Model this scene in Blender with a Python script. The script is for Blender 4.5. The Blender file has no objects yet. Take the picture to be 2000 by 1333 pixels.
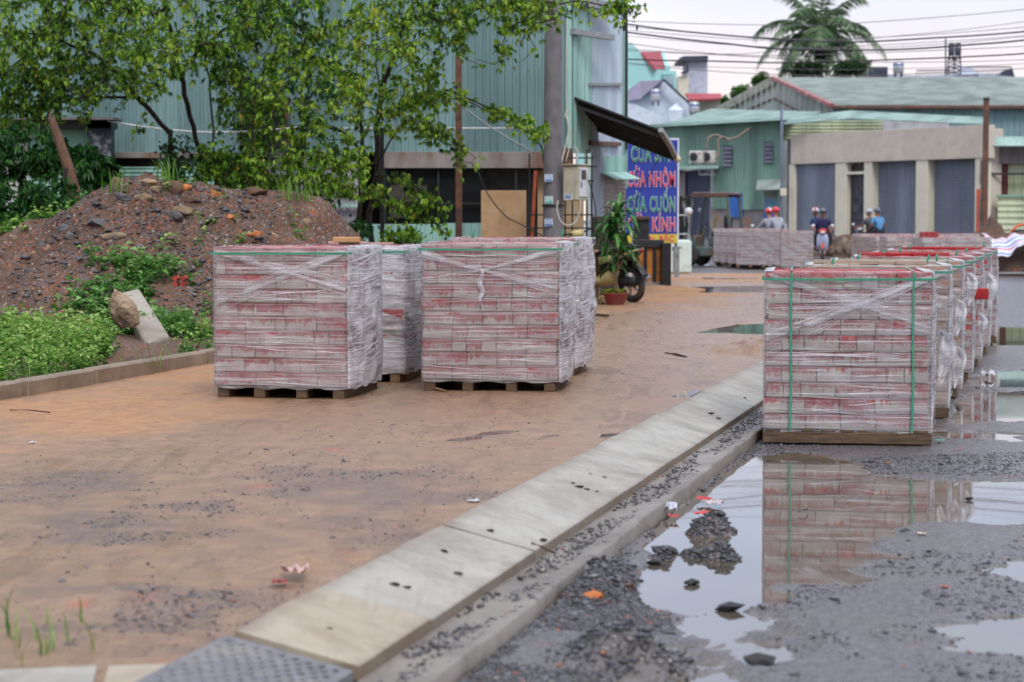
import bpy, bmesh, math, random
import numpy as np
from mathutils import Vector, Matrix
random.seed(7); rng = np.random.default_rng(11)
scene = bpy.context.scene
COL = scene.collection
R = math.radians
# ------------------------------------------------------------------ camera
FPX, CH, HOR = 4000.0, 1.2, 428.0
PITCH = math.atan((666.5-HOR)/FPX)
cam_d = bpy.data.cameras.new("camera"); cam = bpy.data.objects.new("camera", cam_d); COL.objects.link(cam)
cam.location = (0, 0, CH); cam.rotation_euler = (R(90)-PITCH, 0, 0)
cam_d.sensor_width = 36; cam_d.lens = FPX/2000*36; cam_d.clip_end = 3000; cam_d.clip_start = .1
cam_d.dof.use_dof = True; cam_d.dof.focus_distance = 14.0; cam_d.dof.aperture_fstop = 3.6
scene.camera = cam
# ------------------------------------------------------------------ world, sun, exposure
SUN_EL, SUN_AZ = R(50), R(166)
w = bpy.data.worlds.new("World"); scene.world = w; w.use_nodes = True
nt = w.node_tree; nt.nodes.clear(); N = nt.nodes.new; L = nt.links.new
out = N('ShaderNodeOutputWorld'); bg = N('ShaderNodeBackground'); L(bg.outputs[0], out.inputs[0])
bg.inputs[1].default_value = 0.1
sky = N('ShaderNodeTexSky'); sky.sky_type = 'NISHITA'; sky.sun_disc = False
sky.sun_elevation = SUN_EL; sky.sun_rotation = SUN_AZ
tc = N('ShaderNodeTexCoord'); sep = N('ShaderNodeSeparateXYZ'); L(tc.outputs['Generated'], sep.inputs[0])
cr = N('ShaderNodeValToRGB'); L(sep.outputs[2], cr.inputs[0])
e = cr.color_ramp.elements
e[0].position = 0.0; e[0].color = (.98, .83, .76, 1)
e[1].position = 1.0; e[1].color = (1.22, 1.26, 1.40, 1)
for p, c in ((.035, (.97, .83, .79, 1)), (.075, (.91, .83, .86, 1)), (.14, (.66, .75, .96, 1)), (.3, (.74, .80, .98, 1)), (.6, (1.05, 1.1, 1.26, 1))):
    k = e.new(p); k.color = c
mp = N('ShaderNodeMapping'); L(tc.outputs['Generated'], mp.inputs[0]); mp.inputs['Scale'].default_value = (2.2, 2.2, 9)
nz = N('ShaderNodeTexNoise'); L(mp.outputs[0], nz.inputs[0]); nz.inputs['Scale'].default_value = 1.6; nz.inputs['Detail'].default_value = 5
mr = N('ShaderNodeMapRange'); L(nz.outputs[0], mr.inputs[0]); mr.inputs[1].default_value = .3; mr.inputs[2].default_value = .7
mr.inputs[3].default_value = 9.0; mr.inputs[4].default_value = 11.6
ml = N('ShaderNodeVectorMath'); ml.operation = 'SCALE'; L(cr.outputs[0], ml.inputs[0]); L(mr.outputs[0], ml.inputs['Scale'])
mx = N('ShaderNodeMix'); mx.data_type = 'RGBA'; mx.inputs[0].default_value = .88
L(sky.outputs[0], mx.inputs[6]); L(ml.outputs[0], mx.inputs[7]); L(mx.outputs[2], bg.inputs[0])
sd = bpy.data.lights.new("sun", 'SUN'); sd.energy = 1.7; sd.angle = R(18); sd.color = (1, .96, .9)
sun = bpy.data.objects.new("sun", sd); COL.objects.link(sun)
dv = Vector((math.sin(SUN_AZ)*math.cos(SUN_EL), math.cos(SUN_AZ)*math.cos(SUN_EL), math.sin(SUN_EL)))
sun.rotation_euler = dv.to_track_quat('Z', 'Y').to_euler()
vs = scene.view_settings; vs.view_transform = 'Standard'; vs.look = 'None'; vs.gamma = 1; vs.exposure = 0.2; vs.use_curve_mapping = False
scene.render.engine = 'CYCLES'
cy = scene.cycles; cy.use_denoising = True; cy.max_bounces = 8; cy.transparent_max_bounces = 24; cy.diffuse_bounces = 3
cy.use_adaptive_sampling = True; cy.adaptive_threshold = .02; cy.caustics_reflective = False; cy.caustics_refractive = False

# ------------------------------------------------------------------ pixel helpers (a pixel of the photo -> a point at its own depth)
_F = Vector((0, math.cos(PITCH), -math.sin(PITCH))); _U = Vector((0, math.sin(PITCH), math.cos(PITCH)))
def ray(px, py): return _F + Vector((1, 0, 0))*((px-1000)/FPX) + _U*((666.5-py)/FPX)
def P(px, py, Y):
    d = ray(px, py); return Vector((0, 0, CH)) + d*(Y/d.y)
def G(px, py, z=0.0):
    d = ray(px, py); return Vector((0, 0, CH)) + d*((z-CH)/d.z)
def lin(c):
    return tuple(((v/255)/12.92 if v/255 <= .04045 else ((v/255+.055)/1.055)**2.4) for v in c) + (1,)

# ------------------------------------------------------------------ noise
def _hash(ix, iy, s):
    h = (ix.astype(np.int64)*374761393 + iy.astype(np.int64)*668265263 + s*1442695041) & 0xffffffff
    h = ((h ^ (h >> 13))*1274126177) & 0xffffffff
    return ((h ^ (h >> 16)) & 0xffff)/65535.0
def vnoise(x, y, s=0):
    ix = np.floor(x); iy = np.floor(y); fx = x-ix; fy = y-iy
    fx = fx*fx*(3-2*fx); fy = fy*fy*(3-2*fy); ix = ix.astype(np.int64); iy = iy.astype(np.int64)
    a = _hash(ix, iy, s); b = _hash(ix+1, iy, s); c = _hash(ix, iy+1, s); d = _hash(ix+1, iy+1, s)
    return (a*(1-fx)+b*fx)*(1-fy)+(c*(1-fx)+d*fx)*fy
def fbm(x, y, o=4, s=0, g=.5):
    t = 0; a = 1; n = 0
    for i in range(o):
        c_, s_ = math.cos(.6+1.1*i), math.sin(.6+1.1*i); k = 1.93**i
        t = t+a*vnoise((x*c_-y*s_)*k+17.3*i, (x*s_+y*c_)*k+31.7*i, s+i); n += a; a *= g
    return t/n-.5
def sstep(a, b, x):
    t = np.clip((x-a)/(b-a), 0, 1); return t*t*(3-2*t)
def polysd(poly, X, Y):
    """signed distance, negative inside"""
    d = np.full(X.shape, 1e9); ins = np.zeros(X.shape, bool); n = len(poly)
    for i in range(n):
        ax, ay = poly[i]; bx, by = poly[(i+1) % n]
        ex, ey = bx-ax, by-ay
        t = np.clip(((X-ax)*ex+(Y-ay)*ey)/(ex*ex+ey*ey+1e-12), 0, 1)
        d = np.minimum(d, np.hypot(X-ax-t*ex, Y-ay-t*ey))
        if abs(ey) > 1e-12:
            c = ((ay > Y) != (by > Y)) & (X < ex*(Y-ay)/ey+ax); ins ^= c
    return np.where(ins, -d, d)

# ------------------------------------------------------------------ materials
MATS = {}
class NT:
    def __init__(s, name):
        s.m = bpy.data.materials.new(name); s.m.use_nodes = True; s.t = s.m.node_tree; s.t.nodes.clear()
        s.out = s.n('OutputMaterial')
    def n(s, t, **k):
        nd = s.t.nodes.new('ShaderNode'+t)
        for a, b in k.items():
            setattr(nd, a, b)
        return nd
    def l(s, a, b): s.t.links.new(a, b)
    def s_(s, sock, v):
        if hasattr(v, 'is_output'): s.l(v, sock)
        elif v is not None: sock.default_value = v
    def coord(s, scale=(1, 1, 1), rot=(0, 0, 0), kind='Object'):
        c = s.n('TexCoord'); m = s.n('Mapping'); s.l(c.outputs[kind], m.inputs[0])
        m.inputs['Scale'].default_value = scale; m.inputs['Rotation'].default_value = rot
        return m.outputs[0]
    def noise(s, vec, scale=5, detail=4, rough=.5, dist=0):
        n = s.n('TexNoise'); s.l(vec, n.inputs[0]); n.inputs['Scale'].default_value = scale
        n.inputs['Detail'].default_value = detail; n.inputs['Roughness'].default_value = rough; n.inputs['Distortion'].default_value = dist
        return n.outputs[0]
    def voro(s, vec, scale=5, feature='F1', out='Distance'):
        n = s.n('TexVoronoi', feature=feature); s.l(vec, n.inputs['Vector']); n.inputs['Scale'].default_value = scale
        return n.outputs[out]
    def rng(s, v, a, b, c=0, d=1):
        n = s.n('MapRange'); s.s_(n.inputs[0], v)
        for i, x in enumerate((a, b, c, d)): n.inputs[i+1].default_value = x
        return n.outputs[0]
    def math(s, op, a, b=None, c=None, clamp=False):
        n = s.n('Math', operation=op); n.use_clamp = clamp; s.s_(n.inputs[0], a); s.s_(n.inputs[1], b)
        if c is not None: s.s_(n.inputs[2], c)
        return n.outputs[0]
    def mix(s, f, a, b):
        n = s.n('Mix', data_type='RGBA'); s.s_(n.inputs[0], f); s.s_(n.inputs[6], a); s.s_(n.inputs[7], b); return n.outputs[2]
    def attr(s, name='rnd'):
        return s.n('Attribute', attribute_name=name).outputs['Fac']
    def bump(s, h, st=.3, d=.01, nrm=None):
        n = s.n('Bump'); s.l(h, n.inputs['Height']); n.inputs['Strength'].default_value = st; n.inputs['Distance'].default_value = d
        if nrm is not None: s.l(nrm, n.inputs['Normal'])
        return n.outputs[0]
    def pr(s, col, rough=.6, nrm=None, metal=0, spec=.5, **k):
        p = s.n('BsdfPrincipled'); s.s_(p.inputs['Base Color'], col); s.s_(p.inputs['Roughness'], rough)
        s.s_(p.inputs['Metallic'], metal); s.s_(p.inputs['Specular IOR Level'], spec)
        if nrm is not None: s.l(nrm, p.inputs['Normal'])
        for a, b in k.items(): s.s_(p.inputs[a.replace('_', ' ')], b)
        return p.outputs[0]
    def done(s, sh): s.l(sh, s.out.inputs[0]); return s.m
def pm(name, c1, c2=None, scale=6, rough=.6, bump=.2, bd=.004, metal=0, bscale=None, dirt=None, dscale=2.5, spec=.5, stretch=(1, 1, 1), coat=0):
    """general two-tone mottled material; c in 0-255 sRGB; dirt = third colour in blotches"""
    if name in MATS: return MATS[name]
    t = NT(name); v = t.coord(stretch); a = lin(c1); b = lin(c2 or tuple(x*.8 for x in c1))
    n1 = t.noise(v, scale, 5, .6); col = t.mix(t.rng(n1, .35, .65), a, b)
    if dirt:
        n2 = t.noise(v, dscale, 6, .65); col = t.mix(t.rng(n2, .5, .68), col, lin(dirt))
    r = t.rng(t.noise(v, scale*1.7, 3), .3, .7, max(0, rough-.1), min(1, rough+.12))
    nb = t.bump(t.noise(v, bscale or scale*5, 4), bump, bd)
    MATS[name] = t.done(t.pr(col, r, nb, metal, spec, Coat_Weight=coat)); return MATS[name]

# ------------------------------------------------------------------ objects
ROOTM = {}
def tag(o, label=None, cat=None, group=None, kind=None):
    if label: o['label'] = label
    if cat: o['category'] = cat
    if group: o['group'] = group
    if kind: o['kind'] = kind
    return o
def thing(name, label, cat, loc=(0, 0, 0), rz=0, group=None, rx=0, ry=0):
    o = bpy.data.objects.new(name, None); COL.objects.link(o); o.empty_display_size = .2
    o.location = loc; o.rotation_euler = (rx, ry, rz)
    ROOTM[o] = Matrix.Translation(Vector(loc)) @ o.rotation_euler.to_matrix().to_4x4()
    return tag(o, label, cat, group)
def np_mesh(name, V, F, mat, parent=None, rnd=None, smooth=False, local=False, mi=None):
    V = np.asarray(V, dtype=np.float64)
    if parent is not None:
        M = ROOTM[parent]
        if not local:
            Mi = np.array(M.inverted()); V = V @ Mi[:3, :3].T + Mi[:3, 3]
    me = bpy.data.meshes.new(name)
    if isinstance(F, np.ndarray):
        k = F.shape[1]; me.vertices.add(len(V)); me.vertices.foreach_set('co', V.astype(np.float32).ravel())
        me.loops.add(F.size); me.loops.foreach_set('vertex_index', F.astype(np.int32).ravel())
        me.polygons.add(len(F)); me.polygons.foreach_set('loop_start', np.arange(0, F.size, k, dtype=np.int32))
        me.update(calc_edges=True)
    else:
        me.from_pydata(V.tolist(), [], F)
    if rnd is not None:
        a = me.attributes.new('rnd', 'FLOAT', 'POINT'); a.data.foreach_set('value', np.asarray(rnd, dtype=np.float32))
    ms = mat if isinstance(mat, (list, tuple)) else [mat]
    for m in ms: me.materials.append(m)
    if mi is not None: me.polygons.foreach_set('material_index', np.asarray(mi, dtype=np.int32))
    if smooth: me.polygons.foreach_set('use_smooth', np.ones(len(me.polygons), dtype=bool))
    o = bpy.data.objects.new(name, me); COL.objects.link(o)
    if parent is not None:
        o.parent = parent; ROOTM[o] = ROOTM[parent]
    else: ROOTM[o] = Matrix.Identity(4)
    return o
# chamfered box template
def _cbox():
    V = []; idx = {}
    for sx in (-1, 1):
        for sy in (-1, 1):
            for sz in (-1, 1):
                for ax in range(3):
                    idx[(sx, sy, sz, ax)] = len(V); V.append((sx, sy, sz, ax))
    F = []
    for ax in range(3):
        o = [a for a in range(3) if a != ax]
        for s in (-1, 1):
            q = []
            for (p, r) in ((-1, -1), (1, -1), (1, 1), (-1, 1)):
                k = [0, 0, 0]; k[ax] = s; k[o[0]] = p; k[o[1]] = r; q.append(idx[(k[0], k[1], k[2], ax)])
            F.append(q)
    for ax in range(3):
        o = [a for a in range(3) if a != ax]
        for s1 in (-1, 1):
            for s2 in (-1, 1):
                q = []
                for e_, f_ in ((-1, 0), (1, 0), (1, 1), (-1, 1)):
                    k = [0, 0, 0]; k[ax] = e_; k[o[0]] = s1; k[o[1]] = s2; q.append(idx[(k[0], k[1], k[2], o[f_])])
                F.append(q)
    for sx in (-1, 1):
        for sy in (-1, 1):
            for sz in (-1, 1): F.append([idx[(sx, sy, sz, a)] for a in range(3)])
    S = np.array([v[:3] for v in V], float); A = np.zeros((24, 3))
    for i, v in enumerate(V): A[i, v[3]] = 1
    # orient outward
    W = S*(1-.1*(1-A)); FF = []
    for f in F:
        p = W[f]; nrm = np.cross(p[1]-p[0], p[2]-p[0])
        FF.append(tuple(f if nrm.dot(p.mean(0)) > 0 else f[::-1]))
    return S, A, FF
CB_S, CB_A, CB_F = _cbox()
def frame(d, up=Vector((0, 0, 1))):
    d = d.normalized()
    if abs(d.dot(up)) > .98: up = Vector((1, 0, 0))
    x = d.cross(up).normalized(); y = x.cross(d).normalized(); return x, y
class MB:
    def __init__(s): s.V = []; s.F = []; s.n = 0; s.r = []; s.mi = []; s.cm = 0
    def add(s, V, F, r=.5):
        V = np.asarray(V, float).reshape(-1, 3); s.V.append(V); n = s.n
        s.F += [tuple(i+n for i in f) for f in F]; s.mi += [s.cm]*len(F)
        s.n += len(V); s.r += list(r) if hasattr(r, '__len__') else [r]*len(V); return s
    def box(s, c, d, rz=0, ch=0, r=.5, M=None):
        h = np.array(d, float)/2; ch = ch or min(d)*.04
        W = CB_S*(h-ch*(1-CB_A))
        if rz: cc, ss = math.cos(rz), math.sin(rz); W = W @ np.array([[cc, ss, 0], [-ss, cc, 0], [0, 0, 1]])
        if M is not None: W = W @ np.array(M.to_3x3()).T
        return s.add(W+np.array(c, float), CB_F, r)
    def bar(s, a, b, w_, h=None, r=.5, up=Vector((0, 0, 1))):
        a = Vector(a); b = Vector(b); d = b-a; x, y = frame(d, up); h = h or w_
        m = Matrix((x, d.normalized(), y)).transposed()
        return s.box((a+b)/2, (w_, d.length, h), M=m, r=r)
    def tube(s, pts, rad, n=8, cap=True, r=.5):
        pts = [Vector(p) for p in pts]; m = len(pts); rad = list(rad) if hasattr(rad, '__len__') else [rad]*m
        V = []; up = None
        for i, p in enumerate(pts):
            d = (pts[min(i+1, m-1)]-pts[max(i-1, 0)]).normalized()
            if up is None: x, y = frame(d)
            else:
                x = (up-d*up.dot(d)); x = x.normalized() if x.length > 1e-6 else frame(d)[0]; y = d.cross(x)
            up = x
            for k in range(n):
                a = 2*math.pi*k/n; V.append(p+x*(rad[i]*math.cos(a))+y*(rad[i]*math.sin(a)))
        F = [(i*n+k, i*n+(k+1) % n, (i+1)*n+(k+1) % n, (i+1)*n+k) for i in range(m-1) for k in range(n)]
        if cap: F += [tuple(range(n))[::-1], tuple((m-1)*n+k for k in range(n))]
        return s.add([tuple(v) for v in V], F, r)
    def lathe(s, prof, c=(0, 0, 0), n=20, M=None, r=.5):
        V = []; c = np.array(c, float)
        for (rr, z) in prof:
            for k in range(n):
                a = 2*math.pi*k/n; V.append((rr*math.cos(a), rr*math.sin(a), z))
        V = np.array(V)
        if M is not None: V = V @ np.array(M.to_3x3()).T
        m = len(prof)
        F = [(i*n+k, i*n+(k+1) % n, (i+1)*n+(k+1) % n, (i+1)*n+k) for i in range(m-1) for k in range(n)]
        F += [tuple(range(n))[::-1], tuple((m-1)*n+k for k in range(n))]
        return s.add(V+c, F, r)
    def quad(s, a, b, c, d, r=.5): return s.add([tuple(a), tuple(b), tuple(c), tuple(d)], [(0, 1, 2, 3)], r)
    def slab(s, pts, th, r=.5):
        """extrude a planar polygon against its normal by th"""
        pts = [Vector(p) for p in pts]; n = (pts[1]-pts[0]).cross(pts[2]-pts[0]).normalized(); m = len(pts)
        V = pts+[p-n*th for p in pts]
        F = [tuple(range(m)), tuple(range(2*m-1, m-1, -1))]+[(i, i+m, (i+1) % m+m, (i+1) % m) for i in range(m)]
        return s.add([tuple(v) for v in V], F, r)
    def ribs(s, A, B, C, D, n, depth, th=.004, jit=0, flat=.45):
        """ribbed sheet: A->B across, A->D along the ribs, with n ribs standing out along the normal"""
        A, B, C, D = map(Vector, (A, B, C, D)); nrm = (B-A).cross(D-A).normalized(); V = []; rr = []
        prof = ((0, 0), (flat, 0), (flat+.14, 1), (.86, 1))
        for i in range(n):
            jr = random.random()
            for t, h in prof:
                u = (i+t)/n; o = nrm*(depth*h)
                V += [A.lerp(B, u)+o, D.lerp(C, u)+o]; rr += [jr, jr]
        V += [B, C]; rr += [.5, .5]; k = len(V)//2
        W = [tuple(v) for v in V]+[tuple(v-nrm*th) for v in V]
        F = [(2*i, 2*i+2, 2*i+3, 2*i+1) for i in range(k-1)]+[(2*k+2*i, 2*k+2*i+1, 2*k+2*i+3, 2*k+2*i+2) for i in range(k-1)]
        return s.add(W, F, rr+rr)
    def ico(s, c, rad, sub=1, sc=(1, 1, 1), jit=.0, r=.5, seed=0):
        V, F = ico_np(sub); g = np.random.default_rng(seed)
        V = V*(1+jit*(g.random((len(V), 1))-.5)*2)*np.array(sc)*rad
        return s.add(V+np.array(c, float), [tuple(f) for f in F], r)
    def loft(s, secs, n=14, r=.5, e_=2.6):
        """secs: (x, z_centre, half_width(y), half_height(z)); superellipse rings along x"""
        V = []
        for (x, zc, hw, hh) in secs:
            for k in range(n):
                a = 2*math.pi*k/n; c_, s_ = math.cos(a), math.sin(a)
                V.append((x, hw*math.copysign(abs(c_)**(2/e_), c_), zc+hh*math.copysign(abs(s_)**(2/e_), s_)))
        m = len(secs); F = [(i*n+k, i*n+(k+1) % n, (i+1)*n+(k+1) % n, (i+1)*n+k) for i in range(m-1) for k in range(n)]
        F += [tuple(range(n))[::-1], tuple((m-1)*n+k for k in range(n))]
        return s.add(V, F, r)
    def build(s, name, mat, parent=None, local=False, smooth=False, label=None):
        o = np_mesh(name, np.concatenate(s.V), s.F, mat, parent, s.r, smooth, local, s.mi if isinstance(mat, (list, tuple)) else None)
        if label: o['label'] = label
        return o
_ico = {}
def ico_np(sub):
    if sub in _ico: return _ico[sub]
    bm = bmesh.new(); bmesh.ops.create_icosphere(bm, subdivisions=sub, radius=1)
    V = np.array([v.co[:] for v in bm.verts]); F = np.array([[v.index for v in f.verts] for f in bm.faces]); bm.free()
    _ico[sub] = (V, F); return V, F
def bez(o, seg=2, wd=.01):
    m = o.modifiers.new('bevel', 'BEVEL'); m.width = wd; m.segments = seg; m.limit_method = 'ANGLE'; return o
def copy_tree(o, parent=None):
    c = o.copy(); COL.objects.link(c); c.parent = parent
    for ch in list(o.children): copy_tree(ch, c)
    return c
def grid(name, A, B, zf, mat, skew=0, b0=0, kind='structure', attr=None, smooth=True):
    """sheet on (offset, Y) rows: X = b0 + off + skew*Y"""
    OF, YY = np.meshgrid(A, B); X = b0+OF+skew*YY; Z = zf(X, YY, OF)
    V = np.stack([X, YY, Z], -1).reshape(-1, 3); na, nb = len(A), len(B)
    i = np.arange(nb-1)[:, None]*na+np.arange(na-1)[None, :]
    F = np.stack([i, i+1, i+na+1, i+na], -1).reshape(-1, 4)
    o = np_mesh(name, V, F, mat, None, attr(X, YY, OF).ravel() if attr else None, smooth)
    if kind: o['kind'] = kind
    return o
def text_mesh(txt, size, mat, loc, rz, name, parent, bold=0.0, xs=1.0, depth=.0, z=0.0):
    """lettering lying on a vertical face: loc = centre (world), rz = facing angle"""
    cu = bpy.data.curves.new(name, 'FONT'); cu.body = txt; cu.size = size; cu.align_x = 'CENTER'; cu.align_y = 'CENTER'
    cu.offset = bold; cu.space_character = 1.12; cu.extrude = depth; cu.resolution_u = 3
    o = bpy.data.objects.new('tmp_text', cu); COL.objects.link(o)
    dg = bpy.context.evaluated_depsgraph_get(); me = bpy.data.meshes.new_from_object(o.evaluated_get(dg))
    bpy.data.objects.remove(o)
    n = len(me.vertices); V = np.zeros(n*3); me.vertices.foreach_get('co', V); V = V.reshape(-1, 3)
    V[:, 0] *= xs; F = [tuple(p.vertices) for p in me.polygons]; bpy.data.meshes.remove(me)
    c_, s_ = math.cos(rz), math.sin(rz)
    W = np.stack([V[:, 0]*c_+(V[:, 2]+z)*s_, V[:, 0]*s_-(V[:, 2]+z)*c_, V[:, 1]], -1)+np.array(loc)
    return np_mesh(name, W, F, mat, parent)
# ------------------------------------------------------------------ special materials
def m_sand():
    t = NT('sand'); v = t.coord(); w_ = t.attr('rnd')
    big = t.noise(v, .55, 5, .6, .6); fine = t.noise(v, 160, 3, .7); mid = t.noise(v, 9, 5, .65)
    dry = t.mix(t.rng(mid, .3, .7), lin((182, 138, 100)), lin((154, 114, 82)))
    grey = t.mix(t.rng(mid, .3, .7), lin((162, 130, 102)), lin((128, 101, 80)))
    damp = t.rng(t.math('ADD', big, t.math('MULTIPLY', w_, .62)), .46, .72)
    col = t.mix(damp, dry, grey)
    sp = t.rng(t.voro(v, 55, 'F1', 'Color'), .0, .34, 1, 0); pat = t.rng(t.noise(t.coord((1.0, .55, 1)), 1.7, 7, .78), .54, .66)
    col = t.mix(t.math('MULTIPLY', pat, t.rng(sp, 0, 1, .35, 1)), col, lin((84, 80, 82)))
    gm = t.math('MULTIPLY', t.attr('grit'), t.rng(t.noise(v, 34, 5, .85), .36, .6)); col = t.mix(t.math('MULTIPLY', gm, .85), col, lin((82, 78, 80)))
    red = t.rng(t.noise(t.coord((1, .7, 1), (0, 0, 1)), 2.9, 6, .7), .62, .68)
    col = t.mix(t.math('MULTIPLY', red, .6), col, lin((176, 92, 62)))
    col = t.mix(t.rng(t.math('ABSOLUTE', t.math('SUBTRACT', fine, .5)), .1, .3, 0, .45), col, lin((92, 70, 56)))
    col = t.mix(t.rng(t.noise(v, 24, 5, .8), .52, .72, 0, .55), col, lin((104, 80, 64))); col = t.mix(t.rng(t.noise(t.coord((1, .6, 1), (0, 0, .4)), 4.2, 6, .75), .5, .72, 0, .5), col, lin((120, 96, 82)))
    col = t.mix(t.rng(t.voro(v, 28, 'F1', 'Distance'), .05, .12, .5, 0), col, lin((70, 60, 54)))
    streak = t.noise(t.coord((1.6, .25, 1), (0, 0, -.9)), 3, 4, .5, 1.5)
    rough = t.math('SUBTRACT', t.rng(damp, 0, 1, .8, .34), t.rng(streak, .5, .64, 0, .16))
    h = t.math('ADD', t.math('MULTIPLY', fine, .6), t.math('MULTIPLY', t.noise(v, 38, 4, .7), .9))
    return t.done(t.pr(col, rough, t.bump(h, .8, .008), spec=.38))
def m_road():
    t = NT('wet_gravel'); v = t.coord(); w_ = t.attr('rnd')
    d = t.voro(v, 75); c = t.voro(v, 75, 'F1', 'Color')
    n = t.noise(v, 1.3, 6, .7); n2 = t.noise(v, 22, 4, .6)
    s2 = t.n('SeparateColor'); t.l(c, s2.inputs[0]); col = t.mix(s2.outputs[0], lin((48, 48, 53)), lin((112, 110, 116)))
    col = t.mix(t.rng(n, .38, .66), col, lin((96, 92, 92)))
    film = t.rng(w_, .35, .9)
    col = t.mix(t.math('MULTIPLY', film, .7), col, lin((100, 91, 82)))
    col = t.mix(t.rng(t.noise(v, 3.1, 5, .7), .62, .7, 0, .6), col, lin((120, 78, 56)))
    rough = t.math('SUBTRACT', t.rng(n2, .3, .7, .15, .36), t.math('MULTIPLY', film, .12), clamp=True)
    h = t.math('ADD', t.math('MULTIPLY', d, -1.0), t.math('MULTIPLY', n2, .8))
    nb = t.n('Bump'); t.l(h, nb.inputs['Height']); nb.inputs['Distance'].default_value = .009
    t.l(t.rng(film, 0, 1, .8, .42), nb.inputs['Strength'])
    return t.done(t.pr(col, rough, nb.outputs[0], spec=.6))
def m_soil():
    t = NT('soil'); v = t.coord(); n = t.noise(v, 1.1, 6, .7); c = t.voro(v, 42, 'F1', 'Color'); d = t.voro(v, 42)
    col = t.mix(t.rng(n, .35, .6), lin((82, 56, 40)), lin((104, 80, 62)))
    col = t.mix(t.rng(t.noise(v, 2.3, 6, .75), .55, .66, 0, .8), col, lin((128, 84, 56)))
    s2 = t.n('SeparateColor'); t.l(c, s2.inputs[0])
    col = t.mix(t.rng(s2.outputs[0], .6, .95, 0, .7), col, lin((110, 108, 114)))
    col = t.mix(t.rng(s2.outputs[1], .93, .96, 0, .7), col, lin((176, 96, 66)))
    col = t.mix(t.rng(s2.outputs[2], .97, .985, 0, .7), col, lin((170, 164, 156)))
    h = t.math('ADD', t.math('MULTIPLY', d, -1.2), t.noise(v, 14, 5, .7))
    return t.done(t.pr(col, .7, t.bump(h, .9, .02), spec=.25))
def m_conc(name='kerb_concrete', a=(168, 164, 153), b=(146, 142, 132), stain=(116, 106, 92)):
    t = NT(name); v = t.coord(); n = t.noise(v, 2.2, 6, .7)
    col = t.mix(t.rng(n, .35, .65), lin(a), lin(b))
    col = t.mix(t.rng(t.noise(t.coord((1, 1, 1), (0, 0, .6)), 1.4, 7, .75, .8), .47, .68, 0, .9), col, lin(stain))
    ed = t.attr('edge'); col = t.mix(t.math('MULTIPLY', t.rng(t.math('ADD', ed, t.math('MULTIPLY', t.math('SUBTRACT', t.noise(v, 5, 5, .75), .5), .9)), .45, .95), .8), col, lin((112, 94, 76)))
    lines = t.noise(t.coord((14, .9, 6), (0, 0, .25)), 2.4, 4, .6)
    col = t.mix(t.rng(lines, .55, .7, 0, .45), col, lin(tuple(x*.8 for x in a)))
    col = t.mix(t.rng(t.noise(v, 90, 3, .7), .62, .72, 0, .5), col, lin((110, 104, 96)))
    rough = t.rng(n, .3, .7, .34, .6)
    h = t.math('ADD', t.noise(v, 30, 5, .7), t.math('MULTIPLY', lines, .6))
    return t.done(t.pr(col, rough, t.bump(h, .35, .004), spec=.5))
def m_water(name='muddy_water', c=(104, 94, 82)):
    t = NT(name); v = t.coord()
    nb = t.bump(t.noise(t.coord((1, 2.5, 1)), 9, 2, .5, .4), .012, .01)
    col = t.mix(t.rng(t.noise(v, 1.4, 4), .35, .65), lin(c), lin(tuple(x*.82 for x in c)))
    return t.done(t.pr(col, .015, nb, spec=.62, Coat_Weight=.45, Coat_Roughness=.01))
def m_stone():
    t = NT('stone_chips'); r = t.attr('rnd'); n = t.n('ValToRGB'); t.l(r, n.inputs[0]); e = n.color_ramp.elements
    n.color_ramp.interpolation = 'CONSTANT'
    e[0].position = 0; e[0].color = lin((52, 52, 56)); e[1].position = .3; e[1].color = lin((74, 74, 80))
    for p, c in ((.55, (98, 100, 108)), (.72, (62, 54, 48)), (.82, (130, 128, 126)), (.88, (150, 82, 56)), (.93, (176, 104, 66)), (.965, (168, 160, 148))):
        k = e.new(p); k.color = lin(c)
    v = t.coord(); col = t.mix(t.rng(t.noise(v, 60, 3), .35, .65, 0, .4), n.outputs[0], lin((60, 56, 54)))
    return t.done(t.pr(col, .38, t.bump(t.noise(v, 90, 3), .4, .004), spec=.5))
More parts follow.
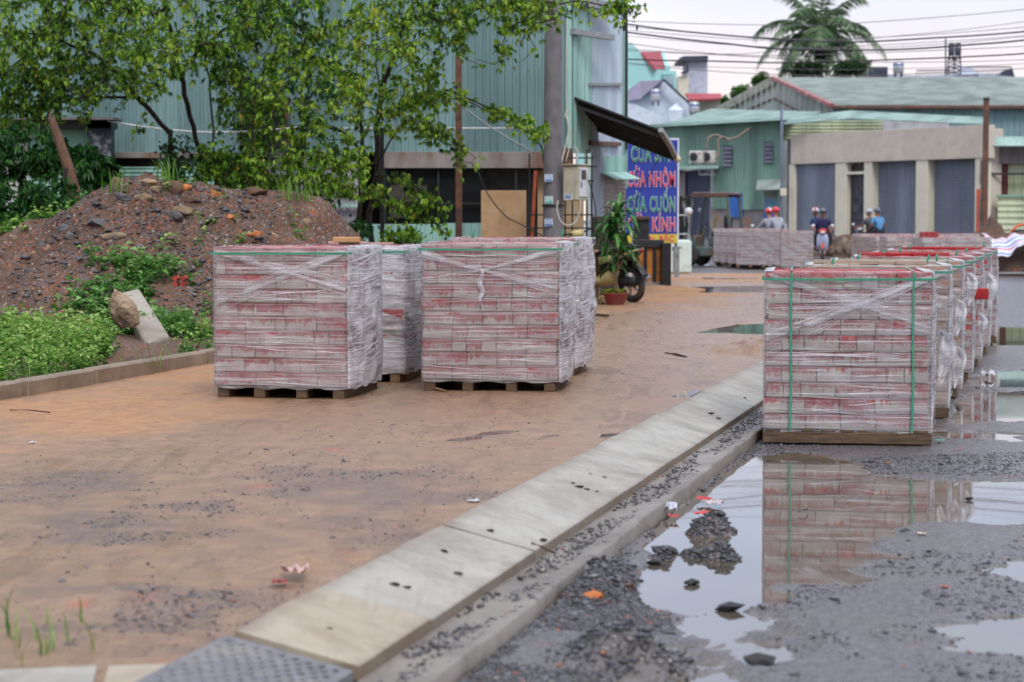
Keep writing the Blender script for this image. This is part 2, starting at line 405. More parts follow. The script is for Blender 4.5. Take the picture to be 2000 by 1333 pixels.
def m_brick(name, face=(176, 172, 166), stain=(160, 44, 52), amount=0.0, H=.095, z0=.085, top=(164, 50, 56)):
    """grey concrete pavers with a red wearing course that has run down their sides"""
    t = NT(name); v = t.coord(); r = t.attr('rnd')
    sp = t.n('SeparateXYZ'); t.l(v, sp.inputs[0])
    f = t.math('FRACT', t.math('DIVIDE', t.math('SUBTRACT', sp.outputs[2], z0+.001), H))
    layer = t.math('FLOOR', t.math('DIVIDE', t.math('SUBTRACT', sp.outputs[2], z0+.001), H))
    drip = t.noise(t.coord((1, 1, .12)), 42, 4, .7); blot = t.noise(v, 9, 5, .7, .5)
    thr = t.math('ADD', t.math('MULTIPLY', t.math('SUBTRACT', drip, .5), 1.5), t.math('MULTIPLY', t.math('SUBTRACT', r, .5), .5))
    thr = t.math('ADD', thr, t.math('MULTIPLY', t.math('SUBTRACT', blot, .5), 1.1))
    edge = t.math('ADD', t.math('ADD', f, thr), amount)
    mask = t.math('MULTIPLY', t.rng(edge, .80, .98), t.rng(t.noise(v, 30, 4, .7), .25, .6, .35, .85))
    g = t.mix(t.rng(t.noise(v, 7, 6, .75), .3, .7), lin(face), lin(tuple(x*.82 for x in face)))
    g = t.mix(t.rng(r, 0, 1, 0, .3), g, lin((142, 138, 134)))
    g = t.mix(t.rng(t.noise(v, 55, 4, .8), .6, .72, 0, .6), g, lin((96, 90, 86)))
    g = t.mix(t.rng(t.noise(v, 5, 5, .7), .35, .7, 0, .22), g, lin((180, 104, 112))); col = t.mix(mask, g, lin(stain))
    nrm = t.n('NewGeometry'); sn = t.n('SeparateXYZ'); t.l(nrm.outputs['True Normal'], sn.inputs[0])
    col = t.mix(t.rng(sn.outputs[2], .6, .9), col, t.mix(t.rng(blot, .35, .65), lin(top), lin(tuple(x*.8 for x in top))))
    h = t.noise(v, 70, 5, .75)
    return t.done(t.pr(col, .75, t.bump(h, .6, .003), spec=.2))
def m_film(name, veil, streak, bumpst=.35, tilt=.05, white=(232, 232, 238), fold=(3.0, 3.0, 1.4)):
    """stretch wrap: clear plastic with drawn whitish threads"""
    t = NT(name)
    a1 = t.noise(t.coord((1.3, 1.3, 70), (0, tilt, 0)), 1.9, 4, .55, .15)
    a2 = t.noise(t.coord((1.0, 1.0, 44), (0, -tilt*1.6, .3)), 1.7, 4, .6, .3)
    a3 = t.noise(t.coord((.8, .8, 30), (0, tilt*4.2, 0)), 1.5, 3, .5, .3)
    big = t.noise(t.coord((1.1, 1.1, 2.0)), 2.1, 5, .65, .8)
    s1 = t.rng(a1, .53, .64); s2 = t.rng(a2, .55, .66); s3 = t.rng(a3, .57, .68)
    lines = t.math('MAXIMUM', t.math('MAXIMUM', s1, s2), t.math('MULTIPLY', s3, .9))
    sheet_ = t.rng(t.noise(t.coord((.9, .9, 2.6), (0, .5, 0)), 2.6, 3, .5, .6), .5, .56, 0, veil*.9)
    al = t.math('ADD', t.math('ADD', t.rng(big, .36, .68, veil*.25, veil*2.2), sheet_), t.math('MULTIPLY', lines, t.rng(big, .3, .65, streak*.45, streak)), clamp=True)
    drops = t.voro(t.coord(), 60); dm = t.rng(drops, .05, .13, .45, 0)
    al = t.math('ADD', al, t.math('MULTIPLY', dm, t.rng(t.noise(t.coord(), 5, 2), .5, .6)), clamp=True)
    h = t.math('ADD', t.math('MULTIPLY', lines, .5), t.noise(t.coord(fold, (0, tilt*5, 0)), 4.5, 5, .6, 1.6))
    nb = t.bump(h, bumpst, .02)
    p = t.pr(lin(white), .22, nb, spec=.6)
    tr = t.n('BsdfTransparent'); mxs = t.n('MixShader'); t.l(al, mxs.inputs[0]); t.l(tr.outputs[0], mxs.inputs[1])
    tl = t.n('BsdfTranslucent'); tl.inputs[0].default_value = lin(white); mm = t.n('MixShader'); mm.inputs[0].default_value = .3
    t.l(p, mm.inputs[1]); t.l(tl.outputs[0], mm.inputs[2]); t.l(mm.outputs[0], mxs.inputs[2])
    gl = t.n('BsdfGlossy'); gl.inputs['Roughness'].default_value = .12; t.l(nb, gl.inputs['Normal'])
    fr = t.n('Fresnel'); fr.inputs[0].default_value = 1.4; t.l(nb, fr.inputs[1])
    m2 = t.n('MixShader'); t.l(t.math('MULTIPLY', fr.outputs[0], .55), m2.inputs[0]); t.l(mxs.outputs[0], m2.inputs[1]); t.l(gl.outputs[0], m2.inputs[2])
    return t.done(m2.outputs[0])
def m_leaf(name, stops, rough=.42, tl=.35):
    t = NT(name); r = t.attr('rnd'); n = t.n('ValToRGB'); t.l(r, n.inputs[0]); e = n.color_ramp.elements
    e[0].position = 0; e[0].color = lin(stops[0]); e[1].position = 1; e[1].color = lin(stops[-1])
    for i, c in enumerate(stops[1:-1]):
        k = e.new((i+1)/(len(stops)-1)); k.color = lin(c)
    p = t.pr(n.outputs[0], rough, spec=.35)
    b = t.n('BsdfTranslucent'); t.l(n.outputs[0], b.inputs[0]); m = t.n('MixShader'); m.inputs[0].default_value = tl
    t.l(p, m.inputs[1]); t.l(b.outputs[0], m.inputs[2]); return t.done(m.outputs[0])
def m_sheet(name, a, b, stain=(120, 92, 74), amt=.5, rough=.45, hor=False):
    """painted corrugated steel: panels slightly different in tone, streaked with dirt running down"""
    t = NT(name); v = t.coord(kind='Object'); r = t.attr('rnd')
    st = t.noise(t.coord((5, 5, .35)), 2.2, 5, .65); n = t.noise(v, .35, 3, .5)
    col = t.mix(t.rng(n, .35, .65), lin(a), lin(b))
    pnl = t.noise(t.coord((1.05, 1.05, .02)), 1.1, 0, 0)
    col = t.mix(t.rng(pnl, .4, .62, 0, .8), col, lin(tuple(min(255, x*1.13) for x in a)))
    col = t.mix(t.rng(st, .5, .72, 0, .55), col, lin(tuple(x*.72 for x in b)))
    col = t.mix(t.rng(t.noise(v, 1.6, 7, .78), .62, .74, 0, amt), col, lin(stain))
    return t.done(t.pr(col, t.rng(st, .3, .7, rough, rough+.2), t.bump(t.noise(v, 20, 3), .08, .004), spec=.4))
MS = m_stone(); SAND = m_sand(); ROAD = m_road(); SOIL = m_soil(); CONC = m_conc(); WATER = m_water()
BARK = pm('bark', (58, 48, 40), (38, 32, 28), 14, .85, .8, .012, stretch=(3, 3, .6))
WOOD = pm('pallet_wood', (104, 80, 56), (72, 56, 40), 9, .75, .5, .004, stretch=(1, 8, 8), dirt=(50, 40, 32))
WOODL = pm('pale_pallet_wood', (150, 116, 80), (112, 86, 60), 9, .75, .5, .004, stretch=(8, 1, 8), dirt=(78, 60, 46))
STRAP = pm('green_strap', (58, 150, 118), (44, 128, 100), 20, .35, .1, .001)
BLACK = pm('black_plastic', (26, 26, 28), (18, 18, 20), 12, .35, .1)
RUST = pm('rusty_steel', (104, 72, 56), (70, 54, 48), 12, .7, .5, .004, dirt=(136, 84, 50))
GALV = pm('galvanised_steel', (150, 154, 158), (126, 130, 134), 12, .45, .2, metal=.3)
DARK = pm('dark_paint', (40, 42, 44), (28, 30, 32), 9, .5, .2)

# ------------------------------------------------------------------ ground
SK, KB = .2555, -2.29                     # kerb line: X = KB + SK*Y
def off_of(X, Y): return X-KB-SK*Y
def wp(pts, z): return [tuple(G(x, y, z)[:2]) for x, y in pts]
RZ = -.17; WZ = -.182
PUD = [wp(p, WZ) for p in (
 [(1330, 985), (1400, 925), (1480, 897), (1560, 885), (1640, 900), (1690, 930), (1790, 941), (1900, 940), (2150, 945), (2150, 1012), (1980, 1022), (1860, 1024), (1735, 1036), (1700, 1055), (1745, 1078), (1830, 1088), (1760, 1098), (1660, 1104), (1590, 1128), (1530, 1145), (1545, 1190), (1480, 1212), (1330, 1205), (1235, 1172), (1235, 1110), (1290, 1050)],
 [(1340, 1215), (1500, 1200), (1580, 1225), (1610, 1275), (1520, 1315), (1430, 1345), (1240, 1400), (1240, 1300), (1310, 1250)],
 [(1850, 1245), (1900, 1222), (2000, 1210), (2150, 1200), (2150, 1290), (1960, 1278)],
 [(1930, 1105), (2000, 1097), (2150, 1095), (2150, 1150), (1990, 1130)],
 [(1800, 852), (1900, 845), (1990, 850), (1975, 862), (1880, 862)],
 [(1850, 800), (1900, 772), (2000, 762), (2150, 765), (2150, 818), (1950, 826), (1870, 826)],
 [(1915, 645), (1950, 640), (2150, 640), (2150, 674), (1930, 678)],
 [(1890, 738), (1960, 726), (2150, 728), (2150, 750), (1900, 756)],
 [(1560, 1125), (1640, 1118), (1700, 1122), (1640, 1140), (1570, 1142)])]
LUMPS = [(1395, 1022, .085, .085), (1365, 1032, .05, .06), (1300, 1078, .04, .05), (1345, 1072, .05, .055), (1385, 1075, .05, .052), (1420, 1078, .05, .058), (1185, 1120, .13, .06), (1160, 1160, .10, .05),
         (1210, 1150, .08, .04), (1175, 1275, .10, .07), (1280, 1285, .09, .075), (1205, 1300, .08, .05), (1565, 1165, .05, .02), (1480, 1182, .1, .03), (1480, 960, .06, .02), (1700, 1065, .10, .02),
         (1480, 1235, .10, .034), (1350, 1250, .12, .036), (1420, 1290, .14, .036), (1270, 1325, .12, .05), (1550, 1215, .12, .032), (1600, 1260, .12, .034)]
def road_z(X, Y, O):
    s = 1e9*np.ones_like(X); wx = fbm(X*2.3, Y*2.3, 6, 5, .62)*.6; wy = fbm(X*2.3+50, Y*2.3, 6, 9, .62)*.6
    near = (Y < 34)
    Xs, Ys = X+wx*.5, Y+wy*1.1
    for p in PUD:
        s = np.minimum(s, np.where(near, polysd(p, Xs, Ys), 9))
    z = RZ+fbm(X*1.1, Y*.8, 4, 21)*.020+fbm(X*9, Y*9, 3, 3)*.007+fbm(X*15, Y*15, 2, 8)*.007*(Y < 16)
    z = np.maximum(z, RZ-.0085)*1.0
    z = z-sstep(.09, -.10, s)*.046
    for (px, py, r, h) in LUMPS:
        c = G(px, py, RZ+h*.3); d = np.hypot(X-c.x, (Y-c.y)*.62)
        z = z+h*np.exp(-(d/r)**2)*(1+fbm(X*22, Y*22, 4, 13)*1.7)
    # rise at the gutter edge, spilled gravel
    z = z+.020*np.exp(-(O/.09)**2)*(1+2.0*fbm(X*8, Y*8, 4, 31))*sstep(0, .03, O)
    z = z+sstep(70, 79, Y)*.6
    return z
def road_attr(X, Y, O):
    z = road_z(X, Y, O); wet = np.exp(-(np.clip(z-WZ, 0, 1)/.006)**2)*(Y < 34)
    return np.maximum(np.clip(.42+fbm(X*.9, Y*.45, 5, 41)*2.2, 0, .8)*sstep(-.02, .35, O), wet)
OFF0 = .592
A = np.concatenate([np.arange(0, 4.2, .02), 4.2+np.cumsum(.03*1.12**np.arange(48))])+OFF0
B = np.concatenate([np.arange(4.6, 15, .02), np.arange(15, 30, .06), np.arange(30, 52, .4)])
grid('road', A, B, road_z, ROAD, SK, KB, attr=road_attr)
B2 = np.concatenate([np.arange(51.8, 82, .5), np.arange(82, 300, 6)])
A2 = np.arange(-60, 130, .8)
grid('far_road', A2, B2, lambda X, Y, O: road_z(X, Y, O)*1.0-.004*(Y < 52.2), ROAD, 0, 0, attr=road_attr)
# sand of the unpaved footway
SP = [wp(p, -.008) for p in (
 [(868, 858), (905, 852), (930, 845), (985, 838), (1025, 842), (1000, 850), (950, 855), (905, 864)],
 [(1035, 856), (1060, 851), (1100, 854), (1060, 860)],
 [(1135, 862), (1150, 852), (1210, 846), (1225, 850), (1190, 860)],
 [(1320, 772), (1350, 764), (1410, 760), (1390, 770), (1350, 774)],
 [(1360, 650), (1400, 640), (1440, 633), (1500, 630), (1620, 630), (1620, 655), (1490, 654), (1430, 652)],
 [(1300, 568), (1340, 560), (1480, 558), (1560, 560), (1560, 572), (1400, 572)],
 [(1330, 540), (1400, 537), (1490, 538), (1480, 545), (1380, 546)],
 [(600, 1130), (650, 1108), (690, 1104), (670, 1125)], [(640, 1115), (700, 1095), (690, 1118)])]
NOT = wp([(1395, 697), (1440, 684), (1480, 676), (1600, 672), (1600, 716), (1490, 712), (1478, 700), (1440, 699)], -.03)
def sand_z(X, Y, O):
    wx = fbm(X*2.5, Y*2.5, 5, 65)*.4; s = 1e9*np.ones_like(X)
    for p in SP: s = np.minimum(s, polysd(p, X+wx*.5, Y+wx*1.3))
    z = .002+fbm(X*.7, Y*.5, 5, 71)*.020+fbm(X*4, Y*3, 3, 77)*.009*(Y < 24)
    z = np.maximum(z, -.0055)-sstep(.06, -.1, s)*.018
    z = z+sstep(.10, -.10, polysd(NOT, X+wx*.3, Y+wx))*.055*(1+2.2*fbm(X*9, Y*9, 4, 88))
    # shallow wheel ruts sweeping across
    for (cx, cy_, r) in ((-2.6, 17.3, 6.2), (-2.6, 17.3, 6.55), (-3.4, 16.4, 7.2), (-3.4, 16.4, 7.5)):
        z = z-.006*np.exp(-((np.hypot(X-cx, Y-cy_)-r)/.06)**2)
    for (px, py, r, h) in ((590, 1115, .12, .035), (610, 1120, .1, .03), (640, 1103, .06, .02), (480, 1100, .06, .015), (330, 1170, .25, .02), (220, 1180, .2, .02), (1380, 690, .25, .02)):
        c = G(px, py); z = z+h*np.exp(-(np.hypot(X-c.x, Y-c.y)/r)**2)*(1+1.5*fbm(X*15, Y*15, 4, 5))
    z = z-sstep(44, 51.5, Y)*.174
    return z
def linedist(pts, X, Y):
    w_ = wp(pts, 0); d = np.full(X.shape, 1e9)
    for (ax, ay), (bx, by) in zip(w_[:-1], w_[1:]):
        ex, ey = bx-ax, by-ay; t = np.clip(((X-ax)*ex+(Y-ay)*ey)/(ex*ex+ey*ey), 0, 1); d = np.minimum(d, np.hypot(X-ax-t*ex, (Y-ay-t*ey)*.5))
    return d
TRK = [[(150, 925), (185, 985), (300, 1010)], [(185, 970), (240, 925), (380, 888), (600, 850), (850, 815), (1150, 775)], [(345, 985), (300, 935), (400, 900), (650, 862), (900, 822), (1200, 768)], [(600, 800), (800, 770), (1250, 700)], [(1120, 690), (1240, 610)]]
def sand_attr(X, Y, O):
    tr = 0
    for p in TRK: tr = tr+np.exp(-(linedist(p, X+fbm(X*3, Y*3, 3, 2)*.15, Y)/.045)**2)
    return np.clip(.55*tr+sstep(-3.6, -.6, O)+fbm(X*.5, Y*.3, 4, 90)*1.2+sstep(14, 22, Y)*.25, 0, 1)
A = np.concatenate([np.arange(-4.58, .03, .025)]); B = np.concatenate([np.arange(4.6, 14, .022), np.arange(14, 24, .05), np.arange(24, 36, .12)])
GRIT = [([(370, 955), (590, 915), (870, 925), (860, 958), (560, 970)], 1900), ([(-30, 1008), (200, 985), (500, 1012), (480, 1045), (200, 1050), (-30, 1022)], 2600),
        ([(50, 1190), (260, 1140), (580, 1150), (430, 1235), (90, 1225)], 3000), ([(640, 948), (860, 935), (1010, 955), (830, 990), (650, 992)], 700), ([(300, 1260), (500, 1225), (430, 1290), (330, 1320)], 1200), ([(20, 935), (180, 920), (330, 965), (120, 975)], 500),
        ([(560, 1020), (800, 1000), (820, 1030), (600, 1060)], 400)]
spath = grid('sand_path', A, B, sand_z, SAND, SK, KB, attr=sand_attr)
vv = np.zeros(len(spath.data.vertices)*3); spath.data.vertices.foreach_get('co', vv); vv = vv.reshape(-1, 3); gr_ = np.zeros(len(vv))
gx, gy = vv[:, 0]+fbm(vv[:, 0]*2.2, vv[:, 1]*2.2, 5, 61, .62)*.9, vv[:, 1]+fbm(vv[:, 0]*2.2+9, vv[:, 1]*2.2, 5, 66, .62)*1.6
for p, _n in GRIT: gr_ = np.maximum(gr_, sstep(.12, -.22, polysd(wp(p, 0), gx, gy)))
ga = spath.data.attributes.new('grit', 'FLOAT', 'POINT'); ga.data.foreach_set('value', gr_.astype(np.float32))
A = np.concatenate([np.arange(-16, -4.5, .25), np.arange(-4.5, .6, .1)]); B = np.concatenate([np.arange(35.95, 52.2, .12)])
tag(grid('sand_yard', A, B, sand_z, SAND, SK, KB, attr=sand_attr))
# left verge, soil under the weeds and trees
def verge_z(X, Y, O):
    return .055+fbm(X*1.2, Y*1.2, 5, 101)*.09*sstep(-4.8, -5.4, O)+sstep(-4.9, -6.5, O)*.12*sstep(30, 24, Y)
A = np.concatenate([np.arange(-9.5, -4.6, .05)]); B = np.concatenate([np.arange(4.0, 10, .15), np.arange(10.0, 36, .08)])
grid('soil_verge', A, B, verge_z, SOIL, SK, KB)
A = np.arange(-40, -9.3, .4); B = np.arange(4, 52.2, .4)
grid('rear_soil', A, B, lambda X, Y, O: verge_z(X, Y, O)-.01, SOIL, SK, KB)
base = MB(); base.quad((-900, -200, -.45), (900, -200, -.45), (900, 2200, -.45), (-900, 2200, -.45))
base.build('ground', pm('far_ground', (96, 92, 88), (80, 78, 74), .5, .9))['kind'] = 'structure'
# water
def sheet(name, x0, x1, y0, y1, z):
    m = MB(); m.quad((x0, y0, z), (x1, y0, z), (x1, y1, z), (x0, y1, z)); o = m.build(name, WATER); o['kind'] = 'structure'; return o
mW = MB(); f = lambda o, y: (KB+o+SK*y, y, WZ)
mW.quad(f(OFF0+.02, 4.7), f(9, 4.7), f(9, 36), f(OFF0+.02, 36)); mW.build('road_puddle_water', WATER)['kind'] = 'structure'
mW = MB(); f = lambda o, y: (KB+o+SK*y, y, -.0085)
mW.quad(f(-4.5, 4.7), f(-.05, 4.7), f(-.05, 42), f(-4.5, 42)); mW.build('sand_puddle_water', WATER)['kind'] = 'structure'

# ------------------------------------------------------------------ kerb and gutter
def kerb_strip(y0, y1, mat, name, parent, dz=0, seed=0, jag=.018):
    ys = np.arange(y0, y1+.001, .05 if y1 < 26 else .25); prof = [(-.03, -.12), (0, .012), (.012, .017), (.12, -.012), (.25, -.05), (.362, -.082), (.37, -.086), (.37, -.125)]
    V = []
    for j, (o_, z_) in enumerate(prof):
        w_ = fbm(ys*3.1+seed, ys*0+j*.2, 4, 55)*jag*(2.4 if j < 3 else .25)
        zz = z_+dz+fbm(ys*1.7+seed, ys*0+7, 3, 12)*.006
        V.append(np.stack([KB+SK*ys+o_+w_, ys, zz], -1))
    V = np.stack(V, 1).reshape(-1, 3); k = len(prof); n = len(ys)
    i = np.arange(n-1)[:, None]*k+np.arange(k-1)[None, :]
    F = [tuple(f) for f in np.stack([i, i+1, i+k+1, i+k], -1).reshape(-1, 4)[:, ::1]]
    F += [tuple(range(k))[::-1], tuple((n-1)*k+j for j in range(k))]
    o = np_mesh(name, V, F, mat, parent); at_ = o.data.attributes.new('edge', 'FLOAT', 'POINT'); at_.data.foreach_set('value', np.tile(np.array([1, .95, .8, .25, .1, .6, .9, 1.0], dtype=np.float32), n)); return o
CT = m_conc('tan_kerb_concrete', (170, 158, 138), (154, 142, 122), (134, 114, 92))
kr = thing('concrete_kerb', 'long pale concrete kerb sloping down to the gutter beside the wet road', 'kerb', (KB+SK*8, 8, 0))
kerb_strip(5.80, 6.50, CT, 'kerb_slab', kr, .006, 3)['label'] = 'tan stained kerb slab'
kerb_strip(6.505, 7.86, CONC, 'kerb_slab', kr, 0, 5); kerb_strip(7.872, 26, CONC, 'kerb_slab', kr, .002, 11); kerb_strip(26.01, 46, CONC, 'kerb_slab', kr, 0, 21)
gt = thing('concrete_gutter', 'wet grey concrete gutter strewn with gravel below the sloping kerb', 'gutter', (KB+SK*8+.5, 8, -.17))
GC = m_conc('gutter_concrete', (132, 124, 114), (104, 98, 92), (78, 70, 64))
ys = np.concatenate([np.arange(4.6, 26, .06), np.arange(26, 46, .5)]); V = []
for j, (o_, z_) in enumerate(((.372, -.118), (.43, -.124), (.5, -.12), (.575, -.113), (.59, -.118), (.588, -.21))):
    V.append(np.stack([KB+SK*ys+o_+fbm(ys*4, ys*0+j*.1, 5, 8, .65)*(.035 if j > 2 else 0), ys, z_+fbm(ys*2, ys*0+j, 3, 9)*.006], -1))
V = np.stack(V, 1).reshape(-1, 3); k = 6; i = np.arange(len(ys)-1)[:, None]*k+np.arange(k-1)[None, :]
np_mesh('gutter_bed', V, np.stack([i, i+1, i+k+1, i+k], -1).reshape(-1, 4), GC, gt)
# drain cover of cast iron in the near end of the kerb
dc = thing('drain_cover', 'grey cast drain cover with raised studs at the near end of the kerb', 'drain cover', (KB+SK*5.2, 5.2, 0))
kerb_strip(4.6, 5.79, pm('cast_iron_cover', (116, 116, 120), (92, 92, 98), 30, .4, .5, .004, dirt=(150, 140, 124)), 'cover_plate', dc, .004, 9, .004)
m = MB(); sl = math.atan2(-.1, .37)
for iy_, yy in enumerate(np.arange(4.72, 5.74, .038)):
    for oo in np.arange(.03+(.019 if iy_ % 2 else 0), .35, .038):
        if 5.0 < yy < 5.25 and .12 < oo < .25: continue
        m.box((KB+SK*yy+oo, yy, .025-oo*.275), (.02, .024, .006), ch=.0028)
m.build('raised_studs', MATS['cast_iron_cover'], dc)
m = MB(); m.box((KB+SK*5.12+.19, 5.12, -.026), (.1, .04, .02), ch=.004); m.build('lifting_slot', BLACK, dc)
sl_ = thing('concrete_slab', 'pale concrete slab lying at the near left end of the kerb', 'slab', tuple(G(130, 1320, .0)))
m = MB(); c = [G(-80, 1312, .01), G(190, 1300, .01), G(160, 1420, .01), G(-80, 1420, .01)]
m.slab([c[3], c[2], c[1], c[0]], .05); m.build('slab', CONC, sl_)
m = MB(); c = [G(212, 1300, .005), G(325, 1297, .005), G(300, 1420, .005), G(180, 1420, .005)]
m.slab([c[3], c[2], c[1], c[0]], .05); m.build('edge_strip', CT, sl_)
# left edging of the footway
lk = thing('stone_edging', 'low brownish stone edging between the sand and the weeds', 'edging', (KB-4.6+SK*14, 14, 0))
EDG = m_conc('edging_stone', (150, 132, 112), (124, 108, 92), (100, 84, 70))
m = MB(); y = 4.6; k = 0
while y < 35.5:
    ln = .98; x0 = KB-4.6+SK*(y+ln/2)
    m.box((x0+random.uniform(-.012, .012), y+ln/2, .04+random.uniform(-.008, .008)), (.12, ln*1.03, .15), rz=-math.atan(SK)+random.uniform(-.01, .01), ch=.012); y += 1.03
m.build('edging_stones', EDG, lk)
bpy.data.objects['edging_stones']['label'] = 'row of butted edging stones'

# ------------------------------------------------------------------ loose gravel (nobody could count it)
def stones(name, X, Y, Z, S, rnd=None, mat=None, sink=.3, sub=1, label=None, cat='gravel', zs=.6, parent=None):
    n = len(X); V, F = ico_np(sub); k = len(V)
    jit = 1+.35*(rng.random((n, k, 1))-.5)*2
    sc = S[:, None, None]*np.stack([rng.uniform(.7, 1.4, n), rng.uniform(.7, 1.4, n), rng.uniform(.6, 1.1, n)*zs], -1)[:, None, :]
    W = V[None]*jit*sc; a = rng.uniform(0, 6.28, n); c_, s_ = np.cos(a)[:, None], np.sin(a)[:, None]
    W = np.stack([W[..., 0]*c_-W[..., 1]*s_, W[..., 0]*s_+W[..., 1]*c_, W[..., 2]], -1)
    W += np.stack([X, Y, Z+S*(1-sink*2)*zs*.5], -1)[:, None, :]
    FF = (F[None]+(np.arange(n)*k)[:, None, None]).reshape(-1, 3)
    r = np.repeat(rng.random(n) if rnd is None else rnd, k)
    o = np_mesh(name, W.reshape(-1, 3), FF, mat or MS, parent, r)
    if label: tag(o, label, cat, None, 'stuff')
    return o
def in_poly(pts, z, n, powr=1.0):
    w_ = np.array(wp(pts, z)); lo, hi = w_.min(0), w_.max(0); X = rng.uniform(lo[0], hi[0], n*4); Y = rng.uniform(lo[1], hi[1], n*4)
    k = polysd([tuple(q) for q in w_], X, Y) < 0; return X[k][:n], Y[k][:n]
def darkish(n): return np.where(rng.random(n) < .86, rng.random(n)*.72, rng.random(n))
X = []; Y = []
n = 20000; yy = 4.7+np.abs(rng.random(n))**1.6*13; oo = OFF0+.02+rng.exponential(.16, n); X.append(KB+oo+SK*yy); Y.append(yy)
for poly, n in (([(700, 1330), (900, 1290), (1150, 1090), (1250, 1130), (1330, 1240), (1250, 1333), (1000, 1400), (700, 1400)], 14000),
                ([(1500, 1160), (1700, 1110), (1850, 1060), (2080, 1040), (2080, 1420), (1400, 1420), (1500, 1300)], 3600), ([(1480, 875), (1640, 895), (2080, 880), (2080, 935), (1700, 925)], 2500), ([(1830, 770), (2080, 690), (2080, 760), (1900, 790)], 800)):
    a, b = in_poly(poly, RZ, n); X.append(a); Y.append(b)
X = np.concatenate(X); Y = np.concatenate(Y); k = fbm(X*2.4, Y*1.6, 4, 17) > -.06+rng.random(len(X))*.1-.05; X, Y = X[k], Y[k]
for (px, py, r, h) in LUMPS[:11]:
    c = G(px, py, RZ+h*.3); nn = int(1500*r/.1); X = np.concatenate([X, c.x+rng.normal(0, r*.62, nn)]); Y = np.concatenate([Y, c.y+rng.normal(0, r*.95, nn)])
O = off_of(X, Y); k = O > .6; X, Y, O = X[k], Y[k], O[k]
Z = road_z(X, Y, O); S = rng.lognormal(-5.5, .5, len(X)); S = np.clip(S, .0015, .02)
stones('loose_gravel', X, Y, Z, S, darkish(len(X)), label='dark crushed gravel scattered over the wet road beside the gutter')
# in the gutter
n = 5600; Y = 4.8+rng.random(n)**1.3*12; O = .38+rng.beta(1.1, 1.3, n)*.2; k = fbm(Y*2, O*8, 3, 4) > -.1; Y, O = Y[k], O[k]; X = KB+O+SK*Y
stones('gutter_gravel', X, Y, np.full(len(X), -.119), np.clip(rng.lognormal(-5.6, .55, len(X)), .002, .016), darkish(len(X)), label='fine dark gravel lying in the concrete gutter')
# on the sand
X = []; Y = []
for p, n in GRIT:
    w_ = np.array(wp(p, 0)); a = rng.uniform(w_[:, 0].min()-.5, w_[:, 0].max()+.5, n*5); b = rng.uniform(w_[:, 1].min()-.8, w_[:, 1].max()+.8, n*5)
    d = polysd(wp(p, 0), a+fbm(a*2.2, b*2.2, 5, 61, .62)*.9, b+fbm(a*2.2+9, b*2.2, 5, 66, .62)*1.6); k = rng.random(len(a)) < sstep(.14, -.25, d)*.8; X.append(a[k][:n]); Y.append(b[k][:n])
for poly, n in (([(0, 900), (1000, 800), (1100, 880), (760, 1060), (300, 1180), (0, 1200)], 1500), ([(1270, 690), (1300, 676), (1460, 672), (1480, 684), (1330, 694)], 350), ([(850, 790), (1480, 560), (1480, 700), (1150, 850)], 500)):
    a, b = in_poly(poly, 0, n); X.append(a); Y.append(b)
X = np.concatenate(X); Y = np.concatenate(Y); O = off_of(X, Y); k = (O < -.03) & (fbm(X*3.5, Y*2.2, 4, 27) > -.12); X, Y, O = X[k], Y[k], O[k]
stones('sand_gravel', X, Y, sand_z(X, Y, O), np.clip(rng.lognormal(-5.85, .5, len(X)), .0015, .011), darkish(len(X)), label='grey grit trodden into the brown sand of the footway')
# crumbs of asphalt on the kerb slope: single pieces
CR = pm('asphalt_crumb', (38, 36, 38), (26, 26, 28), 30, .5, .8, .004)
def on_kerb(px, py):
    q = G(px, py, -.03); o = off_of(q.x, q.y); z = .015-o*.27; q = G(px, py, z); return Vector((q.x, q.y, .018-off_of(q.x, q.y)*.27))
for i, (px, py, s) in enumerate(((1130, 958, .02), (1145, 965, .013), (1165, 972, .011), (1118, 947, .014), (1180, 940, .01), (955, 1040, .018), (868, 1078, .017), (895, 1135, .016), (770, 1145, .02), (795, 1155, .014), (1388, 815, .022), (1403, 828, .018), (1455, 785, .012), (1152, 928, .009), (640, 1235, .014), (1060, 1075, .016))):
    m = MB(); m.ico((0, 0, 0), s*.75, 1, (1.5, .8, .55), .4, seed=i); q = on_kerb(px, py)
    o = np_mesh('asphalt_crumb', np.concatenate(m.V)+np.array(q)+(0, 0, s*.3), m.F, CR)
    tag(o, 'small black crumb of asphalt lying on the sloping kerb', 'asphalt crumb', 'asphalt crumbs on the kerb')
# bigger stones standing in the puddle
for i, (px, py, s, lb) in enumerate(((1297, 1078, .062, 'flat black stone in the puddle under the gutter edge'), (1278, 1100, .03, 'small grey pebble left of the flat black stone'),
        (1352, 1139, .03, 'lone dark pebble in the middle of the sky reflection'), (1425, 1190, .045, 'dark stone at the near rim of the big puddle'), (1575, 1150, .03, 'dark stone beside the muddy spit in the puddle'),
        (1770, 1040, .028, 'black stone on the gravel spit to the right'), (1893, 975, .02, 'tiny stone in the right arm of the big puddle'), (1480, 1293, .05, 'stone half sunk in the near puddle'), (1105, 1230, .03, 'grey stone on the gravel by the gutter'))):
    m = MB(); m.ico((0, 0, 0), s*.8, 1, (1.4, .9, .5), .3, seed=40+i); q = G(px, py, -.175)
    o = np_mesh('puddle_stone', np.concatenate(m.V)+np.array(q)+(0, 0, s*.12), m.F, CR); tag(o, lb, 'stone')
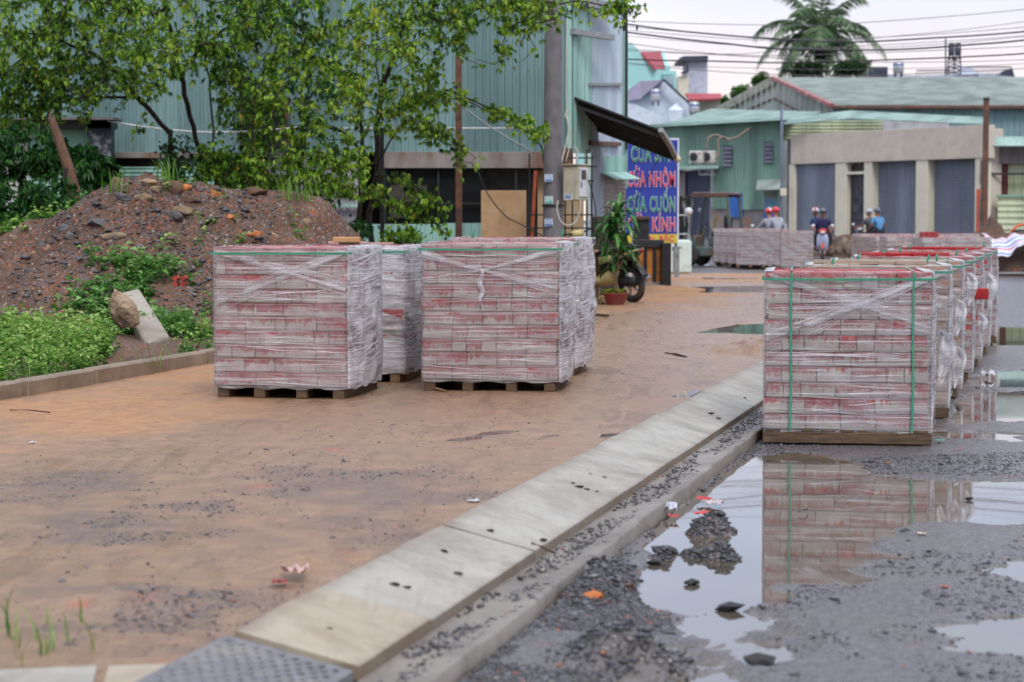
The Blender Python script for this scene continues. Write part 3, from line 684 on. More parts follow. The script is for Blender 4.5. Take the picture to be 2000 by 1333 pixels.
# ------------------------------------------------------------------ stacks of pavers on pallets, strapped and wrapped
BR_L = m_brick('paver_left', (194, 186, 180), (150, 24, 40), .38, .0925)
BR_R = m_brick('paver_right', (190, 184, 176), (152, 34, 48), .36, .0955)
BR_T = m_brick('paver_tan', (176, 160, 140), (176, 108, 62), .05, .0955, top=(150, 140, 128))
BR_P = m_brick('paver_far', (200, 194, 190), (156, 84, 92), .0, .0955)
FILM_F = m_film('stretch_film_front', .10, .46, .5, .05, (240, 236, 240))
FILM_S = m_film('stretch_film_side', .50, 1.0, .7, .16, (246, 244, 250), (6, 6, 2.2))
FILM_B = m_film('stretch_film_band', .26, .5, .5, .3, (238, 238, 244))
THR = pm('drawn_film_thread', (232, 232, 238), (214, 214, 222), 30, .25, .1)
RPV = pm('red_paver', (164, 46, 48), (140, 40, 42), 12, .75, .4, dirt=(150, 110, 104), spec=.2)
def split_len(Wd, full, rs):
    """widths of the pavers met along a face: stretchers and headers mixed"""
    out_ = []; left = Wd
    while left > .055:
        k = min(left, full if rs.random() < .62 else full*.5)
        if left-k < .05: k = left
        out_.append(k); left -= k
    rs.shuffle(out_); return out_
def ribbon(mb, pts, wd, nrm=(0, -1, 0), r=.5):
    pts = [np.array(p, float) for p in pts]; V = []; n = np.array(nrm, float); m = len(pts)
    wd = wd if hasattr(wd, '__len__') else [wd]*m
    for i, p in enumerate(pts):
        d = pts[min(i+1, m-1)]-pts[max(i-1, 0)]; d /= np.linalg.norm(d); s = np.cross(d, n); s /= max(np.linalg.norm(s), 1e-6)
        V += [p-s*wd[i]/2, p+s*wd[i]/2]
    mb.add(V, [(2*i, 2*i+1, 2*i+3, 2*i+2) for i in range(m-1)], r)
def stack(label, corner, z, rz, W_=.92, D_=.95, layers=10, H=.0955, bm=None, seed=0, group=None, wood=WOOD, along='y', side_bulge=.035,
          front='x', straps=('h',), threads=50, side_threads=90, film=True, flap=False, topmix=False, side=True, detail=True, poke=None, deck=True, dense=False):
    rs = random.Random(seed); g = np.random.default_rng(seed+500)
    c_, s_ = math.cos(rz), math.sin(rz)
    cx = corner[0]-W_/2*c_-D_/2*s_; cy_ = corner[1]-W_/2*s_+D_/2*c_
    root = thing('paver_stack', label, 'paver stack', (cx, cy_, z), rz, group)
    # pallet
    hw, hd = W_/2, D_/2
    if along == 'y':
        for x in (-hw+.05, -hw/3, hw/3-.01, hw-.06):
            m = MB(); m.box((x, 0, .036), (.075, D_*.99, .068), ch=.004, r=rs.random()); m.build('pallet_stringer', wood, root, True)
        m = MB()
        for k in range(9): m.box((0, -hd+.05+k*(D_-.1)/8, .0785), (W_*1.0+rs.uniform(-.02, .03), .085, .015), ch=.002, rz=rs.uniform(-.01, .01))
    else:
        for y in (-hd+.012, 0, hd-.03):
            m = MB(); m.box((.0, y, .036), (W_*1.03, .05, .07), ch=.005, r=rs.random()); m.build('pallet_stringer', wood, root, True)
        m = MB()
        for k in range(9): m.box((-hw+.05+k*(W_-.1)/8, 0, .0785), (.088, D_+rs.uniform(-.01, .03), .015), ch=.002)
    m.build('pallet_deck', wood, root, True)
    z0 = .0865; top = z0+layers*H
    for l in range(layers):
        m = MB(); jx, jy = rs.uniform(-.013, .013), rs.uniform(-.008, .008); zc = z0+(l+.5)*H; q = .104; hh = H-.0035
        wv = W_+rs.uniform(-.014, .01)
        for sy in (-1, 1):
            x = -wv/2
            for wd in split_len(wv, .21, rs):
                m.box((jx+x+wd/2, jy+sy*(hd-q/2)+rs.uniform(-.003, .003), zc), (wd-.0045, q, hh), ch=.004, r=rs.random(), rz=rs.uniform(-.006, .006)); x += wd
        for sx in (-1, 1):
            y = -hd+q
            for wd in split_len(D_-2*q, .21, rs):
                m.box((jx+sx*(wv/2-q/2)+rs.uniform(-.003, .003), jy+y+wd/2, zc), (q, wd-.0045, hh), ch=.004, r=rs.random()); y += wd
        if l < layers-1: m.box((0, 0, zc-.004), (W_-.22, D_-.22, hh-.012), ch=.001, r=.2)
        else:
            nx = max(1, round((W_-2*q)/.21)); ny = max(1, round((D_-2*q)/.105))
            for i in range(nx):
                for j in range(ny):
                    ww = (W_-2*q)/nx; dd = (D_-2*q)/ny
                    m.box((-hw+q+(i+.5)*ww, -hd+q+(j+.5)*dd, zc+rs.uniform(0, .006)), (ww-.003, dd-.003, hh), ch=.003, r=rs.random(), rz=rs.uniform(-.01, .01))
        m.build('paver_layer', bm, root, True)
    if poke:
        m = MB(); m.box((hw+.045, poke[0], z0+poke[1]*H), (.19, .21, H*.94), ch=.005, rz=.05); m.build('sticking_out_paver', pm('red_paver', (164, 46, 48), (140, 40, 42), 12, .6, .4, dirt=(150, 110, 104)), root, True, label='red paver sticking out of the side of the stack')
    if topmix:
        for k in range(topmix):
            m = MB(); m.box((rs.uniform(-hw+.12, hw-.12), rs.uniform(-hd+.1, hd-.1), top+.012+rs.uniform(0, .006)), (.21, .105, .03), ch=.004, rz=rs.choice((0, 0, .06, -.08))+rs.uniform(-.02, .02)); m.build('loose_paver', RPV if bm is BR_R else bm, root, True)
    if film:
        # shell of film round the four sides, drawn in under the top edge
        per = []; n1 = 36; e_ = .006
        pts = [(-hw-e_, -hd-e_), (hw+e_, -hd-e_), (hw+e_, hd+e_), (-hw-e_, hd+e_)]
        nrmv = [(0, -1), (1, 0), (0, 1), (-1, 0)]
        for q in range(4):
            a, b = pts[q], pts[(q+1) % 4]
            for k in range(n1): per.append((a[0]+(b[0]-a[0])*k/n1, a[1]+(b[1]-a[1])*k/n1, q, k/n1))
        zs = np.concatenate([np.linspace(z0-.02, top+.004, 44)]); V = []; mi = []
        for j, zz in enumerate(zs):
            f = (zz-z0)/(top-z0)
            for i, (x, y, q, k) in enumerate(per):
                nx, ny = nrmv[q]
                if q == 1 or q == 3:
                    edge = math.sin(math.pi*min(1, max(0, k)))**.6 if detail else .5
                    wob = (math.sin(k*21+f*5+seed)+math.sin(k*43-f*9+seed*2)*.6+math.sin(k*11+f*17)*.6)/2.2
                    d = (side_bulge*edge*(.45+.55*wob)*(1 if side else .3)*(.35+.65*(1-abs(2*f-1)**3)) + side_bulge*.5*edge)*(1 if q == 1 else .2)+.004
                else:
                    d = .004+.004*math.sin(k*17+f*23+seed)+.003*math.sin(f*31*2)
                V.append((x+nx*d, y+ny*d, zz+(.006*math.sin(i*.7+seed) if j == 0 else 0)))
        n = len(per)
        for i, (x, y, q, k) in enumerate(per): V.append((x*.9, y*.9, top+.007+.004*math.sin(i)))
        F = []
        nz_ = len(zs)+1
        for j in range(nz_-1):
            for i in range(n):
                F.append((j*n+i, j*n+(i+1) % n, (j+1)*n+(i+1) % n, (j+1)*n+i)); mi.append(1 if dense or (per[i][2] in (1, 3) and side) else 0)
        np_mesh('stretch_film', V, F, [FILM_F, FILM_S], root, None, True, True, mi)
        # threads of drawn film: front
        m = MB(); yy = -hd-.014
        for k in range(int(threads*.22)):
            f = rs.uniform(.03, .97); zz = z0+f*(top-z0); dz = rs.gauss(0, .022); x0 = rs.uniform(-hw, hw*.3) if rs.random() < .5 else -hw; x1 = rs.uniform(max(x0+.2, -hw*.2), hw) if rs.random() < .5 else hw
            pts = [(x0+(x1-x0)*t/6, yy-rs.uniform(0, .002), zz+dz*t/6+.004*math.sin(t+k)) for t in range(7)]
            ribbon(m, pts, [rs.choice((.0012, .0012, .002, .003))*(0.3+math.sin(math.pi*(t+.5)/7)) for t in range(7)])
        if side:
            for k in range(int(side_threads*.22)):
                f = rs.uniform(.02, .98); zz = z0+f*(top-z0); dz = rs.choice((.10, .16, .22, .12, .3, .18))*rs.uniform(.4, 1.2); xx = hw+.012+side_bulge*1.25
                y0, y1 = -hd+.0, hd
                pts = [(hw+.012+side_bulge*1.2*math.sin(math.pi*(t+.15)/6.3)**.6, y0+(y1-y0)*t/6, min(top, max(z0, zz+dz*t/6+.008*math.sin(t+k)))) for t in range(7)]
                ribbon(m, pts, [rs.choice((.002, .003, .006))*(0.4+math.sin(math.pi*(t+.5)/7)) for t in range(7)], (1, 0, 0))
        m.build('film_threads', THR, root, True)
        m = MB(); yb = -hd-.019
        def band(a, b, w0, w1, sag=.0, y=yb):
            pts = []; nn = 14; A_ = np.array((a[0]*hw, y, z0+a[1]*(top-z0))); B_ = np.array((b[0]*hw, y-.001, z0+b[1]*(top-z0)))
            for t in range(nn+1):
                u = t/nn; p = A_+(B_-A_)*u; p[2] -= sag*math.sin(math.pi*u); p[1] += .003*math.sin(u*9); pts.append(p)
            ribbon(m, pts, [(w0+(w1-w0)*t/nn)*(1+.2*math.sin(t*2.1)) for t in range(nn+1)])
        def fan(a, b, n_, sp0, sp1, w=.0022):
            for k in range(n_):
                t = k/(n_-1)-.5; band((a[0], a[1]+t*sp0), (b[0], b[1]+t*sp1), w*rs.uniform(.5, 1.6), w*rs.uniform(.5, 1.6), rs.uniform(0, .008), yb-.002)
        if front == 'x':      # two drawn bands crossing on the face
            band((1.0, .965), (-.98, .60), .012, .03, .005); fan((1.0, .97), (-.99, .6), 16, .03, .16)
            band((-.9, .975), (1.0, .70), .01, .026, .004, yb-.003); fan((-.95, .97), (1.0, .72), 14, .03, .12)
        if front == 'X':
            band((-.97, .99), (1.0, .655), .009, .014, .004); band((1.0, .975), (-1.0, .575), .02, .026, .004, yb-.003); fan((-.95, .98), (1, .66), 12, .02, .09); fan((1, .97), (-1, .56), 20, .03, .2)
            band((-1, .60), (.0, .80), .02, .006, 0, yb-.004)
        if front == 'knot':
            for (a, n_, s0) in (((-1, .93), 14, .06), ((1.0, .96), 14, .05), ((-1, .74), 8, .08), ((1.0, .67), 14, .1)):
                band((-.12, .80), a, .006, .016, 0); fan((-.12, .805), a, n_, .01, s0)
            nn = 18; pts = [(hw*(-.12+.02*math.sin(t*.8)), yb-.012-.006*math.sin(t), z0+(top-z0)*(.815-.30*t/nn)) for t in range(nn+1)]
            ribbon(m, pts, [.006+.028*math.sin(math.pi*min(1, (t+1)/nn))**.7 for t in range(nn+1)]); ribbon(m, [(p[0]+.008, p[1]-.006, p[2]) for p in pts], [.003+.014*math.sin(math.pi*min(1, (t+2)/nn)) for t in range(nn+1)])
        if m.V: m.build('film_band', FILM_B, root, True)
    sw = .013
    def strap(pts, nrm): m = MB(); ribbon(m, pts, sw, nrm); o = m.build('green_strap', STRAP, root, True); return o
    if 'h' in straps:
        zt = top-H*.42; e_ = .0245; m = MB(); sb = side_bulge*.3+.02
        ribbon(m, [(-hw-e_, -hd-e_, zt-.002), (-hw*.3, -hd-e_, zt-.004), (hw*.3, -hd-e_, zt-.002), (hw+e_, -hd-e_, zt)], sw, (0, -1, 0)); ribbon(m, [(hw+e_, -hd-e_, zt), (hw+sb, 0, zt+.004), (hw+e_, hd+e_, zt)], sw, (1, 0, 0))
        ribbon(m, [(hw+e_, hd+e_, zt), (-hw-e_, hd+e_, zt)], sw, (0, 1, 0)); ribbon(m, [(-hw-e_, hd+e_, zt), (-hw-e_, -hd-e_, zt)], sw, (-1, 0, 0))
        m.build('green_strap', STRAP, root, True)
    if 'v' in straps:
        for fx in (-.69, .79):
            x = fx*hw; m = MB(); e_ = .026
            ribbon(m, [(x-.004, -hd-e_, z0-.01), (x+.004, -hd-e_, z0+.3), (x-.002, -hd-e_-.003, z0+.6), (x, -hd-e_, top)], sw*.95, (0, -1, 0)); ribbon(m, [(x, -hd-e_, top+.012), (x, hd, top+.012)], sw, (0, 0, 1)); ribbon(m, [(x, hd+.012, top), (x, hd+.012, z0)], sw, (0, 1, 0))
            m.build('green_strap', STRAP, root, True)
    if 't' in straps:      # loose tails standing up from the top
        for k in range(2):
            x = (-.62+1.32*k)*hw+rs.uniform(-.05, .05); y = -hd+rs.uniform(.02, .3); m = MB(); dx = rs.uniform(.0, .03)
            ribbon(m, [(x, y, top-.002), (x+dx*.4, y-.005, top+.03), (x+dx, y, top+rs.uniform(.045, .075))], [.016, .018, .014], (0, -1, 0)); ribbon(m, [(x-.12, y+.3, top+.012), (x, y+.02, top+.014)], .014, (0, 0, 1)); m.build('strap_tail', STRAP, root, True)
    if flap:
        for (fy, fz, sc) in flap:
            m = MB(); V = []; nu, nv = 9, 9; rs2 = random.Random(seed+int(fz*100))
            for j in range(nv):
                for i in range(nu):
                    u, v_ = i/(nu-1), j/(nv-1); wd = (.02+.085*math.sin(math.pi*v_**.7)**.8)*sc
                    V.append((hw+.02+side_bulge+u*wd, -hd*fy+.03*math.sin(u*9+v_*5+seed)*sc+.02*math.sin(v_*11), z0+fz*(top-z0)-v_*.32*sc+.02*math.sin(u*7)*sc))
            m.add(V, [(j*nu+i, j*nu+i+1, (j+1)*nu+i+1, (j+1)*nu+i) for j in range(nv-1) for i in range(nu-1)]); m.build('loose_film_flap', FILM_S, root, True, True)
    return root
GL = 'wrapped paver stacks on the sand'; GR = 'wrapped paver stacks in the row along the gutter'
stack('wrapped paver stack with crossed film bands, nearest on the sand at left', (-1.098, 13.56), 0, R(-9.6), .905, .98, 10, .0925, BR_L, 1, GL, WOOD, 'y', .05, 'x', ('h',), 70, 130)
stack('paver stack with a knotted hanging film tail on its front, middle of the photo', (.318, 14.14), 0, R(-7), .95, .95, 10, .0945, BR_L, 2, GL, WOOD, 'y', .05, 'knot', ('h',), 70, 120)
stack('milky wrapped paver stack directly behind the leftmost stack', (-.80, 14.95), 0, R(-9), .93, .95, 10, .0912, BR_L, 3, GL, WOODL, 'y', .05, '', ('h',), 60, 120, topmix=4, dense=True)
stack('shorter white wrapped paver stack peeking out behind the left stack', (-.735, 16.15), 0, R(-9), .9, .95, 9, .0935, BR_L, 4, GL, WOOD, 'y', .05, '', ('h',), 60, 170, dense=True)
stack('tall wrapped paver stack with red top behind the middle stack', (.47, 15.55), 0, R(-9), .95, .95, 10, .0965, BR_L, 5, GL, WOODL, 'y', .07, '', ('h', 't'), 20, 170)
rowd = [(12.31, .985, dict(front='X', straps=('h', 'v'), bm=BR_R, along='x', flap=[(.6, .62, 1.0)], threads=120), 'nearest wrapped paver stack of the right row with vertical green straps'),
        (14.0, .96, dict(front='x', straps=('h', 't'), bm=BR_T, along='x', flap=[(.5, .75, .8), (.2, .4, .9)], topmix=9), 'second paver stack of the right row, tan pavers along its side'),
        (15.6, .97, dict(front='x', straps=('h', 'v', 't'), bm=BR_T, along='y', flap=[(.5, .9, .8)]), 'third paver stack of the right row with a rough grey top'),
        (17.3, .97, dict(front='x', straps=('h', 't'), bm=BR_R, along='y', topmix=14, poke=(-.3, 6.7), flap=[(.8, .5, .8)]), 'paver stack with one red paver sticking out of its side'),
        (19.0, .97, dict(front='x', straps=('h', 't'), bm=BR_R, along='y', flap=[(.8, .8, 1.0)]), 'fifth paver stack of the right row with bunched film at its corner'),
        (20.8, .99, dict(front='x', straps=('h', 't'), bm=BR_R, along='y', topmix=18), 'sixth paver stack of the right row with loose red pavers on top'),
        (22.5, .99, dict(front='x', straps=('h', 't'), bm=BR_R, along='x'), 'farthest paver stack of the right row')]
for i, (y, wd, kw, lb) in enumerate(rowd):
    kw = dict(kw); kw.setdefault('threads', 60)
    stack(lb, (2.52+.274*(y-12.31)+(.0 if i else 0), y), RZ+.006, R(-8 if i == 0 else -9), wd, .97, 10, .0955, seed=20+i, group=GR, side_bulge=.04, side_threads=70, **kw)
# far blocks across the side street
GF = 'paver stacks across the far end of the sand'
proto = stack('wrapped paver stack facing the street at the right end of the far group', (tuple(G(1588, 527, RZ))[0], tuple(G(1588, 527, RZ))[1]), RZ, R(2), 1.2, .95, 10, .0955, BR_P, 61, GF, WOODL, 'y', .03, '', (), 20, 20, side=False)
lbs = ['second far paver stack from the right, in hazy film', 'third far paver stack from the right, its film pulled to a point', 'fourth far paver stack from the right under milky film', 'leftmost far paver stack, beside the forklift']
for k, lb in enumerate(lbs):
    c = copy_tree(proto); yy = 56.0+k*1.15; px = 1489-k*15
    c.location = ((px-1000)/FPX*yy, yy, RZ+.05); c.rotation_euler = (0, 0, R(-24-3*k)); c['label'] = lb
GF2 = 'paver stacks beyond the right row'
q2 = [(1838, 38.6, 'near left stack of the block beyond the right row'), (1910, 36.0, 'near right stack of the block beyond the right row, beside the striped tarpaulin'), (1777, 44.2, 'far left stack of the block beyond the right row'), (1900, 44.5, 'far right stack of the block beyond the right row')]
for k, (px, yy, lb) in enumerate(q2):
    c = copy_tree(proto); c.location = ((px-52-1000)/FPX*yy+.1, yy+.5, RZ); c.rotation_euler = (0, 0, R(-3+2*k)); c['label'] = lb; c['group'] = GF2
c = copy_tree(proto); yy = 41; c.location = ((1738-1000)/FPX*yy, yy, RZ-.02); c.rotation_euler = (0, 0, R(20)); c['label'] = 'leftmost stack beyond the right row under grey sagging film'; c['group'] = GF2
m = MB()
for k in range(3): m.box((k*.1-.1, 0, .05), (.094, .2, .1), ch=.006, r=random.random(), rz=random.uniform(-.04, .04))
o = m.build('red_pavers', pm('red_paver_row', (168, 60, 62), (142, 52, 56), 9, .6, .4), None); o.location = P(1814, 466, 36.2); o.location.z = RZ+1.043; tag(o, 'short row of red pavers standing on top of a far stack', 'pavers')
m = MB(); m.box((0, 0, .03), (.2, .12, .04), ch=.006, rz=.1)
o = m.build('tan_block', pm('tan_block', (196, 150, 104), (172, 128, 86), 9, .7, .4)); o.location = (-1.22, 15.1, 1.017); tag(o, 'tan wooden block left on top of the low stack behind', 'block')
# ------------------------------------------------------------------ helpers for walls placed at their own depth
def zz(py, Y): return P(1000, py, Y).z
def rect(px0, px1, y0, y1, Y0, Y1=None):
    """corners (bottom-left, bottom-right, top-right, top-left) of an upright wall seen between px0..px1, y0 (top)..y1 (bottom)"""
    Y1 = Y0 if Y1 is None else Y1; ym = (y0+y1)/2; a = P(px0, ym, Y0).x; b = P(px1, ym, Y1).x
    return (Vector((a, Y0, zz(y1, Y0))), Vector((b, Y1, zz(y1, Y1))), Vector((b, Y1, zz(y0, Y1))), Vector((a, Y0, zz(y0, Y0))))
def rib_wall(m, c, pitch=.12, depth=.022, flat=.45):
    A, B, C, D = c; n = max(2, int((B-A).length/pitch)); m.ribs(A, B, C, D, n, depth, flat=flat)
def hrib(m, c, pitch=.09, depth=.012):
    A, B, C, D = c; n = max(2, int((D-A).length/pitch)); m.ribs(B, C, D, A, n, depth)
def panel(m, c, th=.02): A, B, C, D = c; m.slab([A, B, C, D], th)
S_BLUE = m_sheet('blue_green_sheet', (114, 142, 143), (88, 118, 120), (80, 84, 78)); S_TEAL = m_sheet('teal_sheet', (144, 182, 174), (118, 158, 150), (126, 116, 96))
S_GREY = m_sheet('pale_blue_sheet', (176, 190, 204), (156, 172, 190), (120, 104, 92)); S_GREEN = m_sheet('green_sheet', (120, 152, 138), (102, 136, 124), (104, 110, 96), .8)
S_GRN2 = m_sheet('pale_green_sheet', (150, 160, 154), (132, 143, 138), (112, 108, 92)); S_MINT = m_sheet('mint_roof_sheet', (138, 162, 156), (118, 142, 136), (120, 150, 130))
S_SHUT = m_sheet('shutter_slats', (120, 128, 142), (106, 115, 130), (90, 100, 112), .2); S_CREAM = m_sheet('cream_green_sheet', (178, 186, 158), (150, 162, 132), (110, 100, 80))
GLASSD = pm('dark_glass', (22, 28, 32), (14, 18, 22), 3, .12, .02, dirt=(40, 44, 46))
BEAM = pm('stained_fascia', (150, 142, 138), (120, 112, 108), 3, .75, .4, dirt=(110, 66, 44), dscale=1.6, stretch=(1, 1, .5))
MINT = pm('mint_paint', (186, 216, 208), (168, 200, 192), 3, .6, .15, dirt=(150, 160, 150))
WHITEP = pm('white_paint', (206, 206, 210), (186, 186, 192), 3, .6, .15, dirt=(160, 156, 150))
TANW = pm('tan_wall', (172, 150, 120), (150, 128, 100), 3, .8, .2)

# ------------------------------------------------------------------ big corrugated shed behind the trees
sh = thing('corrugated_shed', 'tall blue-green corrugated steel shed behind the trees and rubble', 'shed', (.9, 32, 0))
m = MB(); rib_wall(m, rect(-760, 470, -220, 300, 32), .115, .02); m.build('wall_sheet', S_BLUE, sh)
m = MB(); rib_wall(m, rect(470, 1110, -220, 298, 32), .115, .02); m.build('wall_sheet', S_BLUE, sh)
m = MB(); c = rect(1110, 1119, -220, 300, 31.98, 32.03); panel(m, c, .02); m.build('corner_trim', S_TEAL, sh)
m = MB(); m.bar(P(1112, -220, 31.96), P(1112, 298, 31.96), .07); m.build('corner_trim', S_TEAL, sh)
# window hole with dark frame half way up
m = MB(); c = rect(472, 560, 196, 290, 31.93); panel(m, c, .03); m.build('wall_window', GLASSD, sh)
m = MB()
for a, b in (((472, 196), (560, 196)), ((472, 196), (472, 290)), ((560, 196), (560, 290))): m.bar(P(*a, 31.9), P(*b, 31.9), .05)
m.build('window_frame', RUST, sh)
m = MB(); A, B, C, D = rect(750, 1064, 297, 329, 31.9); m.box(((A.x+B.x)/2, 31.95, (A.z+D.z)/2), (B.x-A.x, .12, D.z-A.z)); m.build('fascia', BEAM, sh)
m = MB(); A, B, C, D = rect(215, 400, 298, 309, 31.9); m.box(((A.x+B.x)/2, 31.95, (A.z+D.z)/2), (B.x-A.x, .12, D.z-A.z)); m.build('fascia', BEAM, sh)
m = MB(); A, B, C, D = rect(1062, 1119, 290, 333, 31.9); m.box(((A.x+B.x)/2, 31.96, (A.z+D.z)/2), (B.x-A.x, .1, D.z-A.z)); m.build('fascia', RUST, sh)
m = MB(); panel(m, rect(750, 945, 329, 436, 32.05)); m.build('lower_window', pm('dull_dark_glass', (16, 22, 26), (10, 14, 18), 3, .45, .02, spec=.25), sh)  # one even dark glass, rough and weakly reflective
m = MB(); panel(m, rect(945, 1064, 329, 480, 32.3)); m.build('opening_shade_panel', DARK, sh)  # flat dark panel stands in for the unlit interior of the opening
m = MB()
for x in (752, 856, 896, 1008): m.bar(P(x, 329, 31.98), P(x, 440, 31.98), .035)
m.bar(P(750, 398, 31.97), P(945, 398, 31.97), .03)
m.build('window_bars', DARK, sh)
m = MB(); panel(m, rect(762, 834, 362, 426, 31.99), .01); m.build('curtain', pm('brown_curtain', (70, 64, 60), (52, 48, 46), 8, .8, .3), sh)
m = MB(); rib_wall(m, rect(700, 868, 438, 500, 31.9), .115, .02); m.build('wall_sheet', S_TEAL, sh)
m = MB(); rib_wall(m, rect(866, 944, 436, 500, 31.84), .115, .02); m.build('wall_sheet', S_TEAL, sh)
m = MB(); rib_wall(m, rect(520, 700, 298, 500, 32.0), .115, .02); m.build('wall_sheet', m_sheet('greyed_sheet', (150, 146, 154), (128, 124, 134)), sh)
m = MB(); m.bar(P(530, 402, 31.9), P(700, 402, 31.9), .05); m.build('rail', S_TEAL, sh)
m = MB(); hrib(m, rect(218, 420, 326, 372, 32.0), .06, .015); m.build('wall_sheet', S_TEAL, sh)
m = MB(); panel(m, rect(218, 520, 309, 440, 32.4)); m.build('opening_shade_panel', BLACK, sh)  # black panel in place of the shade inside the left opening
m = MB(); panel(m, rect(312, 470, 300, 440, 32.1)); m.build('wall_sheet', S_TEAL, sh)
m = MB(); panel(m, rect(1050, 1066, 333, 500, 32.2)); panel(m, rect(1100, 1140, 333, 500, 32.4)); m.build('tan_wall', TANW, sh)
# side wall running back along the footway
sideY = lambda px: (32+(px-1118)/107*4.4)
m = MB(); rib_wall(m, rect(1119, 1155, -220, 300, 32.0, 33.5), .3, .02); m.build('side_wall', S_TEAL, sh, label='mint side wall panel')
m = MB(); rib_wall(m, rect(1155, 1213, -220, 368, 33.5, 35.95), .16, .03); m.build('side_wall', S_GREY, sh)
m = MB(); rib_wall(m, rect(1206, 1224, 60, 368, 35.9, 36.4), .16, .03); m.build('side_wall', S_TEAL, sh)
m = MB(); m.bar(P(1219, -60, 36.3), P(1219, 292, 36.3), .12); m.build('corner_post', DARK, sh)
m = MB(); m.bar(P(1119, 62, 31.9), P(1196, 74, 33.6), .09); m.bar(P(1119, 0, 31.9), P(1213, 20, 34.6), .14); m.build('bracket_beam', GALV, sh)
m = MB(); m.bar(P(1150, 165, 33.2), P(1214, 165, 35.8), .05); m.build('rail', GALV, sh)
m = MB(); m.bar(P(1152, 280, 33.2), P(1210, 282, 35.6), .07); m.build('rail', RUST, sh)
m = MB(); rib_wall(m, rect(1152, 1176, 290, 520, 33.3, 34.2), .16, .03); m.build('side_wall', S_GREY, sh)
m = MB(); rib_wall(m, rect(1176, 1222, 305, 336, 34.2, 36.2), .16, .03); m.build('side_wall', S_TEAL, sh)
m = MB(); c = rect(1172, 1222, 336, 348, 34.0, 36.0); m.slab([c[0]+Vector((.25, -.2, -.02)), c[1]+Vector((.25, -.2, -.02)), c[2], c[3]], .02); m.build('door_hood', S_TEAL, sh)
m = MB(); hrib(m, rect(1176, 1222, 348, 520, 34.3, 36.2), .07, .01); m.build('roller_door', pm('brown_shutter', (128, 118, 116), (108, 100, 98), 4, .5, .1), sh)
m = MB(); A, B, C, D = rect(-760, 1119, -222, -216, 32); m.slab([D+Vector((0, -.4, 0)), C+Vector((0, -.4, 0)), C+Vector((1.5, 5, .7)), D+Vector((0, 5, .7))], .02); m.build('roof_sheet', S_GREY, sh)
m = MB(); A, B, C, D = rect(-760, 1112, -216, 480, 36.4); panel(m, (A, B, C, D)); m.build('rear_wall', DARK, sh)
# low annex on the far left
an = thing('shed_annex', 'low teal annex with dark post and white panel at the far left', 'shed', (-7.4, 31, 0))
m = MB(); panel(m, rect(58, 174, 250, 440, 31.2)); m.build('teal_door', pm('teal_plain', (140, 186, 168), (120, 166, 150), 2, .6, .1, dirt=(120, 140, 124)), an)
m = MB(); rib_wall(m, rect(-760, 60, 246, 440, 31.3), .2, .015); m.build('white_panel', WHITEP, an)
m = MB(); c = rect(171, 217, 236, 440, 31.0); panel(m, c, .3); m.build('dark_post', pm('peeling_black', (34, 40, 50), (26, 30, 38), 5, .7, .4, dirt=(150, 156, 166), dscale=5), an)
m = MB(); c = rect(-760, 217, 233, 251, 31.0); panel(m, c, .5); m.build('lintel', DARK, an)
m = MB(); c = rect(-760, 222, 229, 234, 30.8); panel(m, c, .7); m.build('roof_edge', pm('grey_edge', (120, 116, 112), (90, 86, 84), 6, .7), an)
m = MB(); pts = [P(210+ (1060-210)*t/20, 237+18*math.sin(math.pi*min(1, t/9))*.9+ (14 if t > 9 else t*1.2), 30.9) for t in range(21)]; m.tube(pts, .014, 6)
tag(m.build('power_cable', WHITEP), 'white cable sagging along the shed wall from the annex', 'cable')
# awning over the footway
aw = thing('dark_awning', 'dark sagging corrugated awning on a steel arm over the footway', 'awning', (.95, 32.3, 2.9))
m = MB(); a, b, c, d = P(1119, 192, 32.1), P(1292, 258, 32.1), P(1322, 313, 33.9), P(1126, 236, 33.9)
m.ribs(d, a, b, c, 9, .035); m.build('awning_sheet', pm('dark_awning_sheet', (18, 16, 15), (12, 11, 11), 5, .85, .3), aw)
m = MB(); m.bar(P(1118, 236, 33.8), P(1318, 312, 33.85), .05); m.build('awning_rail', DARK, aw); m = MB(); m.bar(P(1120, 206, 32.2), P(1290, 266, 32.2), .05); m.build('awning_rail', DARK, aw)
m = MB(); m.bar(P(1290, 254, 32.0), P(1310, 286, 32.9), .075, .075); m.bar(P(1309, 284, 32.9), P(1319, 306, 33.6), .07, .07); m.build('folding_arm', GALV, aw)
m = MB(); m.ico(P(1323, 311, 33.6), .06, 2, jit=.02); o = m.build('lamp_bulb', pm('dusty_bulb', (206, 192, 160), (186, 172, 140), 8, .3, .1), aw)
# steel post in front of the shed
o = thing('steel_post', 'rusty square steel post standing among the branches', 'post', tuple(P(896, 470, 29.6)[:2])+(0,))
m = MB(); m.box((P(896, 300, 29.6).x, 29.6, (zz(108, 29.6))/2+.02), (.095, .095, zz(108, 29.6)-.02)); m.build('post_shaft', RUST, o)
o = thing('black_post', 'thin black post standing beside the dark tree trunk', 'post', tuple(P(746, 470, 29.2)[:2])+(0,))
m = MB(); m.box((P(746, 300, 29.2).x, 29.2, zz(250, 29.2)/2), (.06, .06, zz(250, 29.2))); m.build('post_shaft', DARK, o)
# plywood board
m = MB(); A, B, C, D = rect(939, 1028, 373, 488, 30.6); m.box(((A.x+B.x)/2, 30.9, (A.z+D.z)/2), (B.x-A.x, .018, D.z-A.z+.02), ch=.003, M=Matrix.Rotation(-.06, 3, 'X'))
tag(m.build('plywood_board', pm('plywood', (190, 156, 118), (176, 142, 104), 3, .7, .1, dirt=(150, 116, 84))), 'tan plywood board leaning against the shed beside the concrete pole', 'board')
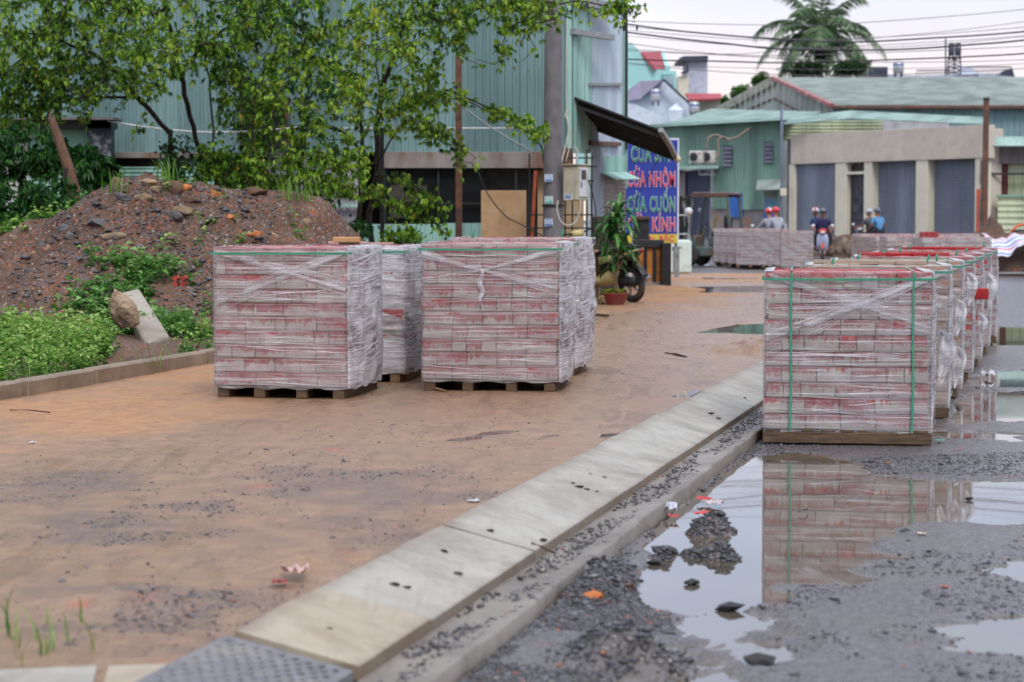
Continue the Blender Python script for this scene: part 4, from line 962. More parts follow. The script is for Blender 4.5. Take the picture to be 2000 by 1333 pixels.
# ------------------------------------------------------------------ concrete utility pole and what hangs on it
PC = pm('pole_concrete', (126, 122, 126), (104, 102, 106), 3, .7, .3, dirt=(88, 84, 88), stretch=(1, 1, .5))
up = thing('utility_pole', 'thick grey concrete utility pole with number plates in front of the shed', 'utility pole', (P(1081, 500, 29).x, 29, 0))
m = MB(); bx = P(1080, 460, 29).x; m.lathe([(.150, -.05), (.146, .5), (.128, 3), (.112, 5.0), (.1, 7)], (bx, 29, 0), 28); m.build('pole_shaft', PC, up, smooth=True)
BLUEPL = pm('blue_plate', (64, 128, 200), (56, 116, 186), 4, .4, .05); GREENPL = pm('green_plate', (70, 176, 160), (60, 160, 146), 4, .4, .05); PWHITE = pm('plate_white', (226, 232, 238), (216, 222, 230), 4, .5, .05)
for (py, mt, tx) in ((348, BLUEPL, '005'), (391, GREENPL, '009'), (435, BLUEPL, '005')):
    q = P(1071, py, 28.84); m = MB(); m.box((q.x+.005, 28.845, q.z), (.115, .006, .105)); pl = m.build('number_plate', PWHITE, up)
    m = MB(); m.box((q.x+.005, 28.8405, q.z), (.104, .003, .092)); m.build('plate_face', mt, pl)
    text_mesh(tx, .085, PWHITE, (q.x+.005, 28.8375, q.z+.004), 0, 'plate_digits', pl, .002, .85)
for z_ in (.9, zz(402, 29)):
    m = MB(); m.lathe([(.158, -.012), (.16, 0), (.158, .012)], (bx, 29, z_), 24); m.build('steel_band', DARK, up)
mb_ = thing('meter_box', 'beige electric meter box with open white door fixed to the pole', 'meter box', (P(1114, 392, 28.7).x, 28.7, zz(392, 28.7)), R(-36))
BEIGE = pm('beige_box', (196, 190, 172), (178, 172, 156), 4, .5, .1, dirt=(150, 140, 116))
m = MB(); hz = zz(322, 28.7)-zz(390, 28.7); m.box((0, .13, hz/2), (.25, .27, hz), ch=.012); m.build('box_body', BEIGE, mb_, True)
m = MB(); m.box((0, .125, hz+.012), (.29, .31, .022), ch=.006); m.build('box_lid', pm('box_lid', (170, 160, 138), (150, 140, 118), 4, .5, .1), mb_, True)
m = MB(); m.box((.136, .12, hz*.52), (.014, .22, hz*.84), ch=.004); dr = m.build('box_door', WHITEP, mb_, True)
m = MB(); m.box((.146, .12, hz*.74), (.006, .11, .13), ch=.002); m.build('glass_window', GLASSD, dr, True)
m = MB(); m.box((.15, .06, hz*.47), (.02, .035, .07), ch=.004); m.build('latch', GALV, dr, True)
m = MB(); m.box((-.03, -.008, .045), (.13, .004, .08), ch=.001); pl = m.build('number_plate', PWHITE, mb_, True)
me_loc = mb_.matrix_basis @ Vector((-.03, -.0125, .048)); text_mesh('005', .075, pm('plate_blue_ink', (44, 100, 184), (40, 92, 170), 4, .5), tuple(me_loc), R(-36), 'plate_digits', pl, .0025, .85)
WC = pm('pale_cable', (196, 192, 182), (176, 172, 162), 8, .5)
def cable(name, pts, r, mat, label, group=None, smooth=10):
    """a hanging cable through given points, rounded"""
    Q = []; n = len(pts)
    for i in range(n-1):
        p0, p1, p2, p3 = pts[max(i-1, 0)], pts[i], pts[i+1], pts[min(i+2, n-1)]
        for k in range(smooth):
            t = k/smooth; Q.append(.5*((2*p1)+(-p0+p2)*t+(2*p0-5*p1+4*p2-p3)*t*t+(-p0+3*p1-3*p2+p3)*t**3))
    Q.append(pts[-1]); m = MB(); m.tube(Q, r, 6); return tag(m.build(name, mat, smooth=True), label, 'cable', group)
cable('looped_cable', [P(x, y, 28.55) for x, y in ((1090, 392), (1088, 410), (1095, 432), (1110, 441), (1125, 432), (1133, 410), (1134, 392))], .012, WC, 'pale cable looping under the meter box')
cable('service_cable', [P(x, y, 28.6) for x, y in ((1096, 320), (1108, 270), (1110, 240), (1104, 225), (1112, 215))], .013, WC, 'pale cable rising from the left of the meter box lid')
cable('service_cable', [P(x, y, 28.6) for x, y in ((1104, 318), (1116, 268), (1108, 238), (1106, 150), (1108, -20))], .009, WC, 'thin pale cable climbing the right edge of the pole')
cable('service_cable', [P(x, y, 28.7) for x, y in ((1126, 316), (1128, 298), (1122, 285))], .012, WC, 'short pale cable stub over the right of the meter box')
cable('black_cable', [P(x, y, 29.5) for x, y in ((1062, 318), (1056, 285), (1030, 258), (980, 232), (900, 190))], .014, BLACK, 'black cable curving from the pole up into the branches')
cable('black_cable', [P(x, y, 29.3) for x, y in ((930, 325), (950, 375), (985, 420), (1020, 440), (1062, 462))], .01, DARK, 'dark cable sagging in front of the plywood board')
cable('black_cable', [P(x, y, 29.0) for x, y in ((1140, 330), (1155, 370), (1163, 410), (1166, 470))], .009, BLACK, 'black cable dropping from the lattice behind the pot plant')
cable('steel_stay', [P(x, y, 29.2) for x, y in ((880, 190), (960, 250), (1046, 300))], .012, GALV, 'grey stay wire running down to the fascia left of the pole')
# black lattice of bars behind the pole
lt = thing('bar_lattice', 'black steel bar lattice standing behind the concrete pole', 'lattice', (P(1120, 490, 30).x, 30.2, 0))
for px, t_ in ((1034, 300), (1104, 300), (1118, 300), (1146, 292), (1156, 300)):
    m = MB(); q0, q1 = P(px, t_, 30.2), P(px, 500, 30.2); m.bar((q0.x, 30.2, q0.z), (q0.x, 30.2, 0), .022); m.build('upright_bar', BLACK, lt)
for k, py in enumerate((309, 326, 354, 420, 446, 464, 476)):
    a_ = 1106 if k < 3 else 1030; m = MB(); m.bar(P(a_, py, 30.17), P(1160 if k != 1 else 1165, py, 30.17), .02); m.build('cross_bar', BLACK, lt)
m = MB(); m.bar(P(1046, 334, 30.4), P(1038, 480, 30.4), .05); tag(m.build('orange_pipe', pm('orange_pipe', (190, 92, 56), (160, 76, 48), 6, .5)), 'orange pipe leaning in the lattice left of the pole', 'pipe')
m = MB(); q = P(1148, 400, 31); m.tube([(q.x, 31, zz(300, 31)), (q.x, 31, 0)], .06, 12); tag(m.build('downpipe', MINT), 'mint green downpipe right of the concrete pole', 'pipe')

# ------------------------------------------------------------------ rubble mound
CRX = [-9, -7.5, -5.6, -5.1, -4.75, -4.2, -3.95, -3.3, -2.9, -2.5, -2.1, -1.75, -1.2]
CRZ = [1.0, 1.0, 1.02, 1.16, 1.36, 1.58, 1.64, 1.50, 1.43, 1.48, 1.34, .95, 0.0]
def mound_z(X, Y, O=None):
    zc = np.interp(X, CRX, CRZ); yc = np.interp(X, [-9, -6, -4.2, -2.5, -1], [23.2, 22.7, 22.4, 23.4, 24]); yf = np.interp(X, [-9, -5, -4, -3, -1.5], [19.8, 19.7, 18.9, 19.3, 20.5])
    t = (Y-yf)/(yc-yf); u = np.where(t < 1, np.clip(t, 0, 1), np.clip(1-(Y-yc)/4.0, 0, 1))
    steep = np.interp(X, [-6, -4.8, -4.2], [.62, .7, 1.05]); pr_ = np.where(t < 1, u**steep, u**.9)
    pr_ = np.where(t < 1, pr_*(1-.12*np.sin(np.pi*pr_)), pr_); z = zc*pr_
    am = np.clip(z/.35, 0, 1)
    z = z+am*(fbm(X*1.5, Y*1.5, 5, 201)*.34+fbm(X*6, Y*6, 4, 203)*.22+fbm(X*20, Y*20, 3, 207)*.045)*np.where(np.abs(t-1) < .12, .5, 1)
    return np.where(z > .012, z+.05, -.05)
A = np.arange(-9, -1.1, .035); B = np.arange(18.5, 27.5, .04)
mo = grid('rubble_mound', A, B, mound_z, SOIL, 0, 0, kind=None); tag(mo, 'heap of dark soil, gravel and rubble piled in front of the shed', 'rubble mound')
n = 15000; X = rng.uniform(-9, -2.6, n); Y = rng.uniform(18.8, 23.6, n); Z = mound_z(X, Y); k = (Z > .15) & ((X > -5.0) | (rng.random(n) < .3)); X, Y, Z = X[k], Y[k], Z[k]
r = np.where(rng.random(len(X)) < .7, rng.random(len(X))*.7, rng.random(len(X)))
stones('mound_gravel', X, Y, Z, np.clip(rng.lognormal(-4.45, .55, len(X)), .005, .06), r, label='bluish and reddish gravel covering the rubble mound')
def rock(px, py, w_, h_, mat, lb, seed, Y=None, name='rock', rot=0, sub=3, flat=1.0, ang=True):
    """boulder set on the surface where the pixel ray meets the mound"""
    if Y is None:
        for Y in np.arange(18.2, 24.5, .03):
            q = P(px, py, Y)
            if q.z <= max(float(mound_z(np.array([q.x]), np.array([Y]))[0]), .06): break
    q = P(px, py, Y); V, F = ico_np(sub); s = 1.3*w_*Y/FPX/2; hh = 1.35*h_*Y/FPX/2; g = np.random.default_rng(seed)
    D = g.normal(size=(14, 3)); D /= np.linalg.norm(D, axis=1, keepdims=True); lim = g.uniform(.5, .82, 14)
    W = V.copy()
    for d, l in zip(D, lim):
        t = W @ d; W = W-np.clip(t-l, 0, None)[:, None]*d[None]
    nn = fbm(V[:, 0]*3+seed, V[:, 1]*3+V[:, 2]*2.3, 4, seed)*.5; W = W*(1+nn[:, None])
    W *= np.array([s, s*.8, hh]); c_, s_ = math.cos(rot), math.sin(rot)
    W = np.stack([W[:, 0]*c_-W[:, 2]*s_, W[:, 1], W[:, 0]*s_+W[:, 2]*c_], -1)+np.array(q)
    o = np_mesh(name, W, F, mat, None, np.full(len(W), .5)); return tag(o, lb, 'rock')
RK1 = pm('tan_rock', (150, 128, 100), (112, 94, 74), 9, .85, .9, .01, dirt=(84, 70, 58)); RK2 = pm('grey_slab_rock', (90, 88, 92), (70, 68, 74), 9, .7, .8, .008, dirt=(110, 100, 90))
RK3 = pm('orange_clay', (190, 118, 66), (160, 90, 52), 9, .85, .8, .01, dirt=(110, 74, 52)); RK4 = pm('brown_clod', (104, 78, 60), (80, 60, 48), 7, .9, .9, .012)
for a in ((230, 358, 30, 20, RK1, 'tan rock on the left shoulder of the mound top', 1), (291, 356, 26, 14, RK1, 'pale tan rock at the very top of the mound', 2), (300, 372, 28, 18, RK1, 'rounded brown rock just below the mound top', 3),
          (280, 386, 34, 18, RK1, 'light rock beside the slanting grey slab on the mound', 4), (335, 372, 38, 30, RK4, 'big brown clod right of the mound top', 5), (358, 366, 26, 18, RK3, 'bright orange lump of clay near the mound top', 6),
          (417, 382, 24, 16, RK3, 'orange brick lump with pale cap on the mound crest', 7), (365, 392, 36, 22, RK4, 'brown clod right below the orange clay', 8), (222, 462, 38, 18, RK1, 'flat tan rock in the middle of the mound face', 9),
          (353, 412, 40, 18, RK1, 'knobbly pale rock in the middle of the mound top', 10), (28, 468, 16, 12, RK1, 'small tan rock at the left end of the mound rim', 11), (600, 438, 20, 16, RK1, 'grey-tan rock on the right flank of the mound', 12),
          (498, 458, 30, 14, RK3, 'reddish orange clay patch near the left paver stack', 13), (450, 425, 14, 12, RK3, 'small orange stone right of the mound middle', 14), (95, 487, 18, 12, RK1, 'tan stone in the dark soil face at the left', 15), (534, 462, 20, 14, RK1, 'brown stone low on the right flank behind the stack', 16), (495, 374, 50, 16, RK4, 'long brown rock lying on the rear crest of the mound', 17)):
    rock(*a)
for a in ((250, 390, 46, 16, RK2, 'dark slanting slab under the mound top', 21, None, 'slab_rock', -.5), (192, 436, 44, 14, RK2, 'dark flat slab left of the middle of the mound', 22, None, 'slab_rock', -.25),
          (337, 422, 40, 24, RK2, 'dark angular block right of the mound middle', 23, None, 'slab_rock', -.3), (137, 462, 24, 16, RK2, 'dark block on the left shoulder of the mound', 24, None, 'slab_rock', -.1), (128, 445, 30, 16, RK2, 'grey purple slab at the edge of the creepers', 25, None, 'slab_rock', -.1)):
    rock(*a)
# broken concrete slab and boulder at the foot of the mound
m = MB(); Ys = 18.6; a, b, c, d = P(232, 572, 19.6), P(272, 562, 19.7), P(332, 655, 18.3), P(283, 672, 18.1)
V = []
m.slab([d, c, b, a], .20)
o = m.build('concrete_slab', m_conc('broken_slab', (168, 160, 148), (146, 138, 126), (120, 106, 90))); bez(o, 2, .03); tag(o, 'broken pale concrete slab leaning at the foot of the mound', 'slab')
rock(240, 610, 46, 70, pm('rough_boulder', (176, 152, 128), (130, 106, 86), 5, .85, .95, .03, dirt=(74, 64, 60), dscale=4), 'rough brown boulder leaning on the broken concrete slab', 31, 18.4, 'boulder', .2, 4)
m = MB(); q = P(345, 555, 18.9)
for i, (dx, dz) in enumerate(((0, 0), (.07, 0), (0, .055), (.07, .055))): m.tube([(q.x+dx, q.y-.09, q.z+dz), (q.x+dx, q.y+.09, q.z+dz)], .03, 4, True)
tag(m.build('hollow_brick', pm('red_hollow_brick', (160, 60, 44), (130, 48, 38), 8, .8)), 'broken red hollow brick among the weeds', 'brick')
rock(105, 735, 34, 24, RK1, 'grey stone half hidden in the weeds by the edging', 41, 15.2, 'rock')

for i, (px, py, w_, h_, mt, lb) in enumerate(((1185, 1118, 60, 34, RK3, 'orange clay clod at the gutter side of the gravel'), (1160, 1170, 44, 30, RK3, 'lower orange clay clod beside the gutter'), (1222, 1150, 40, 22, RK4, 'brown clod between the clay and the puddle'), (1195, 1270, 70, 30, RK4, 'flat brown mud clod at the bottom edge of the gravel'), (1285, 1280, 60, 34, RK4, 'brown mud clod beside the near puddle'))):
    q = G(px, py, RZ+.02); rock(px, py-4, w_*.8, h_*.7, mt, lb, 60+i, q.y, 'clod', 0, 4)
# ------------------------------------------------------------------ leaves
def leafmesh(name, C, D, Ln, Wd, rnd, mat, parent=None, fold=.25, curl=.25):
    n = len(C); up = np.array([0, 0, 1.0]); D = D/np.linalg.norm(D, axis=1, keepdims=True)
    S = np.cross(D, up+rng.normal(0, .35, (n, 3))); S /= np.maximum(np.linalg.norm(S, axis=1, keepdims=True), 1e-6); U = np.cross(S, D)
    Ln = Ln[:, None]; Wd = Wd[:, None]
    b = C; t = C+D*Ln-up*Ln*curl; mid = C+D*Ln*.45; l = mid-S*Wd/2+U*Wd*fold; r_ = mid+S*Wd/2+U*Wd*fold
    V = np.stack([b, l, t, r_], 1).reshape(-1, 3); i = np.arange(n)*4
    F = np.concatenate([np.stack([i, i+2, i+1], -1), np.stack([i, i+3, i+2], -1)])
    return np_mesh(name, V, F, mat, parent, np.repeat(rnd, 4))
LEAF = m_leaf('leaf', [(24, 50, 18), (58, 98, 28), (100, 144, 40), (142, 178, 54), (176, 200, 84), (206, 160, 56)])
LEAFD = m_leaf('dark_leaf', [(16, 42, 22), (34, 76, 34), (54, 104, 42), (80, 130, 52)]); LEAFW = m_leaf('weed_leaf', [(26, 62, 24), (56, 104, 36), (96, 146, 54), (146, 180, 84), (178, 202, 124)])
GRASS = m_leaf('grass_blade', [(60, 100, 36), (96, 140, 52), (140, 172, 80)])
def grow(trunks, att, seed=0, step=.16):
    """extend the limbs to every attractor, nearest first; returns nodes, parents, tips"""
    Nn = []; Pa = []; fixed = []
    for tr in trunks:
        prev = -1
        if tr[0][3] == 1 and Nn:      # starts from the nearest existing node
            A_ = np.array([p[:3] for p in Nn]); prev = int(np.argmin(((A_-np.array(tr[0][:3]))**2).sum(1)))
        for j in range(len(tr)-1):
            a, b = np.array(tr[j][:3]), np.array(tr[j+1][:3]); k = max(1, int(np.linalg.norm(b-a)/step))
            for t in range(k+(j == len(tr)-2)):
                p = a+(b-a)*t/k; Nn.append(p+rng.normal(0, .012, 3)); Pa.append(prev); prev = len(Nn)-1
    Nn = [np.array(p) for p in Nn]; arr = np.zeros((60000, 3)); arr[:len(Nn)] = Nn; n = len(Nn); par = list(Pa)
    A_ = att.copy(); d0 = np.array([((arr[:n]-a)**2).sum(1).min() for a in A_]); tips = []
    for a in A_[np.argsort(d0)]:
        d = ((arr[:n]-a)**2).sum(1); i = int(np.argmin(d)); L_ = math.sqrt(d[i]); k = max(1, int(L_/step)); s = arr[i].copy(); prev = i
        sag = rng.uniform(.02, .12)*L_; sd = rng.normal(0, .06*L_, 3)
        for t in range(1, k+1):
            u = t/k; p = s+(a-s)*u; p[2] += sag*math.sin(math.pi*u); p = p+sd*math.sin(math.pi*u)
            arr[n] = p; par.append(prev); prev = n; n += 1
            if n > 59990: break
        tips.append(prev)
    return arr[:n], np.array(par), np.array(tips)
def branch_mesh(name, nodes, par, parent, rmin=.005, rmax=.2, base=None, expo=.5, mat=BARK, k=5):
    n = len(nodes); cnt = np.zeros(n); ch = [[] for _ in range(n)]
    for i in range(n-1, -1, -1):
        if cnt[i] == 0: cnt[i] = 1
        if par[i] >= 0: cnt[par[i]] += cnt[i]; ch[par[i]].append(i)
    rad = np.clip(rmin*cnt**expo*.8, rmin, rmax); V = []; F = []; c = 0
    i = np.array([j for j in range(n) if par[j] >= 0]); a = nodes[par[i]]; b = nodes[i]; d = b-a; L_ = np.linalg.norm(d, axis=1, keepdims=True)+1e-9; d = d/L_
    ref = np.where(np.abs(d[:, 2:3]) > .9, np.array([[1., 0, 0]]), np.array([[0, 0, 1.]])); x = np.cross(d, ref); x /= np.linalg.norm(x, axis=1, keepdims=True); y = np.cross(d, x)
    an = np.arange(k)*2*np.pi/k; ring = x[:, None]*np.cos(an)[None, :, None]+y[:, None]*np.sin(an)[None, :, None]
    ra = rad[par[i]]; ra = np.minimum(ra, rad[i]*1.6)
    Va = a[:, None]+ring*ra[:, None, None]; Vb = b[:, None]+ring*rad[i][:, None, None]
    V = np.concatenate([Va, Vb], 1).reshape(-1, 3); q = np.arange(len(i))[:, None]*2*k; kk = np.arange(k)[None]
    F = np.stack([q+kk, q+(kk+1) % k, q+k+(kk+1) % k, q+k+kk], -1).reshape(-1, 4)
    return np_mesh(name, V, F, mat, parent, None, True)
def clusters(name, nodes, par, tips, parent, per=6, leaf=.075, nl=5, mat=LEAF, tone=None, keep=1.0, droop=.7, lw=.42):
    """palmate bunches of leaflets hanging from the outer twigs"""
    C = []; 
    for t in tips:
        i = t; k = 0; lim = rng.integers(3, 3+per)
        while i >= 0 and k < lim:
            for _ in range(2 if k < 3 else 1): C.append(nodes[i]+rng.normal(0, .05, 3))
            i = par[i]; k += 1
    C = np.array(C); C = C[rng.random(len(C)) < keep]; n = len(C)
    ax = np.stack([rng.normal(0, .5, n), rng.normal(0, .5, n)-.25, -np.abs(rng.normal(droop, .3, n))], -1); ax /= np.linalg.norm(ax, axis=1, keepdims=True)
    ref = rng.normal(size=(n, 3)); s = np.cross(ax, ref); s /= np.linalg.norm(s, axis=1, keepdims=True); u = np.cross(ax, s)
    # tone follows the side of the crown and chance
    base_t = (rng.random(n)*.6+.0+.3*vnoise(C[:, 0]*1.1+40, C[:, 2]*1.1+9, 3)) if tone is None else tone(C)
    CC = []; DD = []; RR = []
    for j in range(nl):
        a = (j-(nl-1)/2)/(nl/2)*1.15+rng.normal(0, .12, n); d = ax*np.cos(a)[:, None]+s*np.sin(a)[:, None]+u*.25
        CC.append(C-ax*.0); DD.append(d); RR.append(np.clip(base_t+rng.normal(0, .05, n), 0, .92))
    CC = np.concatenate(CC); DD = np.concatenate(DD); RR = np.concatenate(RR); Ls = leaf*np.tile(rng.uniform(.65, 1.2, n), nl)*rng.uniform(.85, 1.1, n*nl)
    RR = np.where(rng.random(len(RR)) < .006, 1.0, RR)
    return leafmesh(name, CC, DD, Ls, Ls*lw, RR, mat, parent)
def att_box(x0, x1, y0, y1, Y0, Y1, n):
    px = rng.uniform(x0, x1, n); py = rng.uniform(y0, y1, n); YY = rng.uniform(Y0, Y1, n); return [tuple(P(a, b, c)) for a, b, c in zip(px, py, YY)]
def att_line(pts, n, spread, sy=.5):
    o_ = []
    for _ in range(n):
        i = rng.integers(0, len(pts)-1); t = rng.random(); a, b = pts[i], pts[i+1]
        q = P(a[0]+(b[0]-a[0])*t+rng.normal(0, spread), a[1]+(b[1]-a[1])*t+abs(rng.normal(0, spread)), a[2]+(b[2]-a[2])*t+rng.normal(0, sy)); o_.append(tuple(q))
    return o_
def limb(pts, cont=0): return [tuple(P(a, b, c))+(cont if i == 0 else 0,) for i, (a, b, c) in enumerate(pts)]
# right tree
t1 = thing('tree', 'dark many stemmed tree with drooping sprays in front of the shed, left of the pole', 'tree', tuple(P(715, 478, 28))[:2]+(0,))
tr = [limb([(688, 485, 28), (700, 420, 28), (712, 330, 28), (703, 230, 27.8), (712, 120, 27.6), (700, 20, 27.5), (690, -80, 27.4)]),
      limb([(728, 480, 28.1), (722, 420, 28.1), (735, 340, 28.1), (738, 250, 28), (748, 170, 27.8), (775, 90, 27.6), (800, 20, 27.4), (850, -60, 27.2)]),
      limb([(735, 260, 28), (740, 180, 27.7), (735, 80, 27.4), (730, -30, 27.2)], 1), limb([(745, 225, 28), (800, 190, 27.5), (880, 178, 27), (960, 212, 26.6), (1030, 240, 26.4), (1078, 272, 26.2)], 1),
      limb([(738, 320, 28), (790, 240, 27.7), (845, 250, 27.4), (890, 280, 27.1), (930, 310, 26.9)], 1), limb([(735, 345, 28), (780, 345, 27.6), (820, 370, 27.3), (850, 395, 27.0), (884, 420, 26.8)], 1),
      limb([(730, 390, 28), (775, 400, 27.4), (830, 415, 27), (870, 455, 26.8)], 1), limb([(790, 40, 27.4), (900, 20, 27), (1000, 10, 26.6), (1120, 5, 26.2), (1260, 10, 26)], 1),
      limb([(712, 300, 28), (660, 250, 27.6), (600, 240, 27), (540, 270, 26.6)], 1), limb([(705, 180, 27.7), (640, 120, 27.2), (560, 90, 26.8), (500, 60, 26.4)], 1), limb([(712, 330, 28), (650, 330, 27.6), (560, 350, 27.2)], 1)]
at = att_box(690, 900, -80, 110, 25.2, 28.6, 200)+att_box(880, 1060, -80, 55, 25.4, 27.4, 95)+att_box(900, 1060, 40, 130, 25.8, 27.4, 26)+att_box(690, 860, 110, 260, 26, 28.4, 120)\
    +att_line([(800, 190, 27.5), (880, 178, 27), (960, 212, 26.6), (1030, 240, 26.4), (1078, 268, 26.2)], 46, 9, .25)+att_line([(790, 240, 27.7), (845, 250, 27.4), (890, 280, 27.1), (930, 310, 26.9)], 26, 14, .3)\
    +att_line([(780, 345, 27.6), (820, 370, 27.3), (850, 390, 27.0), (870, 400, 26.8)], 26, 9, .2)+att_line([(775, 400, 27.4), (830, 415, 27), (868, 455, 26.8)], 18, 8, .2)+att_line([(1000, 5, 26.6), (1120, 10, 26.2), (1262, 12, 26)], 26, 16, .3)\
    +att_box(1200, 1262, 10, 70, 25.8, 26.4, 4)+att_box(430, 720, 150, 390, 25.0, 27.8, 190)+att_box(500, 700, -60, 160, 25.2, 27.8, 120)+att_box(470, 700, 300, 385, 25.2, 27.5, 80)+att_box(640, 760, 360, 400, 26.5, 27.5, 8)
nd, pa, tp = grow(tr, np.array(at)); branch_mesh('trunk', nd, pa, t1, .0045, .11, expo=.47); clusters('crown', nd, pa, tp, t1, 3, .070)
# left tree
t2 = thing('tree', 'leafy tree leaning over the rubble mound at the upper left', 'tree', tuple(P(400, 478, 28.6))[:2]+(0,))
tr = [limb([(400, 480, 28.8), (396, 330, 28.6), (372, 230, 28.2), (350, 140, 27.8), (330, 40, 27.4), (300, -60, 27)]), limb([(425, 470, 29.2), (420, 330, 29), (412, 200, 28.8), (402, 90, 28.5), (420, -60, 28)]),
      limb([(345, 440, 28.4), (330, 260, 27.9), (270, 190, 27.5), (200, 115, 27), (110, 75, 26.6), (20, 60, 26.2)]), limb([(270, 190, 27.5), (170, 190, 27), (80, 210, 26.7)], 1), limb([(230, 140, 27.2), (150, 130, 26.6), (40, 150, 26.2)], 1),
      limb([(350, 140, 27.8), (430, 60, 27), (520, 10, 26.6)], 1), limb([(300, 30, 27.2), (200, -10, 26.6), (80, -30, 26)], 1)]
at = att_box(-40, 280, -90, 110, 24.8, 28.4, 350)+att_box(260, 540, -90, 90, 25, 28.6, 210)+att_box(250, 480, 80, 150, 25.4, 27.6, 70)+att_box(-40, 190, 100, 215, 25.4, 27.8, 190)+att_box(190, 340, 90, 190, 25.6, 27.6, 60)\
    +att_box(-30, 120, 205, 260, 26, 27.6, 44)+att_box(420, 560, 90, 260, 26, 27.4, 90)+att_box(390, 470, 280, 350, 26, 28, 20)+att_box(130, 300, 215, 260, 26.6, 27.6, 6)
nd, pa, tp = grow(tr, np.array(at)); branch_mesh('trunk', nd, pa, t2, .0045, .085, expo=.45)
clusters('crown', nd, pa, tp, t2, 3, .068)
t3 = thing('tree', 'added dark tree standing in for the shade on the shed wall between the other two', 'tree', tuple(P(590, 478, 30.6))[:2]+(0,))  # tree added so its dark foliage gives the wall behind its shade
tr = [limb([(590, 480, 30.6), (585, 330, 30.6), (600, 180, 30.4), (590, 20, 30.2), (600, -80, 30)]), limb([(588, 300, 30.6), (520, 200, 30.4), (470, 100, 30.2)], 1), limb([(598, 200, 30.4), (660, 120, 30.3), (690, 20, 30.2)], 1)]
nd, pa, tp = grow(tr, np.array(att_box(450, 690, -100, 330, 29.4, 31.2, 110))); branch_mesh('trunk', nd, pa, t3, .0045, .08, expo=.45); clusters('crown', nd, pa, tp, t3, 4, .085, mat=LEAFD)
# understory: one object per shrub
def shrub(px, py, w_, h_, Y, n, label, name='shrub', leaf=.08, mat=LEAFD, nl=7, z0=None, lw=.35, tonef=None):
    q = P(px, py, Y); z0 = q.z-h_*Y/FPX/2 if z0 is None else z0; rt = thing(name, label, 'shrub' if name == 'shrub' else name.replace('_', ' '), (q.x, Y, z0))
    W_, H_ = w_*Y/FPX/2, h_*Y/FPX/2; a = rng.normal(size=(n, 3)); a /= np.linalg.norm(a, axis=1, keepdims=True); a *= rng.random((n, 1))**.33
    att = np.array(q)+a*np.array([W_, min(W_, .8), H_]); nst = 4
    tr = [[(q.x+random.uniform(-.4, .4)*W_, Y+random.uniform(-.1, .1), z0, 0), (q.x+random.uniform(-.6, .6)*W_, Y, q.z, 0)] for _ in range(nst)]
    nd, pa, tp = grow(tr, att, step=.12); branch_mesh('stem', nd, pa, rt, .003, .02); clusters('foliage', nd, pa, tp, rt, 4, leaf, nl, mat, lw=lw, droop=.45, tone=tonef); return rt
shrub(40, 300, 190, 130, 25.0, 60, 'broad leaved shrub at the far left edge, above the creepers', leaf=.10)
shrub(60, 400, 240, 110, 24.0, 90, 'dense dark green shrub behind the left end of the mound', leaf=.1)
shrub(185, 330, 110, 70, 25.5, 34, 'feathery shrub in front of the dark annex post', leaf=.14, lw=.28)
shrub(130, 290, 120, 60, 25.8, 20, 'thin shrub hanging before the teal annex door', leaf=.12)
shrub(345, 310, 80, 110, 28.0, 46, 'ivy covered bush climbing beside the left tree stems', leaf=.06)
shrub(455, 330, 190, 90, 26.8, 95, 'mid green bush on the crest of the mound between the trees', leaf=.075, mat=LEAF)
shrub(600, 400, 120, 80, 27.4, 40, 'scrubby bush at the right end of the mound', leaf=.06)
shrub(690, 452, 90, 50, 26.5, 40, 'low weedy bush at the foot of the dark tree', leaf=.05)
shrub(790, 462, 90, 52, 26.2, 60, 'small round leafed bush behind the two front stacks', leaf=.05, mat=LEAF)
shrub(640, 455, 60, 60, 25.6, 24, 'sparse bush behind the red topped stacks', leaf=.06)
# broken stump
st = thing('broken_stump', 'broken bare tree stump with splintered top at the left', 'stump', tuple(P(150, 400, 24.5))[:2]+(.6,))
m = MB(); m.tube([P(152, 440, 24.5), P(150, 395, 24.5), P(134, 330, 24.5), P(112, 265, 24.5), P(100, 232, 24.5)], [.085, .075, .07, .055, .045], 9)
m.tube([P(106, 246, 24.5), P(98, 224, 24.5), P(100, 214, 24.5)], [.03, .02, .003], 5); m.build('stump_trunk', pm('bare_wood', (112, 82, 62), (80, 60, 50), 9, .85, .8, .01, stretch=(3, 3, .4)), st)
m = MB(); m.tube([P(130, 330, 24.45), P(120, 370, 24.4), P(124, 415, 24.4)], [.03, .02, .018], 6); m.build('side_stem', BARK, st)

# ------------------------------------------------------------------ weeds and creepers
def weeds(name, X, Y, Z, H_, nleaf, leaf, mat, label, spread=.5, cat='weeds', lw=.4):
    n = len(X); k = nleaf; t = rng.random((n, k)); h = H_[:, None]*t; a = rng.uniform(0, 6.28, (n, k)); lean = rng.normal(0, .25, (n, 2))
    C = np.stack([X[:, None]+lean[:, :1]*h+rng.normal(0, .02, (n, k)), Y[:, None]+lean[:, 1:]*h+rng.normal(0, .02, (n, k)), Z[:, None]+h], -1).reshape(-1, 3)
    D = np.stack([np.cos(a), np.sin(a)-.15, rng.uniform(-.1, .9, (n, k))], -1).reshape(-1, 3); L_ = leaf*rng.uniform(.5, 1.3, n*k)
    r = np.clip(.25+.5*t.ravel()+rng.normal(0, .14, n*k)+.35*(vnoise(C[:, 0]*1.3, C[:, 1]*1.3, 5)-.5), 0, 1)
    o = leafmesh(name, C, D, L_, L_*lw, r, mat, None, .2, .3); return tag(o, label, cat, None, 'stuff')
def ground_left(X, Y):
    return np.maximum(verge_z(X, Y, off_of(X, Y)), mound_z(X, Y))
def scatter(poly, n, z=.1):
    X, Y = in_poly(poly, z, n); return X, Y, ground_left(X, Y)
